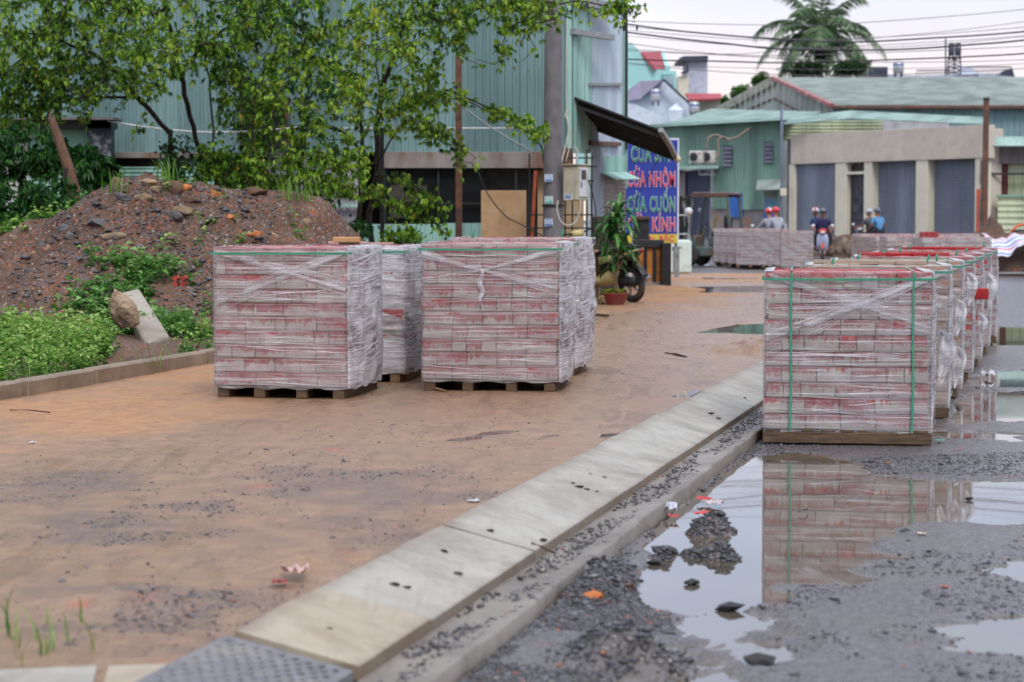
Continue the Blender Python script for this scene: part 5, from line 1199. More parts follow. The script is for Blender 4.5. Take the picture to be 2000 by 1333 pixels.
def wsc(poly, n): # world polygon
    p = np.array(poly); X = rng.uniform(p[:, 0].min(), p[:, 0].max(), n*4); Y = rng.uniform(p[:, 1].min(), p[:, 1].max(), n*4); k = polysd(poly, X, Y) < 0; return X[k][:n], Y[k][:n]
X, Y, Z = scatter([(-500, 640), (-30, 625), (120, 612), (210, 690), (330, 700), (412, 640), (412, 700), (180, 742), (-30, 772), (-500, 880)], 2600)
k = (off_of(X, Y) < -4.78) & (Y < 19.5) & (fbm(X*1.6, Y*1.6, 4, 33) > -.05); X, Y, Z = X[k], Y[k], Z[k]
weeds('verge_weeds', X, Y, Z, rng.uniform(.05, .26, len(X)), 15, .062, LEAFW, 'bright green weeds covering the verge between edging and mound')
X, Y = wsc([(-4.6, 16.4), (-3.7, 16.0), (-3.2, 16.9), (-3.5, 17.7), (-4.8, 17.9)], 300); Z = ground_left(X, Y)
weeds('weed_clump', X, Y, Z, rng.uniform(.08, .30, len(X))*(.6+.8*vnoise(X*1.5, Y*1.5, 6)), 20, .06, LEAFW, 'tall bushy clump of weeds at the left in front of the mound', lw=.36)
# band of taller leaves climbing the mound foot
X = []; Y = []
for a, b, n in (((150, 560), (412, 600), 420),):
    for _ in range(n):
        t = random.random(); px = a[0]+(b[0]-a[0])*t; X.append(P(px, 590, 20.0).x+random.gauss(0, .05)); Y.append(random.uniform(18.7, 20.9))
X = np.array(X); Y = np.array(Y); k = fbm(X*2, Y*2, 3, 43) > -.06; X, Y = X[k], Y[k]; Z = ground_left(X, Y)
weeds('mound_weeds', X, Y, Z, rng.uniform(.06, .24, len(X)), 11, .085, m_leaf('broad_weed_leaf', [(34, 78, 30), (64, 116, 44), (110, 156, 76), (150, 186, 116)]), 'broad leaved weeds climbing the foot of the mound', lw=.5)
X, Y = wsc([(-9, 22.5), (-5.3, 22.4), (-4.7, 22.6), (-4.45, 23.1), (-5, 24.5), (-9, 24.5)], 700); Z = ground_left(X, Y)
weeds('creepers', X, Y, Z, rng.uniform(.05, .16, len(X)), 9, .07, LEAFW, 'light green creepers running over the left crest of the mound', lw=.6)
X, Y = wsc([(-4.0, 20.5), (-1.5, 20.5), (-1.5, 23), (-4, 23)], 46); Z = ground_left(X, Y)
weeds('seedlings', X, Y, Z, rng.uniform(.05, .2, len(X)), 8, .07, LEAFW, 'scattered seedlings sprouting from the gravel of the mound', lw=.5)
X, Y = wsc([(-2.6, 24), (1.0, 27), (1.2, 31), (-2.6, 31)], 900); Z = verge_z(X, Y, off_of(X, Y))
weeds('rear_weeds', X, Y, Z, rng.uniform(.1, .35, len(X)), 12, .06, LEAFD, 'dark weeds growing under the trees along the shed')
def blades(name, pts, n, h, w_, label, spread=.12):
    C = []; 
    for q in pts:
        for _ in range(n): C.append((q[0]+random.gauss(0, spread), q[1]+random.gauss(0, spread), q[2]))
    C = np.array(C); N_ = len(C); a = rng.uniform(0, 6.28, N_); ln = rng.uniform(.1, .55, N_); H_ = rng.uniform(.4, 1, N_)*h; V = []; F = []
    for i in range(N_):
        d = np.array([math.cos(a[i]), math.sin(a[i]), 0]); s = np.array([-d[1], d[0], 0]); 
        for j in range(5):
            t = j/4; p = C[i]+d*(ln[i]*H_[i]*t**2.0*1.4)+np.array([0, 0, H_[i]*(t-.25*t**3)]); ww = w_*(1-t**1.5)+.0006; V += [p-s*ww/2, p+s*ww/2]
        b = i*10; F += [(b+2*j, b+2*j+1, b+2*j+3, b+2*j+2) for j in range(4)]
    o = np_mesh(name, V, F, GRASS, None, np.repeat(rng.random(N_), 10)); return tag(o, label, 'grass', None, 'stuff')
blades('grass_tuft', [G(20, 1250, 0), G(85, 1230, 0), G(-20, 1275, 0), G(60, 1285, 0), G(100, 1275, 0)], 7, .19, .007, 'thin green grass blades at the near left corner', .05)
def mp_(px, py):
    for Y in np.arange(18.2, 24.5, .03):
        q = P(px, py, Y)
        if q.z <= float(mound_z(np.array([q.x]), np.array([Y]))[0]): return q
    return P(px, py, 23)
blades('mound_grass', [mp_(315, 352), mp_(325, 352), mp_(560, 392), mp_(575, 392), mp_(600, 395), mp_(225, 380)], 16, .42, .012, 'tufts of long grass standing on the mound crest', .06)
blades('verge_grass', [G(80, 735, .06), G(60, 740, .06), G(100, 728, .06), G(280, 715, .06), G(20, 750, .06), G(340, 700, .06)], 24, .22, .006, 'grass tufts along the stone edging', .12)
# ------------------------------------------------------------------ buildings across the street
GREYW = pm('grey_render', (200, 190, 176), (188, 178, 166), 1.2, .75, .15, .003, dirt=(180, 170, 158)); CREAMW = pm('cream_render', (214, 208, 190), (202, 196, 178), 1.2, .7, .1)
PLAST = pm('stained_plaster', (142, 138, 138), (122, 118, 118), 1.4, .8, .3, dirt=(150, 116, 92)); BLUEP = pm('blue_door_paint', (38, 104, 186), (32, 92, 170), 2, .45, .1)
gA = Vector((530/4000*80, 80, 0)); gB = Vector((920/4000*71.3, 71.3, 0)); gd = (gB-gA).normalized(); grz = math.atan2(gd.y, gd.x)
def fx(px):
    k = (px-1000)/4000.0  # X = k*Y ; gA + t*gd
    return (k*gA.y-gA.x)/(gd.x-k*gd.y)
gb = thing('garage_building', 'grey rendered garage building with three blue shutters and an ornate door', 'building', tuple(gA), grz)
Zg, Zt, Zo = .3, 4.46, 3.31; DEP = .5
def gbox(m, x0, x1, z0, z1, y0=0, y1=DEP): m.box(((x0+x1)/2, (y0+y1)/2, (z0+z1)/2), (x1-x0, y1-y0, z1-z0), ch=.01)
ops = [(1549, 1628), (1650, 1684), (1699, 1785), (1808, 1900)]
m = MB(); gbox(m, fx(1542), fx(1920)+.0, Zo, Zt); m.build('upper_wall', GREYW, gb, True)
xs = [fx(1538)]+[fx(v) for o in ops for v in o]+[fx(1914)]
for k in range(0, len(xs), 2):
    m = MB(); gbox(m, xs[k], xs[k+1], Zg, Zo-.002, .03, DEP); m.build('pillar', CREAMW, gb, True)
for k in (0, 2, 3):
    a, b = fx(ops[k][0]), fx(ops[k][1]); fr = .40 if k else .16
    m = MB(); m.ribs((b, fr, Zg), (b, fr, Zo), (a, fr, Zo), (a, fr, Zg), 34, .018)
    sh_ = m.build('roller_shutter', S_SHUT, gb, True)
    m = MB(); m.box(((a+b)/2, fr-.03, Zg+.06), (b-a, .05, .09)); m.build('bottom_rail', GALV, sh_, True)
a, b = fx(1650), fx(1684)
m = MB(); m.box(((a+b)/2, .3, 1.6), (b-a, .08, 2.6)); dr = m.build('ornate_door', pm('dark_bronze_door', (56, 58, 68), (44, 46, 56), 6, .45, .3), gb, True)
m = MB(); cxx = (a+b)/2
for zc, rr in ((2.3, .16), (1.75, .3), (1.75, .2), (1.75, .1), (1.1, .16)):
    m.tube([(cxx+rr*math.cos(t)*min(1, (b-a)/.75), .235, zc+rr*math.sin(t)) for t in np.linspace(0, 6.28, 17)], .012, 4, False)
m.bar((a+.06, .24, .5), (a+.06, .24, 2.8), .02); m.bar((b-.06, .24, .5), (b-.06, .24, 2.8), .02); m.build('scroll_work', pm('door_scroll', (104, 106, 116), (84, 86, 96), 8, .4), dr, True)
m = MB(); m.box(((a+b)/2, .3, 3.08), (b-a, .05, .28)); m.build('transom_vent', DARK, gb, True); m = MB(); gbox(m, a-.02, b+.02, 2.86, 2.96, .04, .4); m.build('door_lintel', CREAMW, gb, True)
m = MB(); gbox(m, fx(1528)-.0, fx(1540), Zg, Zt-.15, .2, .9); m.build('end_pilaster', pm('grey_pilaster', (112, 104, 108), (96, 90, 94), 3, .8), gb, True)
m = MB(); gbox(m, fx(1542), fx(1905), Zg, Zt-.1, DEP+.02, 1.3); m.build('rear_mass', GREYW, gb, True)
m = MB(); q = fx(1913); m.box((q, -.12, 1.35), (.12, .05, 1.75)); tag(m.build('orange_strip', pm('orange_paint', (222, 92, 52), (206, 80, 46), 4, .5), gb, True))
# green shed next to it
YL, YR = 86.0, 80.3
gs = thing('green_shed', 'green corrugated shed with two air conditioners above a dark shutter', 'shed', (8, 83, 0))
def gw(px0, px1, y0, y1, dy=0.0):
    t0 = (px0-1280)/248; t1 = (px1-1280)/248; a = YL+(YR-YL)*t0+dy; b = YL+(YR-YL)*t1+dy; return rect(px0, px1, y0, y1, a, b)
def gwz(px0, px1, zt, zb, dy=0.0):
    c = gw(px0, px1, 300, 400, dy); a, b = c[0], c[1]; return (Vector((a.x, a.y, zb)), Vector((b.x, b.y, zb)), Vector((b.x, b.y, zt)), Vector((a.x, a.y, zt)))
zy = lambda y, Y=82: zz(y, Y)
for a, b, t, btm in ((1270, 1325, 240, 335), (1325, 1393, 240, 326), (1393, 1450, 240, 408), (1450, 1526, 240, 410)):
    m = MB(); rib_wall(m, gwz(a, b, 5.15, zy(btm)), .14, .03); m.build('wall_sheet', S_GREEN, gs)
m = MB(); panel(m, gwz(1386, 1528, zy(405), .1, .12)); m.build('plaster_wall', PLAST, gs)
m = MB(); panel(m, gwz(1425, 1449, zy(378), zy(425), -.05), .06); m.build('blue_shutter', BLUEP, gs)
m = MB(); panel(m, gwz(1492, 1517, zy(388), .1, -.02), .05); dr = m.build('blue_door', BLUEP, gs)
m = MB(); panel(m, gwz(1493, 1516, zy(374), zy(387), -.04), .05); m.build('door_transom', GLASSD, gs)
m = MB(); hrib(m, gwz(1338, 1388, zy(330), .1, .5), .09, .02); m.build('roller_shutter', m_sheet('navy_shutter', (78, 84, 106), (66, 72, 94)), gs)
m = MB(); panel(m, gwz(1316, 1338, zy(330), .1, .3)); m.build('wall_pier', PLAST, gs)
m = MB(); c = gwz(1322, 1405, zy(321), zy(328), 0); o_ = Vector((-.15, -.9, 0)); m.slab([c[0]+o_+Vector((0, 0, .0)), c[1]+o_, c[2], c[3]], .04); m.build('ledge', S_MINT, gs)
m = MB(); A_, B_ = P(1365, 332, 81.6), P(1398, 330, 81.2); m.bar(A_, B_, .05); m.bar(P(1366, 342, 81.6), P(1398, 341, 81.2), .05); m.bar(P(1366, 332, 81.6), P(1366, 342, 81.6), .05); m.bar(P(1368, 342, 81.6), P(1392, 332, 81.3), .04); m.build('steel_bracket', GALV, gs)
m = MB(); c = gwz(1480, 1527, zy(352), zy(373), 0); o_ = Vector((-.2, -1.0, 0)); m.ribs(c[0]+o_, c[1]+o_, c[2], c[3], 9, .03); m.build('door_hood', S_GRN2, gs)
for a, b, t, u in ((1412, 1429, 283, 326), (1491, 1508, 279, 323)):
    m = MB(); panel(m, gwz(a, b, zy(t), zy(u), -.04), .04); v_ = m.build('louvre_vent', DARK, gs)
    m = MB()
    for k in range(5):
        c = gwz(a, b, zy(t+3+k*8), zy(t+9+k*8), -.06); o_ = Vector((0, -.14, 0)); m.slab([c[0]+o_, c[1]+o_, c[2], c[3]], .012)
    m.build('vent_slats', pm('vent_grey', (128, 128, 144), (112, 112, 130), 5, .5), v_)
def acunit(px, lb, red):
    q = P(px, 306, 81.2); t = thing('air_conditioner', lb, 'air conditioner', (q.x, q.y, zz(321, 81.2)), R(-28), 'outdoor units on the ledge'); W2 = pm('ac_casing', (204, 202, 196), (190, 188, 182), 4, .4, .1, dirt=(160, 150, 136))
    m = MB(); m.box((0, 0, .27), (.56, .3, .5), ch=.03); m.build('casing', W2, t, True)
    m = MB(); m.tube([(-.07+.17*math.cos(a), -.158, .27+.19*math.sin(a)) for a in np.linspace(0, 6.28, 21)], .018, 5, False); m.build('fan_ring', GALV, t, True)
    M_ = Matrix.Rotation(R(90), 3, 'X'); m = MB(); m.lathe([(.16, 0), (.16, .01), (.03, .02)], (-.07, -.152, .27), 20, M_); m.build('fan_grille', DARK, t, True)
    if red: m = MB(); m.lathe([(.035, 0), (.035, .01)], (.17, -.152, .40), 12, M_); m.build('badge', pm('red_badge', (196, 40, 50), (180, 36, 44), 4, .4), t, True)
    for x in (-.2, .2): m = MB(); m.box((x, 0, .01), (.05, .32, .04)); m.build('foot', GALV, t, True)
acunit(1361, 'left outdoor air conditioning unit with a red dot', True); acunit(1386, 'right outdoor air conditioning unit with a round grille', False)
DUCT = pm('tan_duct', (146, 130, 116), (120, 106, 96), 9, .8)
cable('duct', [P(x, y, 81.0) for x, y in ((1380, 292), (1383, 272), (1398, 264), (1420, 272), (1440, 268), (1460, 254), (1470, 249))], .05, DUCT, 'tan insulated duct arching from the air conditioners up the green wall')
cable('duct', [P(x, y, 80.8) for x, y in ((1398, 312), (1404, 300), (1402, 278), (1410, 268), (1424, 274))], .045, DUCT, 'short tan duct joining beside the right air conditioner')
# roofs of the green shed
m = MB(); m.ribs(P(1276, 249, 85.6), P(1531, 235, 79.2), P(1604, 220, 86), P(1388, 214, 94), 44, .04); m.build('roof_sheet', S_MINT, gs)
m = MB(); m.ribs(P(1531, 243, 79.2), P(1531, 231, 80.2), P(1662, 216, 79.5), P(1660, 232, 77.5), 5, .06); m.build('roof_sheet', S_MINT, gs)
m = MB(); m.ribs(P(1660, 232, 77.5), P(1662, 216, 79.5), P(1922, 229, 74.0), P(1922, 243, 72.6), 5, .06); m.build('roof_sheet', S_MINT, gs)
m = MB(); hrib(m, rect(1530, 1726, 236, 275, 81.5, 80), .13, .03); m.build('wall_sheet', S_CREAM, gs)
m = MB(); panel(m, rect(1724, 1852, 236, 275, 79.9, 78)); m.build('white_wall', WHITEP, gs)
m = MB(); q0 = P(1526, 300, 79.0); m.tube([(q0.x, 79, zz(212, 79)), (q0.x, 79, .1)], .06, 10); tag(m.build('conduit_pole', pm('blue_grey_conduit', (128, 138, 164), (112, 122, 150), 5, .5)), 'slim blue-grey conduit pole between the green shed and the garages', 'pole')
m = MB(); q = P(1530, 376, 78.8); m.box(tuple(q), (.24, .16, .28), ch=.02); tag(m.build('wall_box', CREAMW), 'small cream box fixed to the blue-grey conduit pole', 'electric box')
# big gable roofed shed behind
gsd = thing('gable_shed', 'long pale green corrugated shed with gable end and red verge trim', 'shed', (16, 95, 0))
A_, B_, C_ = P(1627, 205, 88), P(1515, 153, 97), P(1385, 232, 106)
AR, BR_ = P(2420, 204, 88), P(2420, 151, 97)
m = MB(); m.ribs(A_+Vector((-.1, -.4, -.05)), AR+Vector((0, -.4, -.05)), BR_, B_, 150, .05); m.build('roof_sheet', S_GRN2, gsd)
m = MB(); V0 = [Vector((C_.x, C_.y, 1)), Vector((A_.x, A_.y, 1)), A_, B_, C_]; m.slab(V0, .05); m.build('gable_wall', S_GRN2, gsd)
m = MB()
for u in np.arange(.02, 1, .045):
    p0 = C_.lerp(A_, u); ztop = (C_.lerp(B_, u/.53).z if u < .53 else B_.lerp(A_, (u-.53)/.47).z)-.1; m.bar((p0.x-.03, p0.y-.05, 3), (p0.x-.03, p0.y-.05, ztop), .05)
m.build('gable_ribs', S_GRN2, gsd)
off = Vector((-.15, -.15, .0)); m = MB(); m.bar(B_+off, A_+off+Vector((0, -.4, -.05)), .22, .16); m.build('verge_trim', pm('red_verge', (156, 60, 66), (140, 90, 84), 6, .5, dirt=(176, 150, 140)), gsd)
m = MB(); m.bar(C_+off+Vector((0, 0, .05)), B_+off+Vector((0, 0, -.12)), .12, .42); m.build('barge_board', pm('cream_board', (172, 176, 160), (150, 154, 140), 3, .6, dirt=(120, 96, 76)), gsd)
m = MB(); m.bar(C_.lerp(B_, .15)+off*1.3+Vector((0, 0, -.55)), B_+off*1.3+Vector((.1, 0, -.95)), .06, .07); m.build('barge_line', RUST, gsd)
m = MB(); m.bar(B_+off+Vector((0, 0, -.95)), B_.lerp(A_, .8)+off+Vector((0, 0, -.95)), .06, .07); m.build('barge_line', RUST, gsd)
m = MB(); m.bar(A_+Vector((-.1, -.45, -.12)), AR+Vector((0, -.45, -.12)), .08, .13); m.build('rusty_eave', RUST, gsd)
m = MB(); rib_wall(m, (Vector((A_.x, 88, .3)), Vector((AR.x, 88, .3)), Vector((AR.x, 88, A_.z-.1)), Vector((A_.x, 88, A_.z-.1))), .26, .04); m.build('long_wall', m_sheet('blue_grey_sheet', (122, 150, 156), (104, 134, 142), (96, 110, 112)), gsd)
# walls at the far right
rw = thing('patched_wall', 'patched wall of red and cream corrugated sheets at the right edge', 'wall', (17.3, 72, .3))
m = MB(); c = rect(1931, 2420, 267, 286, 72); m.slab([c[0]+Vector((0, -.5, 0)), c[1]+Vector((0, -.5, 0)), c[2], c[3]], .04); m.build('mint_roof', S_MINT, rw)
m = MB(); panel(m, rect(1930, 2420, 286, 320, 72.2), .2); m.build('stained_lintel', pm('stained_lintel', (136, 128, 132), (108, 102, 106), 2, .8, stretch=(1, 1, .3), dirt=(84, 80, 84)), rw)
m = MB(); rib_wall(m, rect(1930, 1969, 318, 410, 72.3), .1, .02); m.build('red_sheet', m_sheet('maroon_sheet', (92, 40, 44), (76, 34, 38), (120, 70, 50)), rw)
m = MB(); rib_wall(m, rect(1969, 2420, 316, 390, 72.35), .14, .02); m.build('cream_sheet', S_CREAM, rw)
m = MB(); m.bar(P(1930, 340, 72.0), P(2420, 340, 72.0), .07); m.build('rail', DARK, rw)
m = MB(); hrib(m, rect(1948, 2420, 384, 456, 71.8), .19, .04); m.build('cream_slats', S_CREAM, rw)
m = MB(); m.bar(P(1946, 383, 71.75), P(2420, 383, 71.75), .08); m.build('top_rail', S_GREEN, rw)
m = MB(); panel(m, rect(1931, 1949, 405, 470, 71.9)); panel(m, rect(1931, 2420, 453, 480, 72)); m.build('base_wall', PLAST, rw)
rp = thing('rusty_post', 'tall rusty post at the right corner of the garage building', 'post', (P(1925, 455, 70.4).x, 70.4, .2))
m = MB(); q = P(1925, 300, 70.4); m.box((q.x, 70.4, (zz(196, 70.4)+.2)/2), (.17, .17, zz(196, 70.4)-.2), ch=.01); m.build('post_shaft', RUST, rp); m = MB(); m.ico((q.x, 70.4, zz(194, 70.4)), .12, 2, (1, 1, .7), .1); m.build('post_cap', DARK, rp)
m = MB(); q = P(1917, 360, 70.8)
for k in range(7): m.box((q.x+.02*math.sin(k*2), 70.8, .5+k*.42), (.16-.012*k, .14, .44), ch=.03)
tag(m.build('broken_pier', PLAST), 'broken grey masonry pier beside the tall rusty post', 'pier')

# ------------------------------------------------------------------ roofs and houses far behind
def poly(m, pts, Y, th=.3): m.slab([P(x, y, Y) for x, y in pts], th)
TURQ = pm('turquoise_render', (164, 214, 212), (152, 202, 202), .8, .7, .05); REDT = pm('red_tiles', (172, 60, 72), (150, 50, 60), 3, .6, .3, stretch=(6, 1, 1)); PALEW = pm('pale_blue_white', (206, 216, 228), (192, 204, 220), .8, .7, .05, dirt=(176, 184, 196))
PURP = pm('purple_tiles', (124, 116, 140), (108, 100, 124), 3, .6, .3, stretch=(1, 1, 6)); TOWG = pm('tower_grey', (188, 192, 208), (170, 176, 194), .8, .7, .05, dirt=(150, 150, 160)); NAVY = pm('navy_roof', (54, 60, 82), (44, 50, 70), 2, .5)
h1 = thing('turquoise_house', 'turquoise house with red tiled roof behind the shed corner', 'house', (P(1260, 300, 118).x, 118, 0))
m = MB(); poly(m, [(1130, 330), (1321, 330), (1321, 139), (1284, 136), (1234, 84), (1226, 84), (1180, 134), (1130, 134)], 118, 6); m.build('house_wall', TURQ, h1)
m = MB(); m.slab([P(1280, 135, 117.6), P(1300, 134, 120), P(1291, 101, 124), P(1252, 102, 118)], .1); m.build('roof', REDT, h1)
m = MB(); m.slab([P(1300, 134, 119.5), P(1309, 134, 120), P(1297, 102, 124), P(1291, 101, 123.6)], .2); m.build('roof_verge', TURQ, h1)
m = MB(); poly(m, [(1292, 168), (1315, 168), (1315, 146), (1292, 146)], 117.9, .06); wn = m.build('window', pm('teal_frame', (80, 160, 156), (70, 146, 142), 3, .6), h1)
m = MB()
for k in range(6): m.bar(P(1297+k*3.2, 166, 117.8), P(1297+k*3.2, 148, 117.8), .05)
m.build('window_bars', PALEW, wn)
h2 = thing('purple_roof_house', 'white gabled house with purple tiled roof and rooftop tank', 'house', (P(1290, 300, 108).x, 108, 0))
m = MB(); poly(m, [(1228, 330), (1350, 330), (1345, 203), (1297, 158), (1256, 192), (1228, 197)], 108, 4); m.build('house_wall', PALEW, h2)
m = MB(); m.slab([P(1224, 197, 107.6), P(1256, 192, 107.6), P(1298, 157, 107.4), P(1250, 160, 112), P(1224, 180, 112)], .12); m.build('roof', PURP, h2)
m = MB(); m.bar(P(1296, 156, 107.4), P(1348, 204, 107.4), .25, .1); m.bar(P(1297, 156, 107.3), P(1255, 192, 107.3), .15, .1); m.build('gable_trim', NAVY, h2)
m = MB(); poly(m, [(1200, 330), (1300, 330), (1300, 230), (1240, 204), (1200, 200)], 106, 1); m.build('lean_to_wall', PALEW, h2)
m = MB(); m.slab([P(1305, 215, 105), P(1334, 215, 105), P(1320, 202, 107)], .1); poly(m, [(1306, 330), (1333, 330), (1333, 215), (1306, 215)], 105, .5); m.build('roof_lantern', PALEW, h2)
TANKM = pm('tank_steel', (188, 190, 194), (160, 164, 170), 4, .35, .05, metal=.4); TANKB = pm('tank_blue', (60, 92, 170), (52, 82, 156), 4, .5)
def tank(px0, px1, y0, y1, Y, lb, dark=False):
    q = P((px0+px1)/2, y1, Y); r = (px1-px0)/FPX*Y/2; h = (y1-y0)/FPX*Y; t = thing('water_tank', lb, 'water tank', tuple(q), group='rooftop water tanks')
    hb = h*.22
    m = MB(); m.lathe([(r*.94, hb), (r, hb+.04), (r, h*.9), (r*.8, h*.96), (r*.2, h)], (0, 0, 0), 18); m.build('tank_body', NAVY if dark else TANKM, t, True, True)
    m = MB(); m.lathe([(r*1.01, h*.70), (r*1.01, h*.80)], (0, 0, 0), 18); m.build('tank_band', TANKM if dark else TANKB, t, True)
    for a in range(4):
        x, y = r*.8*math.cos(a*1.57+.78), r*.8*math.sin(a*1.57+.78); m = MB(); m.bar((x, y, -h*.05), (x, y, hb+.02), .07); m.build('stand_leg', NAVY, t, True)
tank(1271, 1290, 174, 205, 106.5, 'steel water tank with a blue band on the purple roofed house'); tank(1346, 1366, 199, 228, 106, 'grey water tank at the end of the green roof')
tank(1744, 1765, 120, 150, 120, 'pale rooftop tank beside the navy roof block'); tank(1852, 1864, 84, 116, 125, 'dark left tank of the pair on the lattice stand', True); tank(1865, 1877, 84, 116, 125, 'dark right tank of the pair on the lattice stand', True)
h3 = thing('narrow_tower_house', 'tall narrow grey house block with a dark roof edge', 'house', (P(1364, 300, 130).x, 130, 0))
m = MB(); poly(m, [(1344, 330), (1382, 330), (1382, 112), (1344, 112)], 130, 4); m.build('tower_wall', TOWG, h3)
m = MB(); poly(m, [(1325, 330), (1345, 330), (1345, 146), (1325, 149)], 129.8, 3); m.build('stair_wall', CREAMW, h3)
m = MB(); poly(m, [(1328, 119), (1383, 119), (1383, 109), (1335, 110), (1328, 113)], 129.6, 4.6); poly(m, [(1331, 146), (1345, 142), (1345, 118), (1340, 118), (1339, 138), (1331, 141)], 129.5, .2); m.build('roof_edge', NAVY, h3)
h4 = thing('cream_house', 'low cream house with a long red roof between tower and green shed', 'house', (P(1390, 300, 124).x, 124, 0))
m = MB(); poly(m, [(1346, 330), (1440, 330), (1425, 193), (1350, 193)], 124, 4); m.build('house_wall', pm('cream_far', (206, 198, 180), (196, 188, 170), .8, .7), h4)
m = MB(); m.slab([P(1345, 195, 123), P(1410, 192, 123), P(1408, 183, 127), P(1338, 183, 127)], .1); m.build('roof', REDT, h4)
h5 = thing('navy_roof_block', 'dark navy rooftop block beyond the long pale roof', 'building', (P(1716, 300, 122).x, 122, 0))
m = MB(); poly(m, [(1698, 330), (1734, 330), (1734, 131), (1698, 131)], 122, 4); m.build('roof_block', NAVY, h5); m = MB(); poly(m, [(1734, 330), (1800, 330), (1800, 148), (1734, 146)], 122, 4); m.build('parapet', TOWG, h5)
h6 = thing('white_terrace_building', 'white building with a railed roof terrace above the long roof', 'building', (P(1890, 300, 128).x, 128, 0))
m = MB(); poly(m, [(1796, 330), (1982, 330), (1982, 148), (1950, 144), (1870, 145), (1800, 149)], 128, 6); m.build('building_wall', PALEW, h6)
m = MB(); m.bar(P(1790, 138, 127.5), P(1850, 137, 127.5), .06); m.bar(P(1850, 131, 127.5), P(1975, 131, 127.5), .06)
for k in range(38): x = 1790+k*5; m.bar(P(x, 149 if x < 1850 else 146, 127.5), P(x, 138 if x < 1850 else 131, 127.5), .035)
m.build('terrace_railing', NAVY, h6)
m = MB(); m.slab([P(1866, 146, 127), P(1912, 144, 127), P(1896, 131, 128), P(1872, 130, 128)], .4); m.build('stair_hood', TOWG, h6); m = MB(); m.slab([P(1952, 146, 127), P(1982, 150, 127), P(1977, 133, 127), P(1960, 139, 127)], .4); m.build('corner_hood', NAVY, h6)
m = MB()
for x in (1852, 1864, 1876): m.bar(P(x, 146, 125.2), P(x, 112, 125.2), .07)
for k in range(4): m.bar(P(1852, 146-k*8, 125.2), P(1876, 138-k*8, 125.2), .05); m.bar(P(1876, 146-k*8, 125.2), P(1852, 138-k*8, 125.2), .05)
m.bar(P(1847, 146, 126), P(1847, 76, 126), .08); m.build('tank_stand', NAVY, h6)

# ------------------------------------------------------------------ palm and far trees
def frond(m, base, az, el, L_, seed):
    g = random.Random(seed); n = 16; pts = []; d = Vector((math.cos(az)*math.cos(el), math.sin(az)*math.cos(el), math.sin(el))); p = Vector(base)
    for i in range(n+1):
        pts.append(p.copy()); p = p+d*(L_/n); d = (d+Vector((0, 0, -.085-.010*i*.5))).normalized()
    m.tube(pts, [.035*(1-i/(n+2))+.008 for i in range(n+1)], 4, False)
    for i in range(2, n+1):
        d = (pts[i]-pts[i-1]).normalized(); s = d.cross(Vector((0, 0, 1))); s = s.normalized() if s.length > .05 else Vector((1, 0, 0)); ll = L_*.24*math.sin(math.pi*(i+1)/(n+3))**.6
        for q in (0, .33, .66):
            b = pts[i-1].lerp(pts[i], q)
            for sg in (-1, 1):
                e_ = b+s*sg*ll*g.uniform(.6, 1)+d*ll*.55+Vector((0, 0, -ll*g.uniform(.35, .8))); mid = b.lerp(e_, .5)+Vector((0, 0, ll*.1)); w_ = d*.035; r = g.random()
                m.add([tuple(b-w_), tuple(b+w_), tuple(mid+w_), tuple(e_), tuple(mid-w_)], [(0, 1, 2, 3, 4)], r)
PALMM = m_leaf('palm_leaf', [(60, 84, 66), (82, 110, 78), (106, 134, 92), (132, 158, 112)], .4, .3)
pt = thing('palm_tree', 'coconut palm with drooping fronds rising behind the long roof', 'palm tree', (P(1600, 300, 112).x, 112, 0))
pc = P(1600, 72, 112); m = MB(); m.tube([(pc.x+.3, 112, 0), (pc.x+.15, 112, 5), pc], [.28, .22, .17], 10); m.build('trunk', BARK, pt)
m = MB(); g = random.Random(5)
for k in range(27):
    az = k*2.399; el = R(80-k*3.7)+g.uniform(-.1, .1); frond(m, pc, az, el, g.uniform(3.5, 4.3)*(1 if k > 4 else .9), k)
m.build('crown', PALMM, pt)
FT = m_leaf('far_leaf', [(30, 50, 36), (46, 76, 42), (70, 110, 50), (104, 150, 60)], .5, .3)
def far_tree(px, py, w_, h_, Y, n, lb, leaf=.22, tone=0, mat=FT):
    q = P(px, py, Y); rt = thing('tree', lb, 'tree', (q.x, Y, 0)); W_, H_ = w_*Y/FPX/2, h_*Y/FPX/2
    m = MB(); m.tube([(q.x, Y, 0), (q.x+.1, Y, q.z*.6), tuple(q)], [.2, .14, .05], 8)
    for k in range(5): a = k*1.3; m.tube([(q.x, Y, q.z-H_*.6), (q.x+math.cos(a)*W_*.6, Y+math.sin(a)*W_*.4, q.z+H_*.2)], [.08, .02], 5)
    m.build('trunk', BARK, rt)
    nb = 14; bc = rng.normal(size=(nb, 3)); bc /= np.linalg.norm(bc, axis=1, keepdims=True); bc *= .65*rng.random((nb, 1))**.5; i = rng.integers(0, nb, n); a = rng.normal(size=(n, 3)); a /= np.linalg.norm(a, axis=1, keepdims=True)
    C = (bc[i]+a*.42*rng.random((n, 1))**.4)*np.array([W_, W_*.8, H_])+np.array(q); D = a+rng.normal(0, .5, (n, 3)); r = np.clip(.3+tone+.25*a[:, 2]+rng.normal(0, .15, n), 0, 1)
    leafmesh('crown', C, D, leaf*rng.uniform(.5, 1.2, n), leaf*.55*rng.uniform(.6, 1.1, n), r, mat, rt)
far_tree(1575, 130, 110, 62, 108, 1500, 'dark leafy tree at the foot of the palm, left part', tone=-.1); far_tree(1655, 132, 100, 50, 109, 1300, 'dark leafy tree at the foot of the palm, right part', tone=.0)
far_tree(1600, 100, 70, 66, 110, 800, 'dense dark foliage directly under the palm fronds', tone=-.25)
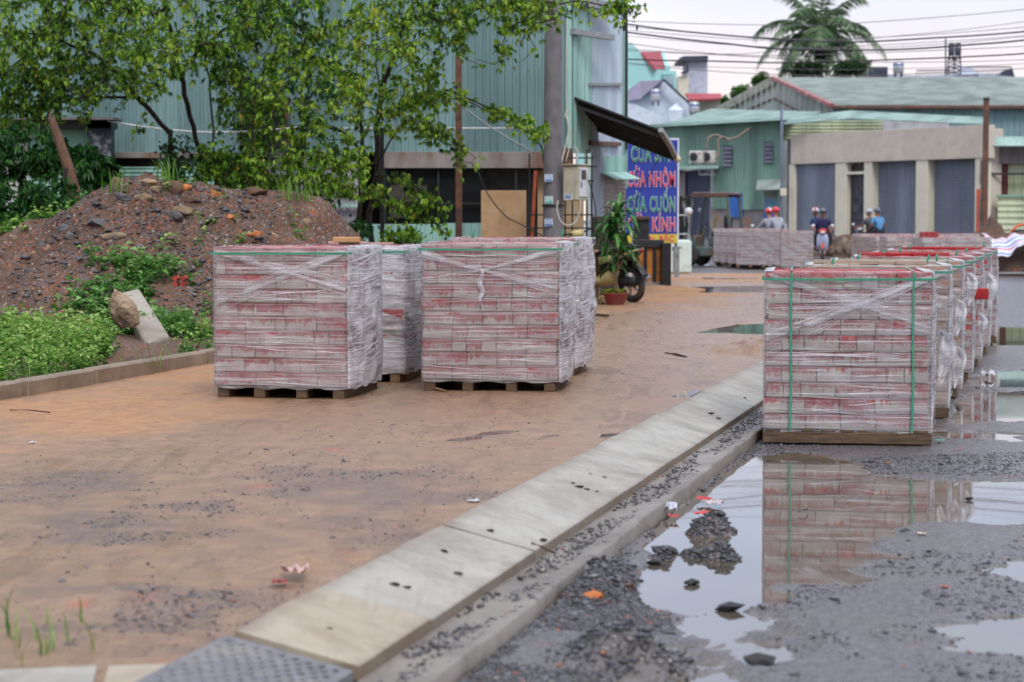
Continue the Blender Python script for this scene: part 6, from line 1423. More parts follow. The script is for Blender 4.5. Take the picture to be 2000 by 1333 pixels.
far_tree(1446, 182, 42, 44, 110, 1200, 'round bright green tree left of the gable', .22, .35); far_tree(1487, 158, 40, 40, 108, 1100, 'bright green tree touching the gable peak', .22, .3); far_tree(1420, 198, 24, 22, 111, 400, 'tiny green bush low beside the barge board', .2, .3)

# ------------------------------------------------------------------ overhead wires
WIRE = pm('wire_black', (34, 34, 40), (26, 26, 30), 9, .5); WIREG = pm('wire_grey', (104, 100, 108), (92, 88, 96), 9, .6)
ws = [([(1200, 44), (1380, 66), (1612, 82), (1800, 76), (2100, 52)], .022, WIRE, 'thick black wire, highest of the three thick ones'), ([(1200, 60), (1420, 86), (1540, 97), (1720, 98), (1880, 89), (2100, 66)], .024, WIRE, 'thick black cable passing over the middle of the palm'),
      ([(1200, 115), (1400, 120), (1540, 123), (1720, 118), (2100, 98)], .020, WIRE, 'thick black wire, lowest of the three thick ones'), ([(1200, 40), (1480, 49), (1680, 45), (2100, 8)], .009, WIREG, 'thin wire crossing the top of the palm crown, highest wire of all'),
      ([(1200, 57), (1520, 80), (1760, 70), (2100, 28)], .008, WIREG, 'thin wire just below the highest wires'), ([(1200, 82), (1440, 108), (1680, 104), (2100, 84)], .01, WIREG, 'thin grey wire above the lowest thick wire'),
      ([(1200, 94), (1560, 116), (1760, 122), (2100, 112)], .009, WIREG, 'thin wire hugging the lowest thick wire'), ([(1200, 120), (1400, 140), (1600, 148), (1800, 144), (2100, 126)], .010, WIREG, 'lowest thin wire grazing the long roof'),
      ([(1200, 98), (1424, 106), (1560, 96), (1800, 84), (2100, 60)], .008, WIREG, 'thin wire rising from lower left to upper right'), ([(1200, 125), (1420, 132), (1700, 136), (2100, 118)], .007, WIREG, 'faint wire second from the bottom'),
      ([(1200, 50), (1500, 74), (1700, 74), (2100, 44)], .009, WIREG, 'thin wire running alongside the highest thick wire'), ([(1200, 68), (1500, 92), (1750, 92), (2100, 60)], .008, WIREG, 'thin wire running alongside the middle thick cable')]
for k, (pts, r, mt, lb) in enumerate(ws):
    (xa, ya), (xb, yb), (xc, yc), (xd, yd) = pts[0], pts[1], pts[-2], pts[-1]; pts = [(640, ya-(yb-ya)/(xb-xa)*560-14)]+pts+[(2800, yd+(yd-yc)/(xd-xc)*700-30)]
    cable('overhead_wire', [P(x, y, 52+.25*k) for x, y in pts], r, mt, lb, 'overhead wires crossing the sky')

# ------------------------------------------------------------------ the blue sign
SG = thing('shop_sign', 'tall blue sign board with green and pink lettering for doors', 'sign', (P(1271, 470, 42).x, 42, .1), group=None)
BLUES = pm('sign_blue', (44, 66, 168), (38, 58, 154), 1, .4, .05); SW = pm('sign_white', (222, 226, 236), (210, 216, 228), 1, .5); SGN = pm('sign_green', (24, 146, 112), (20, 134, 102), 1, .5); SPK = pm('sign_pink', (218, 70, 98), (206, 62, 90), 1, .5); SYE = pm('sign_yellow', (214, 196, 74), (200, 182, 64), 1, .5)
c = rect(1219, 1325, 272, 460, 42); m = MB(); panel(m, rect(1218, 1326, 270, 476, 42.01), .05); m.build('sign_frame', SW, SG)
m = MB(); panel(m, rect(1221, 1323, 274, 457, 41.995), .01); m.build('sign_panel', BLUES, SG)
m = MB(); panel(m, rect(1221, 1323, 458, 475, 41.995), .01); m.build('yellow_strip', SYE, SG)
for (tx, py, mt, sz, bd) in (('CỬA SẮT', 303, SGN, .43, .004), ('CỬA NHÔM', 352, SPK, .43, .004), ('CỬA CUỐN', 401, SGN, .43, .004), ('CỬA KÍNH', 440, SPK, .40, .004)):
    q = P(1272, py, 41.98); x_ = .0; 
    for (b_, mm, yy_) in ((bd+.012, SW, 41.975), (bd, mt, 41.965)):
        o = text_mesh(tx, sz, mm, (0, 0, 0), 0, 'lettering', SG, b_); me = o.data; n = len(me.vertices); V = np.zeros(n*3); me.vertices.foreach_get('co', V); V = V.reshape(-1, 3)
        loc = np.array(ROOTM[SG].translation); Wd = V[:, 0].max()-V[:, 0].min(); tgt = .96*(1 if len(tx) > 7 else .84)+(.02 if mm is SW else 0); xm = (V[:, 0].max()+V[:, 0].min())/2
        V[:, 0] = (V[:, 0]-xm)*tgt/Wd+(q.x-loc[0]); V[:, 2] = V[:, 2]+q.z; V[:, 1] = yy_-loc[1]+V[:, 1]*0
        V[:, 2] -= 0; me.vertices.foreach_set('co', V.ravel()); me.update()
q = P(1275, 467, 41.97); text_mesh('595 Mr. BẮC', .17, SPK, (q.x, 41.985, q.z), 0, 'lettering', SG, .004, .85)
m = MB()
for px in (1224, 1320): t_ = P(px, 470, 42.1); m.bar((t_.x, 42.1, -.05), (t_.x, 42.1, t_.z+.1), .06)
m.build('sign_legs', GALV, SG)
cable('black_cable', [P(x, y, 40.0) for x, y in ((1290, 305), (1270, 340), (1245, 385), (1238, 420))], .008, BLACK, 'thin black cable slanting in front of the blue sign')
# ------------------------------------------------------------------ things along the footway
# parapet wall and railing
pw = thing('white_parapet', 'low mint-white parapet wall carrying a grey pipe railing', 'parapet', (P(1306, 520, 47).x, 47, 0))
c = rect(1258, 1351, 469, 524, 47); m = MB(); m.box(((c[0].x+c[1].x)/2, 47.3, c[3].z/2-.03), (c[1].x-c[0].x, .6, c[3].z+.06), ch=.05); m.build('parapet_wall', pm('mint_white', (206, 222, 216), (194, 212, 206), 1.5, .6, .1, dirt=(170, 176, 160)), pw)
def px3(x, y, Y=47.1): return P(x, y, Y)
for x, r in ((1268, .03), (1306, .03), (1345, .055)):
    m = MB(); m.tube([px3(x, 470), px3(x, 420 if r < .05 else 414)], r, 8); m.build('railing_post', GALV, pw)
for y in (421, 458):
    m = MB(); m.tube([px3(1263, y), px3(1347, y)], .028, 8); m.build('railing_pipe', GALV, pw)
m = MB(); m.ico(px3(1345, 413), .09, 2); m.build('post_knob', pm('knob_white', (214, 216, 220), (196, 198, 204), 3, .4), pw)
# striped barrier
OR_ = pm('barrier_orange', (188, 118, 44), (160, 96, 40), 5, .6, .3, dirt=(104, 72, 48)); Yb = 36.0
br = thing('striped_barrier', 'black and orange striped steel barrier box standing on the sand', 'barrier', (P(1268, 558, Yb).x, Yb, 0), 0)
c = rect(1241, 1295, 484, 552, Yb); m = MB(); m.box(((c[0].x+c[1].x)/2, Yb+.2, (c[0].z+c[3].z)/2), (c[1].x-c[0].x, .38, c[3].z-c[0].z), ch=.008); m.build('barrier_body', OR_, br)
m = MB()
for x in (1260, 1278, 1295, 1243): a = P(x-3, 484, Yb-.012); b = P(x+4, 552, Yb-.012); m.box(((a.x+b.x)/2, Yb-.003, (a.z+b.z)/2), (b.x-a.x, .012, a.z-b.z-.004), ch=.001)
m.build('black_stripes', BLACK, br)
c = rect(1237, 1297, 469, 484, Yb-.03); m = MB(); m.box(((c[0].x+c[1].x)/2, Yb+.2, (c[0].z+c[3].z)/2), (c[1].x-c[0].x, .5, c[3].z-c[0].z), ch=.008); m.build('top_rail', DARK, br)
m = MB(); m.box((P(1268, 555, Yb).x, Yb+.2, .04), (.5, .42, .12), ch=.02); m.build('base_plinth', PLAST, br)
m = MB(); c = rect(1293, 1311, 475, 562, Yb-.25); m.box(((c[0].x+c[1].x)/2, Yb-.05, (c[0].z+c[3].z)/2), (c[1].x-c[0].x, .35, c[3].z-c[0].z), ch=.006); tag(m.build('black_steel_plate', BLACK), 'upright black steel box section at the right end of the striped barrier', 'steel section')
m = MB(); c = rect(1238, 1268, 428, 470, 37.2); m.box(((c[0].x+c[1].x)/2, 37.4, (c[0].z+c[3].z)/2), (c[1].x-c[0].x, .4, c[3].z-c[0].z), ch=.01); bx_ = m.build('box_body', DARK); bt = thing('dark_crate', 'dark crate with a brown wooden rim standing behind the pot plant', 'crate', (bx_.data.vertices[0].co.x, 37.4, .6))
ROOTM[bx_] = ROOTM[bt]; bx_.parent = bt; bx_.matrix_parent_inverse = ROOTM[bt].inverted()
m = MB(); c = rect(1236, 1270, 423, 430, 37.1); m.box(((c[0].x+c[1].x)/2, 37.4, (c[0].z+c[3].z)/2), (c[1].x-c[0].x, .5, c[3].z-c[0].z), ch=.01); m.build('wooden_rim', WOOD, bt)
m = MB(); m.box((P(1252, 500, 37.4).x, 37.4, .35), (.3, .36, .7), ch=.01); m.build('crate_stand', BLACK, bt)
m = MB(); c = rect(1157, 1207, 423, 545, 32.2); m.box(((c[0].x+c[1].x)/2, 32.4, (c[3].z)/2), (c[1].x-c[0].x, .4, c[3].z), ch=.02); tag(m.build('dark_cabinet', pm('dark_brown_cabinet', (58, 50, 44), (44, 38, 34), 5, .7, .3)), 'dark brown cabinet standing behind the pot plant by the shed corner', 'cabinet')
# steel stand
sd_ = thing('steel_stand', 'small grey steel trestle standing in front of the parapet', 'trestle', (P(1318, 540, 39).x, 39, 0))
for a, b in (((1313, 484), (1331, 484)), ((1325, 484), (1325, 541)), ((1313, 486), (1325, 506)), ((1316, 484), (1316, 534))):
    Yk = 39 if a[0] > 1314 or b[0] > 1326 else 39.05; m = MB(); m.bar(P(*a, Yk), P(*b, Yk), .035); m.build('leg' if a[0] == b[0] else 'bar', GALV, sd_)
# low black wall and round wooden post
lw = thing('black_wall_stub', 'low blackened wall stub at the shed corner behind the stacks', 'wall', (P(1140, 585, 30.6).x, 30.6, 0))
m = MB(); c = rect(1098, 1154, 488, 588, 30.8); m.box(((c[0].x+c[1].x)/2, 31.0, c[3].z/2), (c[1].x-c[0].x, .4, c[3].z), ch=.03); m.build('wall_block', pm('blackened_wall', (44, 42, 42), (30, 30, 32), 4, .85, .6, dirt=(84, 74, 60)), lw)
m = MB(); q = P(1160, 588, 30.0); m.lathe([(.085, 0), (.075, .05), (.068, .3), (.066, .72), (.05, .76)], (q.x, 30.0, -.01), 12, Matrix.Rotation(.03, 3, 'Y')); tag(m.build('round_post', pm('weathered_post', (150, 120, 92), (120, 96, 74), 6, .8, .4, dirt=(160, 60, 50), dscale=4, stretch=(1, 1, .5)), smooth=True), 'short round weathered post with red paint marks beside the pot', 'post')
m = MB(); m.bar(G(1110, 611, .02), G(1188, 617, .02), .03); tag(m.build('steel_rod', RUST), 'rusty rod lying on the sand in front of the round post', 'rod')
# pot plant
Yp = 28.6; q = P(1202, 597, Yp); dp = thing('potted_dracaena', 'dracaena with long drooping green leaves in a red plastic bowl', 'potted plant', (q.x, Yp, 0))
m = MB(); m.lathe([(.12, 0), (.125, .01), (.165, .13), (.185, .155), (.19, .165), (.175, .168), (.155, .14), (.0, .135)], (q.x, Yp, 0), 26); m.build('bowl', pm('red_plastic', (146, 52, 50), (120, 44, 44), 5, .4, .1, dirt=(110, 70, 60)), dp, smooth=True)
m = MB(); 
for (x1, z1, x2, z2) in ((-.02, .5, -.07, .82), (.03, .5, .04, 1.02), (.0, .4, .1, .62)): m.tube([(q.x+x1*.3, Yp, .12), (q.x+x1, Yp, z1), (q.x+x2, Yp, z2)], [.022, .018, .016], 8)
m.build('stem', pm('plant_stem', (128, 104, 78), (96, 78, 60), 9, .8), dp)
DRM = m_leaf('dracaena_leaf', [(26, 66, 30), (44, 96, 42), (70, 128, 56), (110, 160, 84)], .25, .2)
def strap_leaf(m, base, az, el, L_, wd, droop, r):
    n = 8; p = Vector(base); d = Vector((math.cos(az)*math.cos(el), math.sin(az)*math.cos(el), math.sin(el))); V = []
    for i in range(n+1):
        s = d.cross(Vector((0, 0, 1))); s = s.normalized() if s.length > .08 else Vector((-math.sin(az), math.cos(az), 0)); t = i/n; w_ = wd*(math.sin(math.pi*(.12+.88*t))**.7)*(1 if i < n else 0)/2; up = s.cross(d)
        V += [tuple(p-s*w_+up*w_*.35), tuple(p), tuple(p+s*w_+up*w_*.35)]; p = p+d*(L_/n); d = (d+Vector((0, 0, -droop/n*(1+t)))).normalized()
    F = []
    for i in range(n): F += [(3*i, 3*i+1, 3*i+4, 3*i+3), (3*i+1, 3*i+2, 3*i+5, 3*i+4)]
    m.add(V, F, r)
m = MB(); g = random.Random(3)
for (hx, hz, n, L_) in ((.04, 1.12, 26, .44), (-.07, .86, 22, .42), (.1, .66, 18, .4), (.0, .95, 16, .42), (-.02, .5, 10, .34)):
    for k in range(n): strap_leaf(m, (q.x+hx+g.uniform(-.02, .02), Yp, hz+.14*k/n), k*2.399+hx*9, R(85-75*(1-k/n))+g.uniform(-.15, .15), L_*g.uniform(.8, 1.15), .058, g.uniform(1.4, 2.5), g.random())
m.build('leaves', DRM, dp)
n = 500; a = rng.uniform(0, 6.28, n); rr = rng.uniform(0, .16, n); C = np.stack([q.x-.03+rr*np.cos(a), Yp+rr*np.sin(a), .15+rng.uniform(0, .07, n)], -1); D = np.stack([np.cos(a), np.sin(a), rng.uniform(.1, 1, n)], -1)
leafmesh('low_herbs', C, D, rng.uniform(.02, .045, n), rng.uniform(.012, .02, n), rng.random(n), LEAF, dp)['kind'] = 'stuff'
X, Y = wsc([(P(1120, 600, 28.6).x, 28.9), (P(1180, 600, 28).x, 28.4), (P(1180, 600, 30).x, 30.4), (P(1120, 600, 30).x, 30.4)], 120); weeds('post_weeds', X, Y, X*0, rng.uniform(.03, .1, len(X)), 8, .035, LEAFD, 'small weeds and litter at the foot of the round post')
# soil edge heap in front of the barrier
def heap(name, cx, cy_, rx, ry, h, mat, lb, cat, seed, kind=None):
    a = np.linspace(-1, 1, 60); XX, YY = np.meshgrid(a, a); r = np.hypot(XX, YY); z = h*np.clip(1-r, 0, 1)**.8*(1+.9*fbm(XX*3+seed, YY*3, 5, seed))+.03*fbm(XX*11, YY*11, 3, seed)*(r < 1); z = np.where(r < 1, z, -.08)
    V = np.stack([cx+XX*rx, cy_+YY*ry, z], -1).reshape(-1, 3); i = np.arange(59)[:, None]*60+np.arange(59)[None]; F = np.stack([i, i+1, i+61, i+60], -1).reshape(-1, 4); o = np_mesh(name, V, F, mat, None, None, True); return tag(o, lb, cat, None, kind)
heap('sand_heap', P(1275, 560, 35.2).x, 35.0, .9, .7, .07, SAND, 'low ridge of sand washed against the striped barrier', 'sand heap', 3)
heap('sand_heap', P(1150, 600, 29.6).x, 29.4, .55, .8, .09, SAND, 'low ridge of sand around the round post', 'sand heap', 5)

# ------------------------------------------------------------------ scooters
TYRE = pm('tyre_rubber', (34, 34, 36), (24, 24, 26), 20, .7, .4, dirt=(90, 76, 64)); CHROME = pm('worn_chrome', (170, 172, 178), (140, 142, 148), 8, .25, .1, metal=.9)
def ring(m, c, Rr, r, n=26, k=10, axis='y'):
    V = []
    for i in range(n):
        a = 2*math.pi*i/n
        for j in range(k):
            b = 2*math.pi*j/k; rad = Rr+r*math.cos(b); V.append((c[0]+rad*math.cos(a), c[1]+r*math.sin(b), c[2]+rad*math.sin(a)))
    m.add(V, [(i*k+j, i*k+(j+1) % k, ((i+1) % n)*k+(j+1) % k, ((i+1) % n)*k+j) for i in range(n) for j in range(k)])
def scooter(label, loc, rz, body, body2, seatm, lean=0.0, group=None, cat='scooter', mirrors=True):
    t = thing('scooter', label, cat, loc, rz, group, rx=lean)
    for x, nm in ((.64, 'front_wheel'), (-.60, 'rear_wheel')):
        m = MB(); ring(m, (x, 0, .27), .225, .048); w_ = m.build(nm, TYRE, t, True, True)
        m = MB(); ring(m, (x, 0, .27), .175, .014, 22, 6)
        for k in range(5): a = k*1.2566; m.bar((x, 0, .27), (x+.17*math.cos(a), 0, .27+.17*math.sin(a)), .028, .02)
        m.lathe([(.03, -.05), (.035, 0), (.03, .05)], (x, 0, .27), 10, Matrix.Rotation(R(90), 3, 'X')); m.build('rim', CHROME, w_, True)
    m = MB()
    for s in (-1, 1): m.tube([(.64, s*.065, .27), (.56, s*.065, .55), (.50, s*.05, .72)], .02, 8)
    m.build('fork', CHROME, t, True)
    m = MB(); m.loft([(.86, .40, .03, .02), (.78, .53, .06, .03), (.62, .56, .065, .035), (.46, .50, .05, .03)], 12); m.build('front_fender', body2, t, True, True)
    m = MB(); m.loft([(.54, .80, .06, .10), (.50, .72, .16, .22), (.44, .64, .19, .30), (.36, .58, .17, .30), (.31, .55, .10, .25)], 18); m.build('leg_shield', body, t, True, True)
    m = MB(); m.loft([(.40, .34, .12, .06), (.2, .30, .16, .06), (-.1, .32, .16, .08), (-.3, .42, .14, .14)], 14); m.build('floor_board', body2, t, True, True)
    m = MB(); m.loft([(.02, .50, .10, .12), (-.15, .55, .15, .16), (-.4, .60, .16, .15), (-.65, .68, .13, .10), (-.88, .76, .05, .035)], 18); m.build('rear_body', body, t, True, True)
    for s in (-1, 1):
        m = MB(); m.loft([(-.12, .62, .012, .05), (-.4, .66, .02, .05), (-.7, .73, .015, .03), (-.88, .78, .006, .01)], 8); V = m.V[0]; V[:, 1] += s*(.155-.05*np.clip((-V[:, 0]-.5)/.4, 0, 1)*2); m.build('side_panel', body2, t, True, True)
    m = MB(); m.loft([(.06, .70, .09, .03), (-.1, .735, .13, .045), (-.35, .75, .14, .05), (-.6, .80, .13, .045), (-.78, .815, .08, .02)], 16); m.build('seat', seatm, t, True, True)
    m = MB(); m.loft([(-.35, .33, .06, .06), (-.55, .3, .07, .08), (-.72, .30, .05, .05)], 12); m.build('engine', DARK, t, True, True)
    m = MB(); m.tube([(-.3, -.12, .24), (-.6, -.15, .25), (-.82, -.15, .36)], [.025, .045, .045], 10); m.build('exhaust', CHROME, t, True, True)
    m = MB(); m.loft([(.60, .93, .05, .045), (.54, .97, .13, .075), (.46, 1.0, .12, .07), (.38, 1.0, .05, .04)], 14); m.build('headset', body2, t, True, True)
    m = MB(); m.tube([(.42, -.34, 1.03), (.46, -.2, 1.02), (.47, 0, .99), (.46, .2, 1.02), (.42, .34, 1.03)], .014, 8); m.build('handlebar', BLACK, t, True, True)
    m = MB(); m.ico((.60, 0, .94), .055, 2, (.5, 1.5, .8)); m.build('headlight', pm('lamp_glass', (206, 214, 224), (186, 194, 206), 4, .1, .05), t, True, True)
    m = MB(); m.ico((-.90, 0, .76), .03, 2, (.5, 1.6, .8)); m.build('tail_light', pm('red_lens', (150, 30, 34), (130, 26, 30), 4, .2), t, True, True)
    for s in ((-1, 1) if mirrors else ()):
        m = MB(); m.tube([(.44, s*.2, 1.03), (.47, s*.27, 1.13)], .007, 6); mr_ = m.build('mirror', BLACK, t, True); m = MB(); m.ico((.46, s*.30, 1.16), .05, 2, (.35, 1.3, .9)); m.build('mirror_glass', pm('mirror_glass', (214, 218, 224), (200, 204, 212), 3, .1, .02), mr_, True, True)
    (MB().box((-.93, 0, .56), (.012, .17, .13)).build('number_plate', PWHITE, t, True) if mirrors else None)
    m = MB(); m.loft([(-.62, .56, .05, .02), (-.8, .52, .055, .02), (-.94, .40, .05, .02)], 10); m.build('rear_fender', BLACK, t, True, True)
    return t
SEAT = pm('black_vinyl', (30, 30, 34), (22, 22, 26), 9, .25, .1); CRY = pm('cream_yellow_panel', (206, 190, 134), (190, 172, 116), 4, .3, .05); BLKP = pm('gloss_black', (22, 24, 30), (16, 18, 22), 4, .15, .05, coat=.5)
scooter('parked black and cream scooter behind the pot plant', (1.38, 29.95, 0), R(128), BLKP, CRY, SEAT, lean=R(-9), mirrors=False)

# ------------------------------------------------------------------ people
SKIN = pm('skin', (176, 122, 96), (160, 108, 84), 9, .55, .1); SKIND = pm('tanned_skin', (150, 100, 76), (134, 88, 66), 9, .55, .1)
def skin_obj(name, verts, edges, radii, mat, parent, root=0, sub=2):
    me = bpy.data.meshes.new(name); me.from_pydata([tuple(v) for v in verts], edges, []); me.materials.append(mat)
    o = bpy.data.objects.new(name, me); COL.objects.link(o); o.parent = parent
    md = o.modifiers.new('skin', 'SKIN'); md.use_smooth_shade = True
    for i, r in enumerate(radii):
        rr = r if hasattr(r, '__len__') else (r, r); me.skin_vertices[0].data[i].radius = rr
    me.skin_vertices[0].data[root].use_root = True
    s = o.modifiers.new('subdivision', 'SUBSURF'); s.levels = sub; s.render_levels = sub
    return o
def person(label, loc, rz, pose, shirt, trousers, helmet, skin=SKIN, group=None, visor=None, helm2=None):
    """pose: joints in the local frame, x forward"""
    t = thing('person', label, 'person', loc, rz, group); J = pose
    V = []; E = []; Rd = []
    def add(p, r, link=None):
        V.append(p); Rd.append(r); i = len(V)-1
        if link is not None: E.append((link, i))
        return i
    pel = add(J['pelvis'], (.13, .15)); bel = add(J['belly'], (.115, .14), pel); ch = add(J['chest'], (.12, .165), bel); nb = add(J['neck0'], (.06, .07), ch); nk = add(J['neck'], .052, nb)
    h0 = add(J['head0'], (.075, .07), nk); h1 = add(J['head'], (.092, .078), h0); add(J['crown'], (.05, .045), h1)
    nx = Vector(J['head0'])+Vector((.085, 0, .035)); add(tuple(nx), .016, h0)
    for s, k in ((1, 'L'), (-1, 'R')):
        sh = add(J['sh'+k], .055, ch); el = add(J['el'+k], .042, sh); wr = add(J['wr'+k], .027, el); hd = Vector(J['ha'+k]); pa_ = add(tuple(hd), (.022, .036), wr)
        d = (hd-Vector(J['wr'+k])).normalized(); sd = Vector((0, 1, 0)) if abs(d.y) < .8 else Vector((1, 0, 0)); dn = Vector((0, 0, -1))
        for f in range(4):
            b = hd+d*.03+sd*(f-1.5)*.018; ln = (.03, .036, .033, .026)[f]; a = add(tuple(b), .0095, pa_); c = add(tuple(b+d*ln*.7+dn*ln*.5), .0085, a); add(tuple(b+d*ln*.6+dn*ln*1.4), .0075, c)
        b = hd+sd*(-.04*s)+dn*.004; a = add(tuple(b), .011, pa_); add(tuple(b+d*.025+dn*.025), .0085, a)
        hp = add(J['hp'+k], .095, pel); kn = add(J['kn'+k], .062, hp); an_ = add(J['an'+k], .04, kn); add(J['to'+k], (.03, .038), an_)
    b = skin_obj('body', V, E, Rd, skin, t)
    # shirt
    V = []; E = []; Rd = []
    pel = add(J['pelvis'], (.135, .165)); bel = add(J['belly'], (.14, .17), pel); ch = add(J['chest'], (.14, .185), bel); add(J['neck0'], (.075, .095), ch)
    for k in 'LR': sh = add(J['sh'+k], .075, ch); e0 = Vector(J['sh'+k]).lerp(Vector(J['el'+k]), 1.0 if J.get('long') else .78); el = add(tuple(e0), .062, sh); (add(tuple(Vector(J['el'+k]).lerp(Vector(J['wr'+k]), .9)), .042, el) if J.get('long') else None)
    skin_obj('shirt', V, E, Rd, shirt, t)
    V = []; E = []; Rd = []; pel = add(tuple(Vector(J['pelvis'])+Vector((0, 0, -.02))), (.14, .16))
    for k in 'LR': hp = add(J['hp'+k], .105, pel); kn = add(J['kn'+k], .078, hp); add(tuple(Vector(J['kn'+k]).lerp(Vector(J['an'+k]), .85)), .06, kn)
    skin_obj('trousers', V, E, Rd, trousers, t)
    for k in 'LR': m = MB(); a, c = Vector(J['an'+k]), Vector(J['to'+k]); m.bar(a+Vector((-.04, 0, -.03)), c+Vector((.03, 0, -.005)), .085, .06); m.build('shoe', DARK, t, True)
    hc = Vector(J['head'])+Vector((-.006, 0, .025)); m = MB(); V_, F_ = ico_np(3); W = V_*np.array([.135, .115, .118]); W[:, 2] = np.where(W[:, 2] < -.02, -.02+(W[:, 2]+.02)*.35, W[:, 2]); W[:, 0] = np.where((W[:, 2] < 0) & (W[:, 0] > .02), W[:, 0]*.8, W[:, 0])
    m.add(W+np.array(hc), [tuple(f) for f in F_]); hl = m.build('helmet', helmet, t, True, True)
    if helm2: m = MB(); m.loft([(-.13, .03, .03, .02), (-.08, .10, .035, .02), (0, .121, .04, .008), (.08, .10, .035, .02), (.13, .03, .03, .02)], 8); m.V[0] += np.array(hc); m.build('helmet_stripe', helm2, hl, True, True)
    m = MB(); m.box(tuple(hc+Vector((.125, 0, -.0))), (.07, .15, .014), ch=.004); m.build('visor', visor or DARK, hl, True)
    hp0 = Vector(J['head0'])
    for s in (-1, 1): m = MB(); m.ico(hp0+Vector((.072, s*.03, .05)), .012, 1); m.build('eye', DARK, t, True); m = MB(); m.ico(hp0+Vector((-.0, s*.078, .04)), .024, 1, (.7, .4, 1.2)); m.build('ear', skin, t, True, True)
    m = MB(); m.box(tuple(hp0+Vector((.078, 0, -.012))), (.012, .045, .009), ch=.003); m.build('mouth', pm('lips', (140, 76, 66), (120, 66, 58), 4, .5), t, True)
    return t
def driver(lean=.06, turn=0):
    x0 = -.16; J = dict(pelvis=(x0, 0, .86), belly=(x0+.02, 0, 1.0), chest=(x0+.02+lean, 0, 1.22), neck0=(x0+.03+lean*1.4, 0, 1.37), neck=(x0+.045+lean*1.6, 0, 1.42), head0=(x0+.06+lean*1.7, turn, 1.50), head=(x0+.055+lean*1.7, turn, 1.57), crown=(x0+.05+lean*1.7, turn, 1.65))
    for s, k in ((1, 'L'), (-1, 'R')):
        J['sh'+k] = (x0+.02+lean, s*.20, 1.31); J['el'+k] = (x0+.2, s*.30, 1.10); J['wr'+k] = (.34, s*.29, 1.05); J['ha'+k] = (.41, s*.29, 1.05); J['hp'+k] = (x0+.02, s*.09, .84); J['kn'+k] = (.26, s*.17, .80); J['an'+k] = (.16, s*.16, .42); J['to'+k] = (.32, s*.17, .37)
    return J
def pillion(dy=0):
    x0 = -.50; J = dict(pelvis=(x0, 0, .92), belly=(x0+.01, dy*.3, 1.06), chest=(x0+.04, dy*.6, 1.27), neck0=(x0+.05, dy*.8, 1.41), neck=(x0+.06, dy, 1.46), head0=(x0+.07, dy, 1.53), head=(x0+.065, dy, 1.60), crown=(x0+.06, dy, 1.68))
    for s, k in ((1, 'L'), (-1, 'R')):
        J['sh'+k] = (x0+.04, s*.19+dy*.6, 1.35); J['el'+k] = (x0+.02, s*.27+dy*.5, 1.12); J['wr'+k] = (x0+.2, s*.25, 1.0); J['ha'+k] = (x0+.27, s*.23, .98); J['hp'+k] = (x0+.02, s*.12, .90); J['kn'+k] = (x0+.4, s*.24, .84); J['an'+k] = (x0+.35, s*.22, .46); J['to'+k] = (x0+.48, s*.24, .42)
    return J
def cloth(n, a): return pm(n, a, tuple(x*.85 for x in a), 9, .85, .4, .01)
def team(px, Y, zg, rz, slabel, body, body2, dl, dc, dtr, dh, pl, pc_, ptr, ph, sk=SKIN, dstripe=None, pstripe=None, dy=0, pvis=None, long=False):
    q = P(px, 440, Y); loc = (q.x, Y, zg); scooter(slabel, loc, rz, body, body2, SEAT)
    J = driver(); J['long'] = long; person(dl, loc, rz, J, dc, dtr, dh, sk, helm2=dstripe); J = pillion(dy); J['long'] = long; person(pl, loc, rz, J, pc_, ptr, ph, sk, helm2=pstripe, visor=pvis)
HR = pm('helmet_red', (210, 50, 62), (196, 44, 56), 4, .2, .02); HW = pm('helmet_white', (214, 214, 220), (200, 200, 208), 4, .2, .02); HG = pm('helmet_grey', (92, 98, 108), (80, 86, 96), 4, .25, .02); HS = pm('helmet_silver', (172, 180, 192), (156, 164, 176), 4, .2, .02); HB = pm('helmet_slate', (96, 108, 128), (84, 96, 116), 4, .3)
# oncoming pair between the far stacks
team(1607, 65.0, RZ, R(-99), 'oncoming red and silver scooter with a dark front carrying two riders', pm('scooter_silver', (176, 186, 210), (150, 160, 190), 4, .25, .05), pm('scooter_red', (186, 62, 48), (160, 50, 42), 4, .3, .05),
     'person in dark navy shirt and grey helmet driving the oncoming scooter', cloth('navy_shirt', (34, 38, 78)), cloth('dark_trousers', (36, 38, 46)), HG, 'person in blue shirt and white helmet riding behind the oncoming driver', cloth('blue_shirt', (40, 72, 128)), cloth('dark_trousers2', (40, 40, 48)), HW, SKIND, pstripe=HR, dy=-.24, long=False)
team(1501, 62.5, RZ, R(112), 'dark scooter seen from behind, left of the oncoming one', BLKP, BLKP, 'person in grey shirt and red helmet with white patch, driving away at the left', cloth('grey_shirt', (150, 154, 164)), cloth('olive_trousers', (92, 92, 52)), HR,
     'person in pale grey shirt and plain red helmet riding pillion at the left', cloth('pale_grey_shirt', (166, 172, 186)), cloth('olive_trousers2', (104, 104, 58)), HR, dstripe=HW, long=True)
team(1697, 70.0, RZ+.02, R(120), 'dark scooter with white mirror in front of the ornate door', BLKP, pm('scooter_white', (200, 204, 214), (180, 184, 196), 4, .3), 'person in dark grey shirt and silver helmet driving in front of the garages', cloth('dark_grey_shirt', (84, 86, 96)), cloth('black_trousers', (32, 34, 40)), HS,
     'person in light blue shirt and slate cap helmet seated at the back before the garages', cloth('sky_blue_shirt', (92, 150, 200)), cloth('black_trousers2', (40, 42, 50)), HB, SKIND)

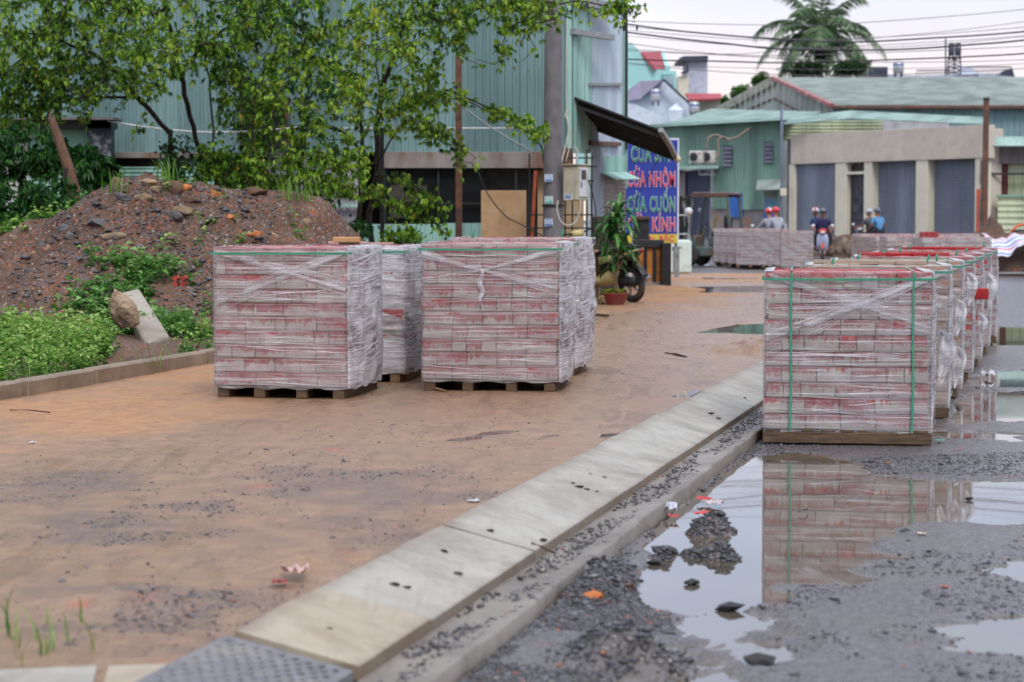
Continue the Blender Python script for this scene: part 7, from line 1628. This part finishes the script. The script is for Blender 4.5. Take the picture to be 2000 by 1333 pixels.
# ------------------------------------------------------------------ forklift
FKG = pm('forklift_green', (84, 100, 96), (66, 80, 78), 5, .6, .3, dirt=(140, 92, 62), dscale=2.2); FKO = pm('worn_orange', (150, 118, 88), (126, 104, 84), 4, .7, .4, dirt=(84, 100, 98), dscale=2.4)
fk = thing('forklift', 'old grey-green forklift with rusty roof guard parked beside the far stacks', 'forklift', (P(1392, 520, 60).x, 60, RZ), R(-28))
m = MB(); m.box((.62, 0, .62), (.62, .98, .62), ch=.10); m.box((.45, 0, .38), (.3, .8, .3), ch=.05); m.build('counterweight', FKO, fk, True)
m = MB(); m.box((.05, 0, .42), (.9, .86, .3), ch=.04); m.box((.25, 0, .70), (.5, .8, .3), ch=.05); m.build('chassis', FKG, fk, True)
for (x, y, r, nm) in ((-.55, -.45, .30, 'front_wheel'), (-.55, .45, .30, 'front_wheel'), (.42, -.44, .22, 'rear_wheel'), (.42, .44, .22, 'rear_wheel')):
    M_ = Matrix.Rotation(R(90), 3, 'X'); m = MB(); m.lathe([(r*.6, -.09), (r*.95, -.09), (r, -.06), (r, .06), (r*.95, .09), (r*.6, .09)], (x, y, r), 24, M_); w_ = m.build(nm, TYRE, fk, True, True); m = MB(); m.lathe([(r*.58, -.07), (r*.5, -.095), (.04, -.1)], (x, y, r), 18, M_); m.build('hub', PLAST, w_, True)
for (x0, x1, y) in ((-.62, -.42, -.46), (-.62, -.42, .46), (.78, .62, -.46), (.78, .62, .46)):
    m = MB(); m.bar((x0, y, .55), (x1, y, 2.05), .07); m.build('guard_post', FKG, fk, True)
m = MB(); m.box((.1, 0, 2.08), (1.16, 1.04, .035), ch=.01); m.box((.1, -.5, 2.05), (1.16, .05, .09)); m.box((.1, .5, 2.05), (1.16, .05, .09)); m.build('roof_guard', RUST, fk, True)
m = MB(); m.box((.1, 0, 2.13), (1.1, .95, .02), ch=.004); m.build('roof_sheet', pm('pinkish_tarp', (176, 156, 156), (150, 132, 132), 5, .8, .6, .02), fk, True)
m = MB(); m.box((.25, 0, .92), (.46, .5, .14), ch=.04); m.box((.48, 0, 1.2), (.12, .5, .55), ch=.05); m.build('seat', BLACK, fk, True)
m = MB(); ring(m, (0, 0, 0), .17, .015, 20, 6); V = m.V[0]; M_ = np.array(Matrix.Rotation(R(60), 3, 'X')@Matrix.Rotation(R(20), 3, 'Z')); m.V[0] = (V[:, [0, 2, 1]] @ np.array(Matrix.Rotation(R(50), 3, 'Y')).T)+np.array([-.18, 0, 1.12]); m.build('steering_wheel', BLACK, fk, True)
m = MB(); m.bar((-.45, 0, .6), (-.22, 0, 1.1), .06); m.bar((-.42, -.25, .6), (-.36, -.25, 1.15), .03); m.box((-.46, 0, .72), (.12, .7, .35), ch=.03); m.build('control_column', FKG, fk, True)
for y in (-.3, .3): m = MB(); m.box((-.92, y, 1.05), (.12, .09, 2.0), ch=.01); m.build('mast_rail', BLACK, fk, True)
for z in (.35, 1.1, 1.95): m = MB(); m.box((-.92, 0, z), (.08, .55, .1)); m.build('mast_crossbar', BLACK, fk, True)
m = MB(); m.tube([(-.9, 0, .2), (-.9, 0, 1.8)], .05, 10); m.build('lift_cylinder', GALV, fk, True)
m = MB(); m.box((-1.02, 0, .5), (.05, .9, .45)); m.box((-1.0, 0, 1.25), (.03, .75, .9)); m.build('fork_carriage', DARK, fk, True)
for y in (-.25, .25): m = MB(); m.box((-1.5, y, .1), (.95, .1, .04)); m.build('fork', BLACK, fk, True)
for y in (-.42, .42): m = MB(); m.ico((-.6, y, 1.62), .075, 2, (.5, 1, 1)); m.build('work_lamp', pm('work_lamp', (204, 210, 220), (186, 192, 204), 3, .15), fk, True, True)
m = MB(); m.tube([(.0, .3, .9), (-.1, .35, 1.25), (-.05, .38, 1.4)], .04, 8); m.build('yellow_lever', pm('yellow_paint', (196, 160, 60), (176, 140, 50), 4, .5), fk, True)

# ------------------------------------------------------------------ far ground clutter
heap('soil_pile', P(1935, 462, 66).x, 66, 1.1, 1.0, 1.1, SOIL, 'brown soil pile at the foot of the rusty post', 'soil pile', 9); heap('rubble_bank', P(1642, 492, 69.5).x, 69.5, 1.1, .8, .75, SOIL, 'bank of broken masonry between the oncoming scooter and the garages', 'rubble', 12)
RKM = pm('masonry_block', (130, 112, 96), (96, 84, 76), 3, .85, .6, dirt=(64, 58, 54))
g = random.Random(8)
for k, lb in enumerate(('left block of the masonry bank', 'second block of the masonry bank from the left', 'middle block of the masonry bank', 'dark block on top of the masonry bank', 'right block of the masonry bank', 'far right block of the masonry bank')):
    px = 1622+k*8.5; q = P(px, 478, 68.8); m = MB(); m.ico((q.x, 68.8, .22+g.uniform(-.05, .15)), .24, 2, (.8, .7, 1.1), .2, seed=90+k); tag(m.build('masonry_block', RKM), lb+' beside the oncoming scooter', 'masonry block')
# long low mound of spoil at the edge of the garages
def bank(name, p0, p1, hgt, wid, mat, lb, cat, seed, z0=RZ):
    n, k = 90, 14; V = []; p0 = Vector(p0); p1 = Vector(p1); d = (p1-p0); nn = Vector((-d.y, d.x, 0)).normalized()
    for i in range(n):
        t = i/(n-1); f = float(fbm(np.array([t*9.+seed]), np.array([0.]), 4, seed)[0])
        for j in range(k):
            u = j/(k-1)*2-1; q = p0+d*t+nn*(u*wid*(1+f*.6)); h = hgt*(1+f*1.4)*(1-u*u)*min(1, 8*t, 8*(1-t))+.12*hgt*float(fbm(np.array([t*60.]), np.array([u*3]), 3, seed)[0]); V.append((q.x, q.y, z0+h-.03))
    o = np_mesh(name, V, [(i*k+j, i*k+j+1, (i+1)*k+j+1, (i+1)*k+j) for i in range(n-1) for j in range(k-1)], mat, None, None, True); return tag(o, lb, cat)
bank('spoil_bank', (P(1600, 470, 71).x, 72.5, 0), (P(2400, 470, 66).x, 63, 0), .45, .8, SOIL, 'long low bank of spoil along the front of the garages', 'soil bank', 4)
# striped tarpaulin
def tarp():
    n, k = 60, 16; a, b = P(1916, 480, 50), P(2060, 470, 50); V = []
    for i in range(n):
        t = i/(n-1); top_ = zz(457+10*math.sin(t*5.0)**2+4*math.sin(t*11), 50)
        for j in range(k):
            u = j/(k-1); V.append((a.x+(b.x-a.x)*t+.05*math.sin(u*7+t*9), 50-.9*u+.06*math.sin(t*20+u*5), top_-(.34+.12*math.sin(t*7+1))*u**1.3+.03*math.sin(t*31+u*3)))
    F = [(i*k+j, (i+1)*k+j, (i+1)*k+j+1, i*k+j+1) for i in range(n-1) for j in range(k-1)]; mi = [(0, 0, 1, 0, 0, 2, 0, 0, 2, 0, 1, 0, 0, 2, 0)[j] for i in range(n-1) for j in range(k-1)]
    o = np_mesh('striped_tarpaulin', V, F, [pm('tarp_white', (224, 226, 236), (204, 208, 222), 4, .5, .2), pm('tarp_red', (206, 84, 92), (190, 74, 84), 4, .5), pm('tarp_blue', (96, 120, 190), (84, 108, 176), 4, .5)], None, None, True, mi=mi)
    m = o.modifiers.new('thickness', 'SOLIDIFY'); m.thickness = .01; tag(o, 'white tarpaulin with red and blue stripes draped at the right edge', 'tarpaulin')
tarp()
heap('gravel_pile', P(1985, 500, 50.4).x, 50.4, 2.2, .9, .75, SOIL, 'dark gravel pile under the striped tarpaulin', 'gravel pile', 15)
wb = thing('wheelbarrow', 'orange rimmed wheelbarrow tipped up at the right edge before the cream wall', 'wheelbarrow', (P(1996, 452, 67).x, 67, .1), R(20))
m = MB(); m.loft([(-.3, .62, .22, .10), (-.1, .56, .30, .2), (.25, .56, .28, .2), (.4, .62, .2, .1)], 14); m.build('tray', DARK, wb, True, True)
m = MB(); m.tube([(-.42, 0, .45), (-.4, 0, .7), (-.2, 0, .86), (.1, 0, .92), (.4, 0, .9)], .045, 8); m.build('tray_rim', pm('orange_rim', (214, 98, 52), (190, 84, 48), 4, .5), wb, True, True)
m = MB(); ring(m, (-.35, 0, .2), .16, .045); m.build('wheel', TYRE, wb, True, True)
for s in (-1, 1): m = MB(); m.bar((.1, s*.22, .4), (.9, s*.28, .75), .035); m.build('handle', GALV, wb, True); m = MB(); m.bar((.3, s*.2, 0), (.25, s*.2, .45), .03); m.build('leg', GALV, wb, True)

# ------------------------------------------------------------------ litter
def scrap(name, px, py, s, col, lb, seed, z=0, cat='litter', h=.5):
    q = G(px, py, z); g = random.Random(seed); n = 6; V = []
    for j in range(n):
        for i in range(n): u, v = i/(n-1)-.5, j/(n-1)-.5; V.append((q.x+u*s*1.6+g.uniform(-.1, .1)*s, q.y+v*s*2+g.uniform(-.1, .1)*s, q.z+.003+abs(g.gauss(0, .22))*s*h+.25*s*h*math.sin(u*7+seed)**2))
    o = np_mesh(name, V, [(j*n+i, j*n+i+1, (j+1)*n+i+1, (j+1)*n+i) for j in range(n-1) for i in range(n-1)], pm(name+'_'+str(col[0])+'_'+str(col[1]), col, tuple(x*.8 for x in col), 20, .5, .3), None, None, False); return tag(o, lb, cat)
scrap('red_wrapper', 1376, 977, .045, (190, 50, 50), 'red and white wrapper at the puddle edge by the gutter', 1, -.165); scrap('paper_scrap', 1394, 985, .05, (196, 180, 182), 'crumpled pale paper beside the red wrapper in the puddle', 2, -.17)
scrap('milk_carton', 1310, 1000, .035, (204, 208, 224), 'white and blue carton standing against the gutter edge', 3, -.16, h=2.2); scrap('red_scrap', 1316, 1010, .03, (196, 40, 40), 'red scrap under the white carton', 4, -.165)
scrap('red_foil', 1370, 1006, .045, (206, 60, 50), 'bright red foil on the lump in the puddle', 5, -.15); scrap('red_leaf', 1372, 0+1273-395, .0, (180, 60, 60), 'x', 6) if False else None
scrap('crumpled_bag', 1237+694, 737, .075, (214, 216, 224), 'crumpled white plastic bag on the wet road at the right', 7, -.17, h=1.6); scrap('green_strap_scrap', 1836, 862, .03, (70, 180, 150), 'scrap of green strap beside the nearest right stack', 8, -.165)
scrap('red_chip', 1874, 878, .02, (170, 44, 54), 'small red chip on the wet gravel at the right', 9, -.165); scrap('dark_red_chip', 1890, 607, .035, (120, 40, 50), 'dark red chip on the far wet road at the right', 10, -.165)
scrap('plastic_film', 800, 727, .12, (206, 208, 216), 'white film scrap on the sand between the two front stacks', 11, 0, h=.7); scrap('bottle_cap', 64, 866, .02, (226, 226, 228), 'tiny white scrap on the brown sand at the left', 12, 0)
scrap('blue_film', 38, 915, .035, (128, 140, 176), 'bluish film scrap on the brown sand at the left', 13, 0, h=.2); scrap('pink_paper', 575, 1125, .05, (206, 170, 166), 'torn pinkish paper strip near the kerb', 14, .02, h=1.5); scrap('red_paper_tail', 545, 1140, .03, (150, 50, 50), 'dark red paper tail left of the pinkish strip', 15, .01)
scrap('clear_scrap', 925, 980, .03, (206, 204, 208), 'pale plastic scrap on the sand near the middle', 16, 0, h=.4); scrap('white_scrap', 1345, 528, .12, (220, 222, 228), 'white scrap on the sand under the parapet', 17, 0, h=.5); scrap('pale_scrap', 1380, 520, .10, (190, 200, 216), 'pale blue scrap near the forklift', 18, -.05, h=.5)
scrap('tan_leaf', 1800, 1044, .022, (206, 186, 160), 'tan leaf on the gravel spit right of the reflection', 19, -.165); scrap('orange_leaf', 1845, 1148, .02, (190, 110, 80), 'orange leaf on the wet gravel at lower right', 20, -.165)
def stick(px0, py0, px1, py1, r, lb, z=.02, mat=RUST):
    m = MB(); m.tube([G(px0, py0, z), G((px0+px1)/2, (py0+py1)/2-2, z+.01), G(px1, py1, z)], r, 6); tag(m.build('stick', mat), lb, 'stick')
stick(1040, 1062, 1078, 1078, .006, 'reddish twig lying across the kerb joint', -.05); stick(20, 801, 98, 806, .004, 'thin root lying on the sand at the far left', .01, BARK); stick(1300, 690, 1340, 698, .01, 'dark twig on the sand below the puddle', .01, BARK); stick(830, 757, 870, 764, .008, 'splinter of wood beside the middle pallet', .01, WOODL)
# puddled tyre marks and small debris: short twigs and torn straps that give the ground scale
g = random.Random(77)
for i, (px, py) in enumerate(((1720, 905), (1850, 905), (1560, 1000), (1420, 905), (1900, 1105), (1640, 1180))):
    z = RZ+.004; q = G(px, py, z); m = MB(); a = g.uniform(0, 3.1); m.tube([q, q+Vector((.05*math.cos(a), .05*math.sin(a), .006)), q+Vector((.11*math.cos(a+.3), .11*math.sin(a+.3), .0))], .0035, 5)
    tag(m.build('twig', BARK), 'thin dark twig floating or lying by the big puddle', 'twig', 'twigs around the big puddle')
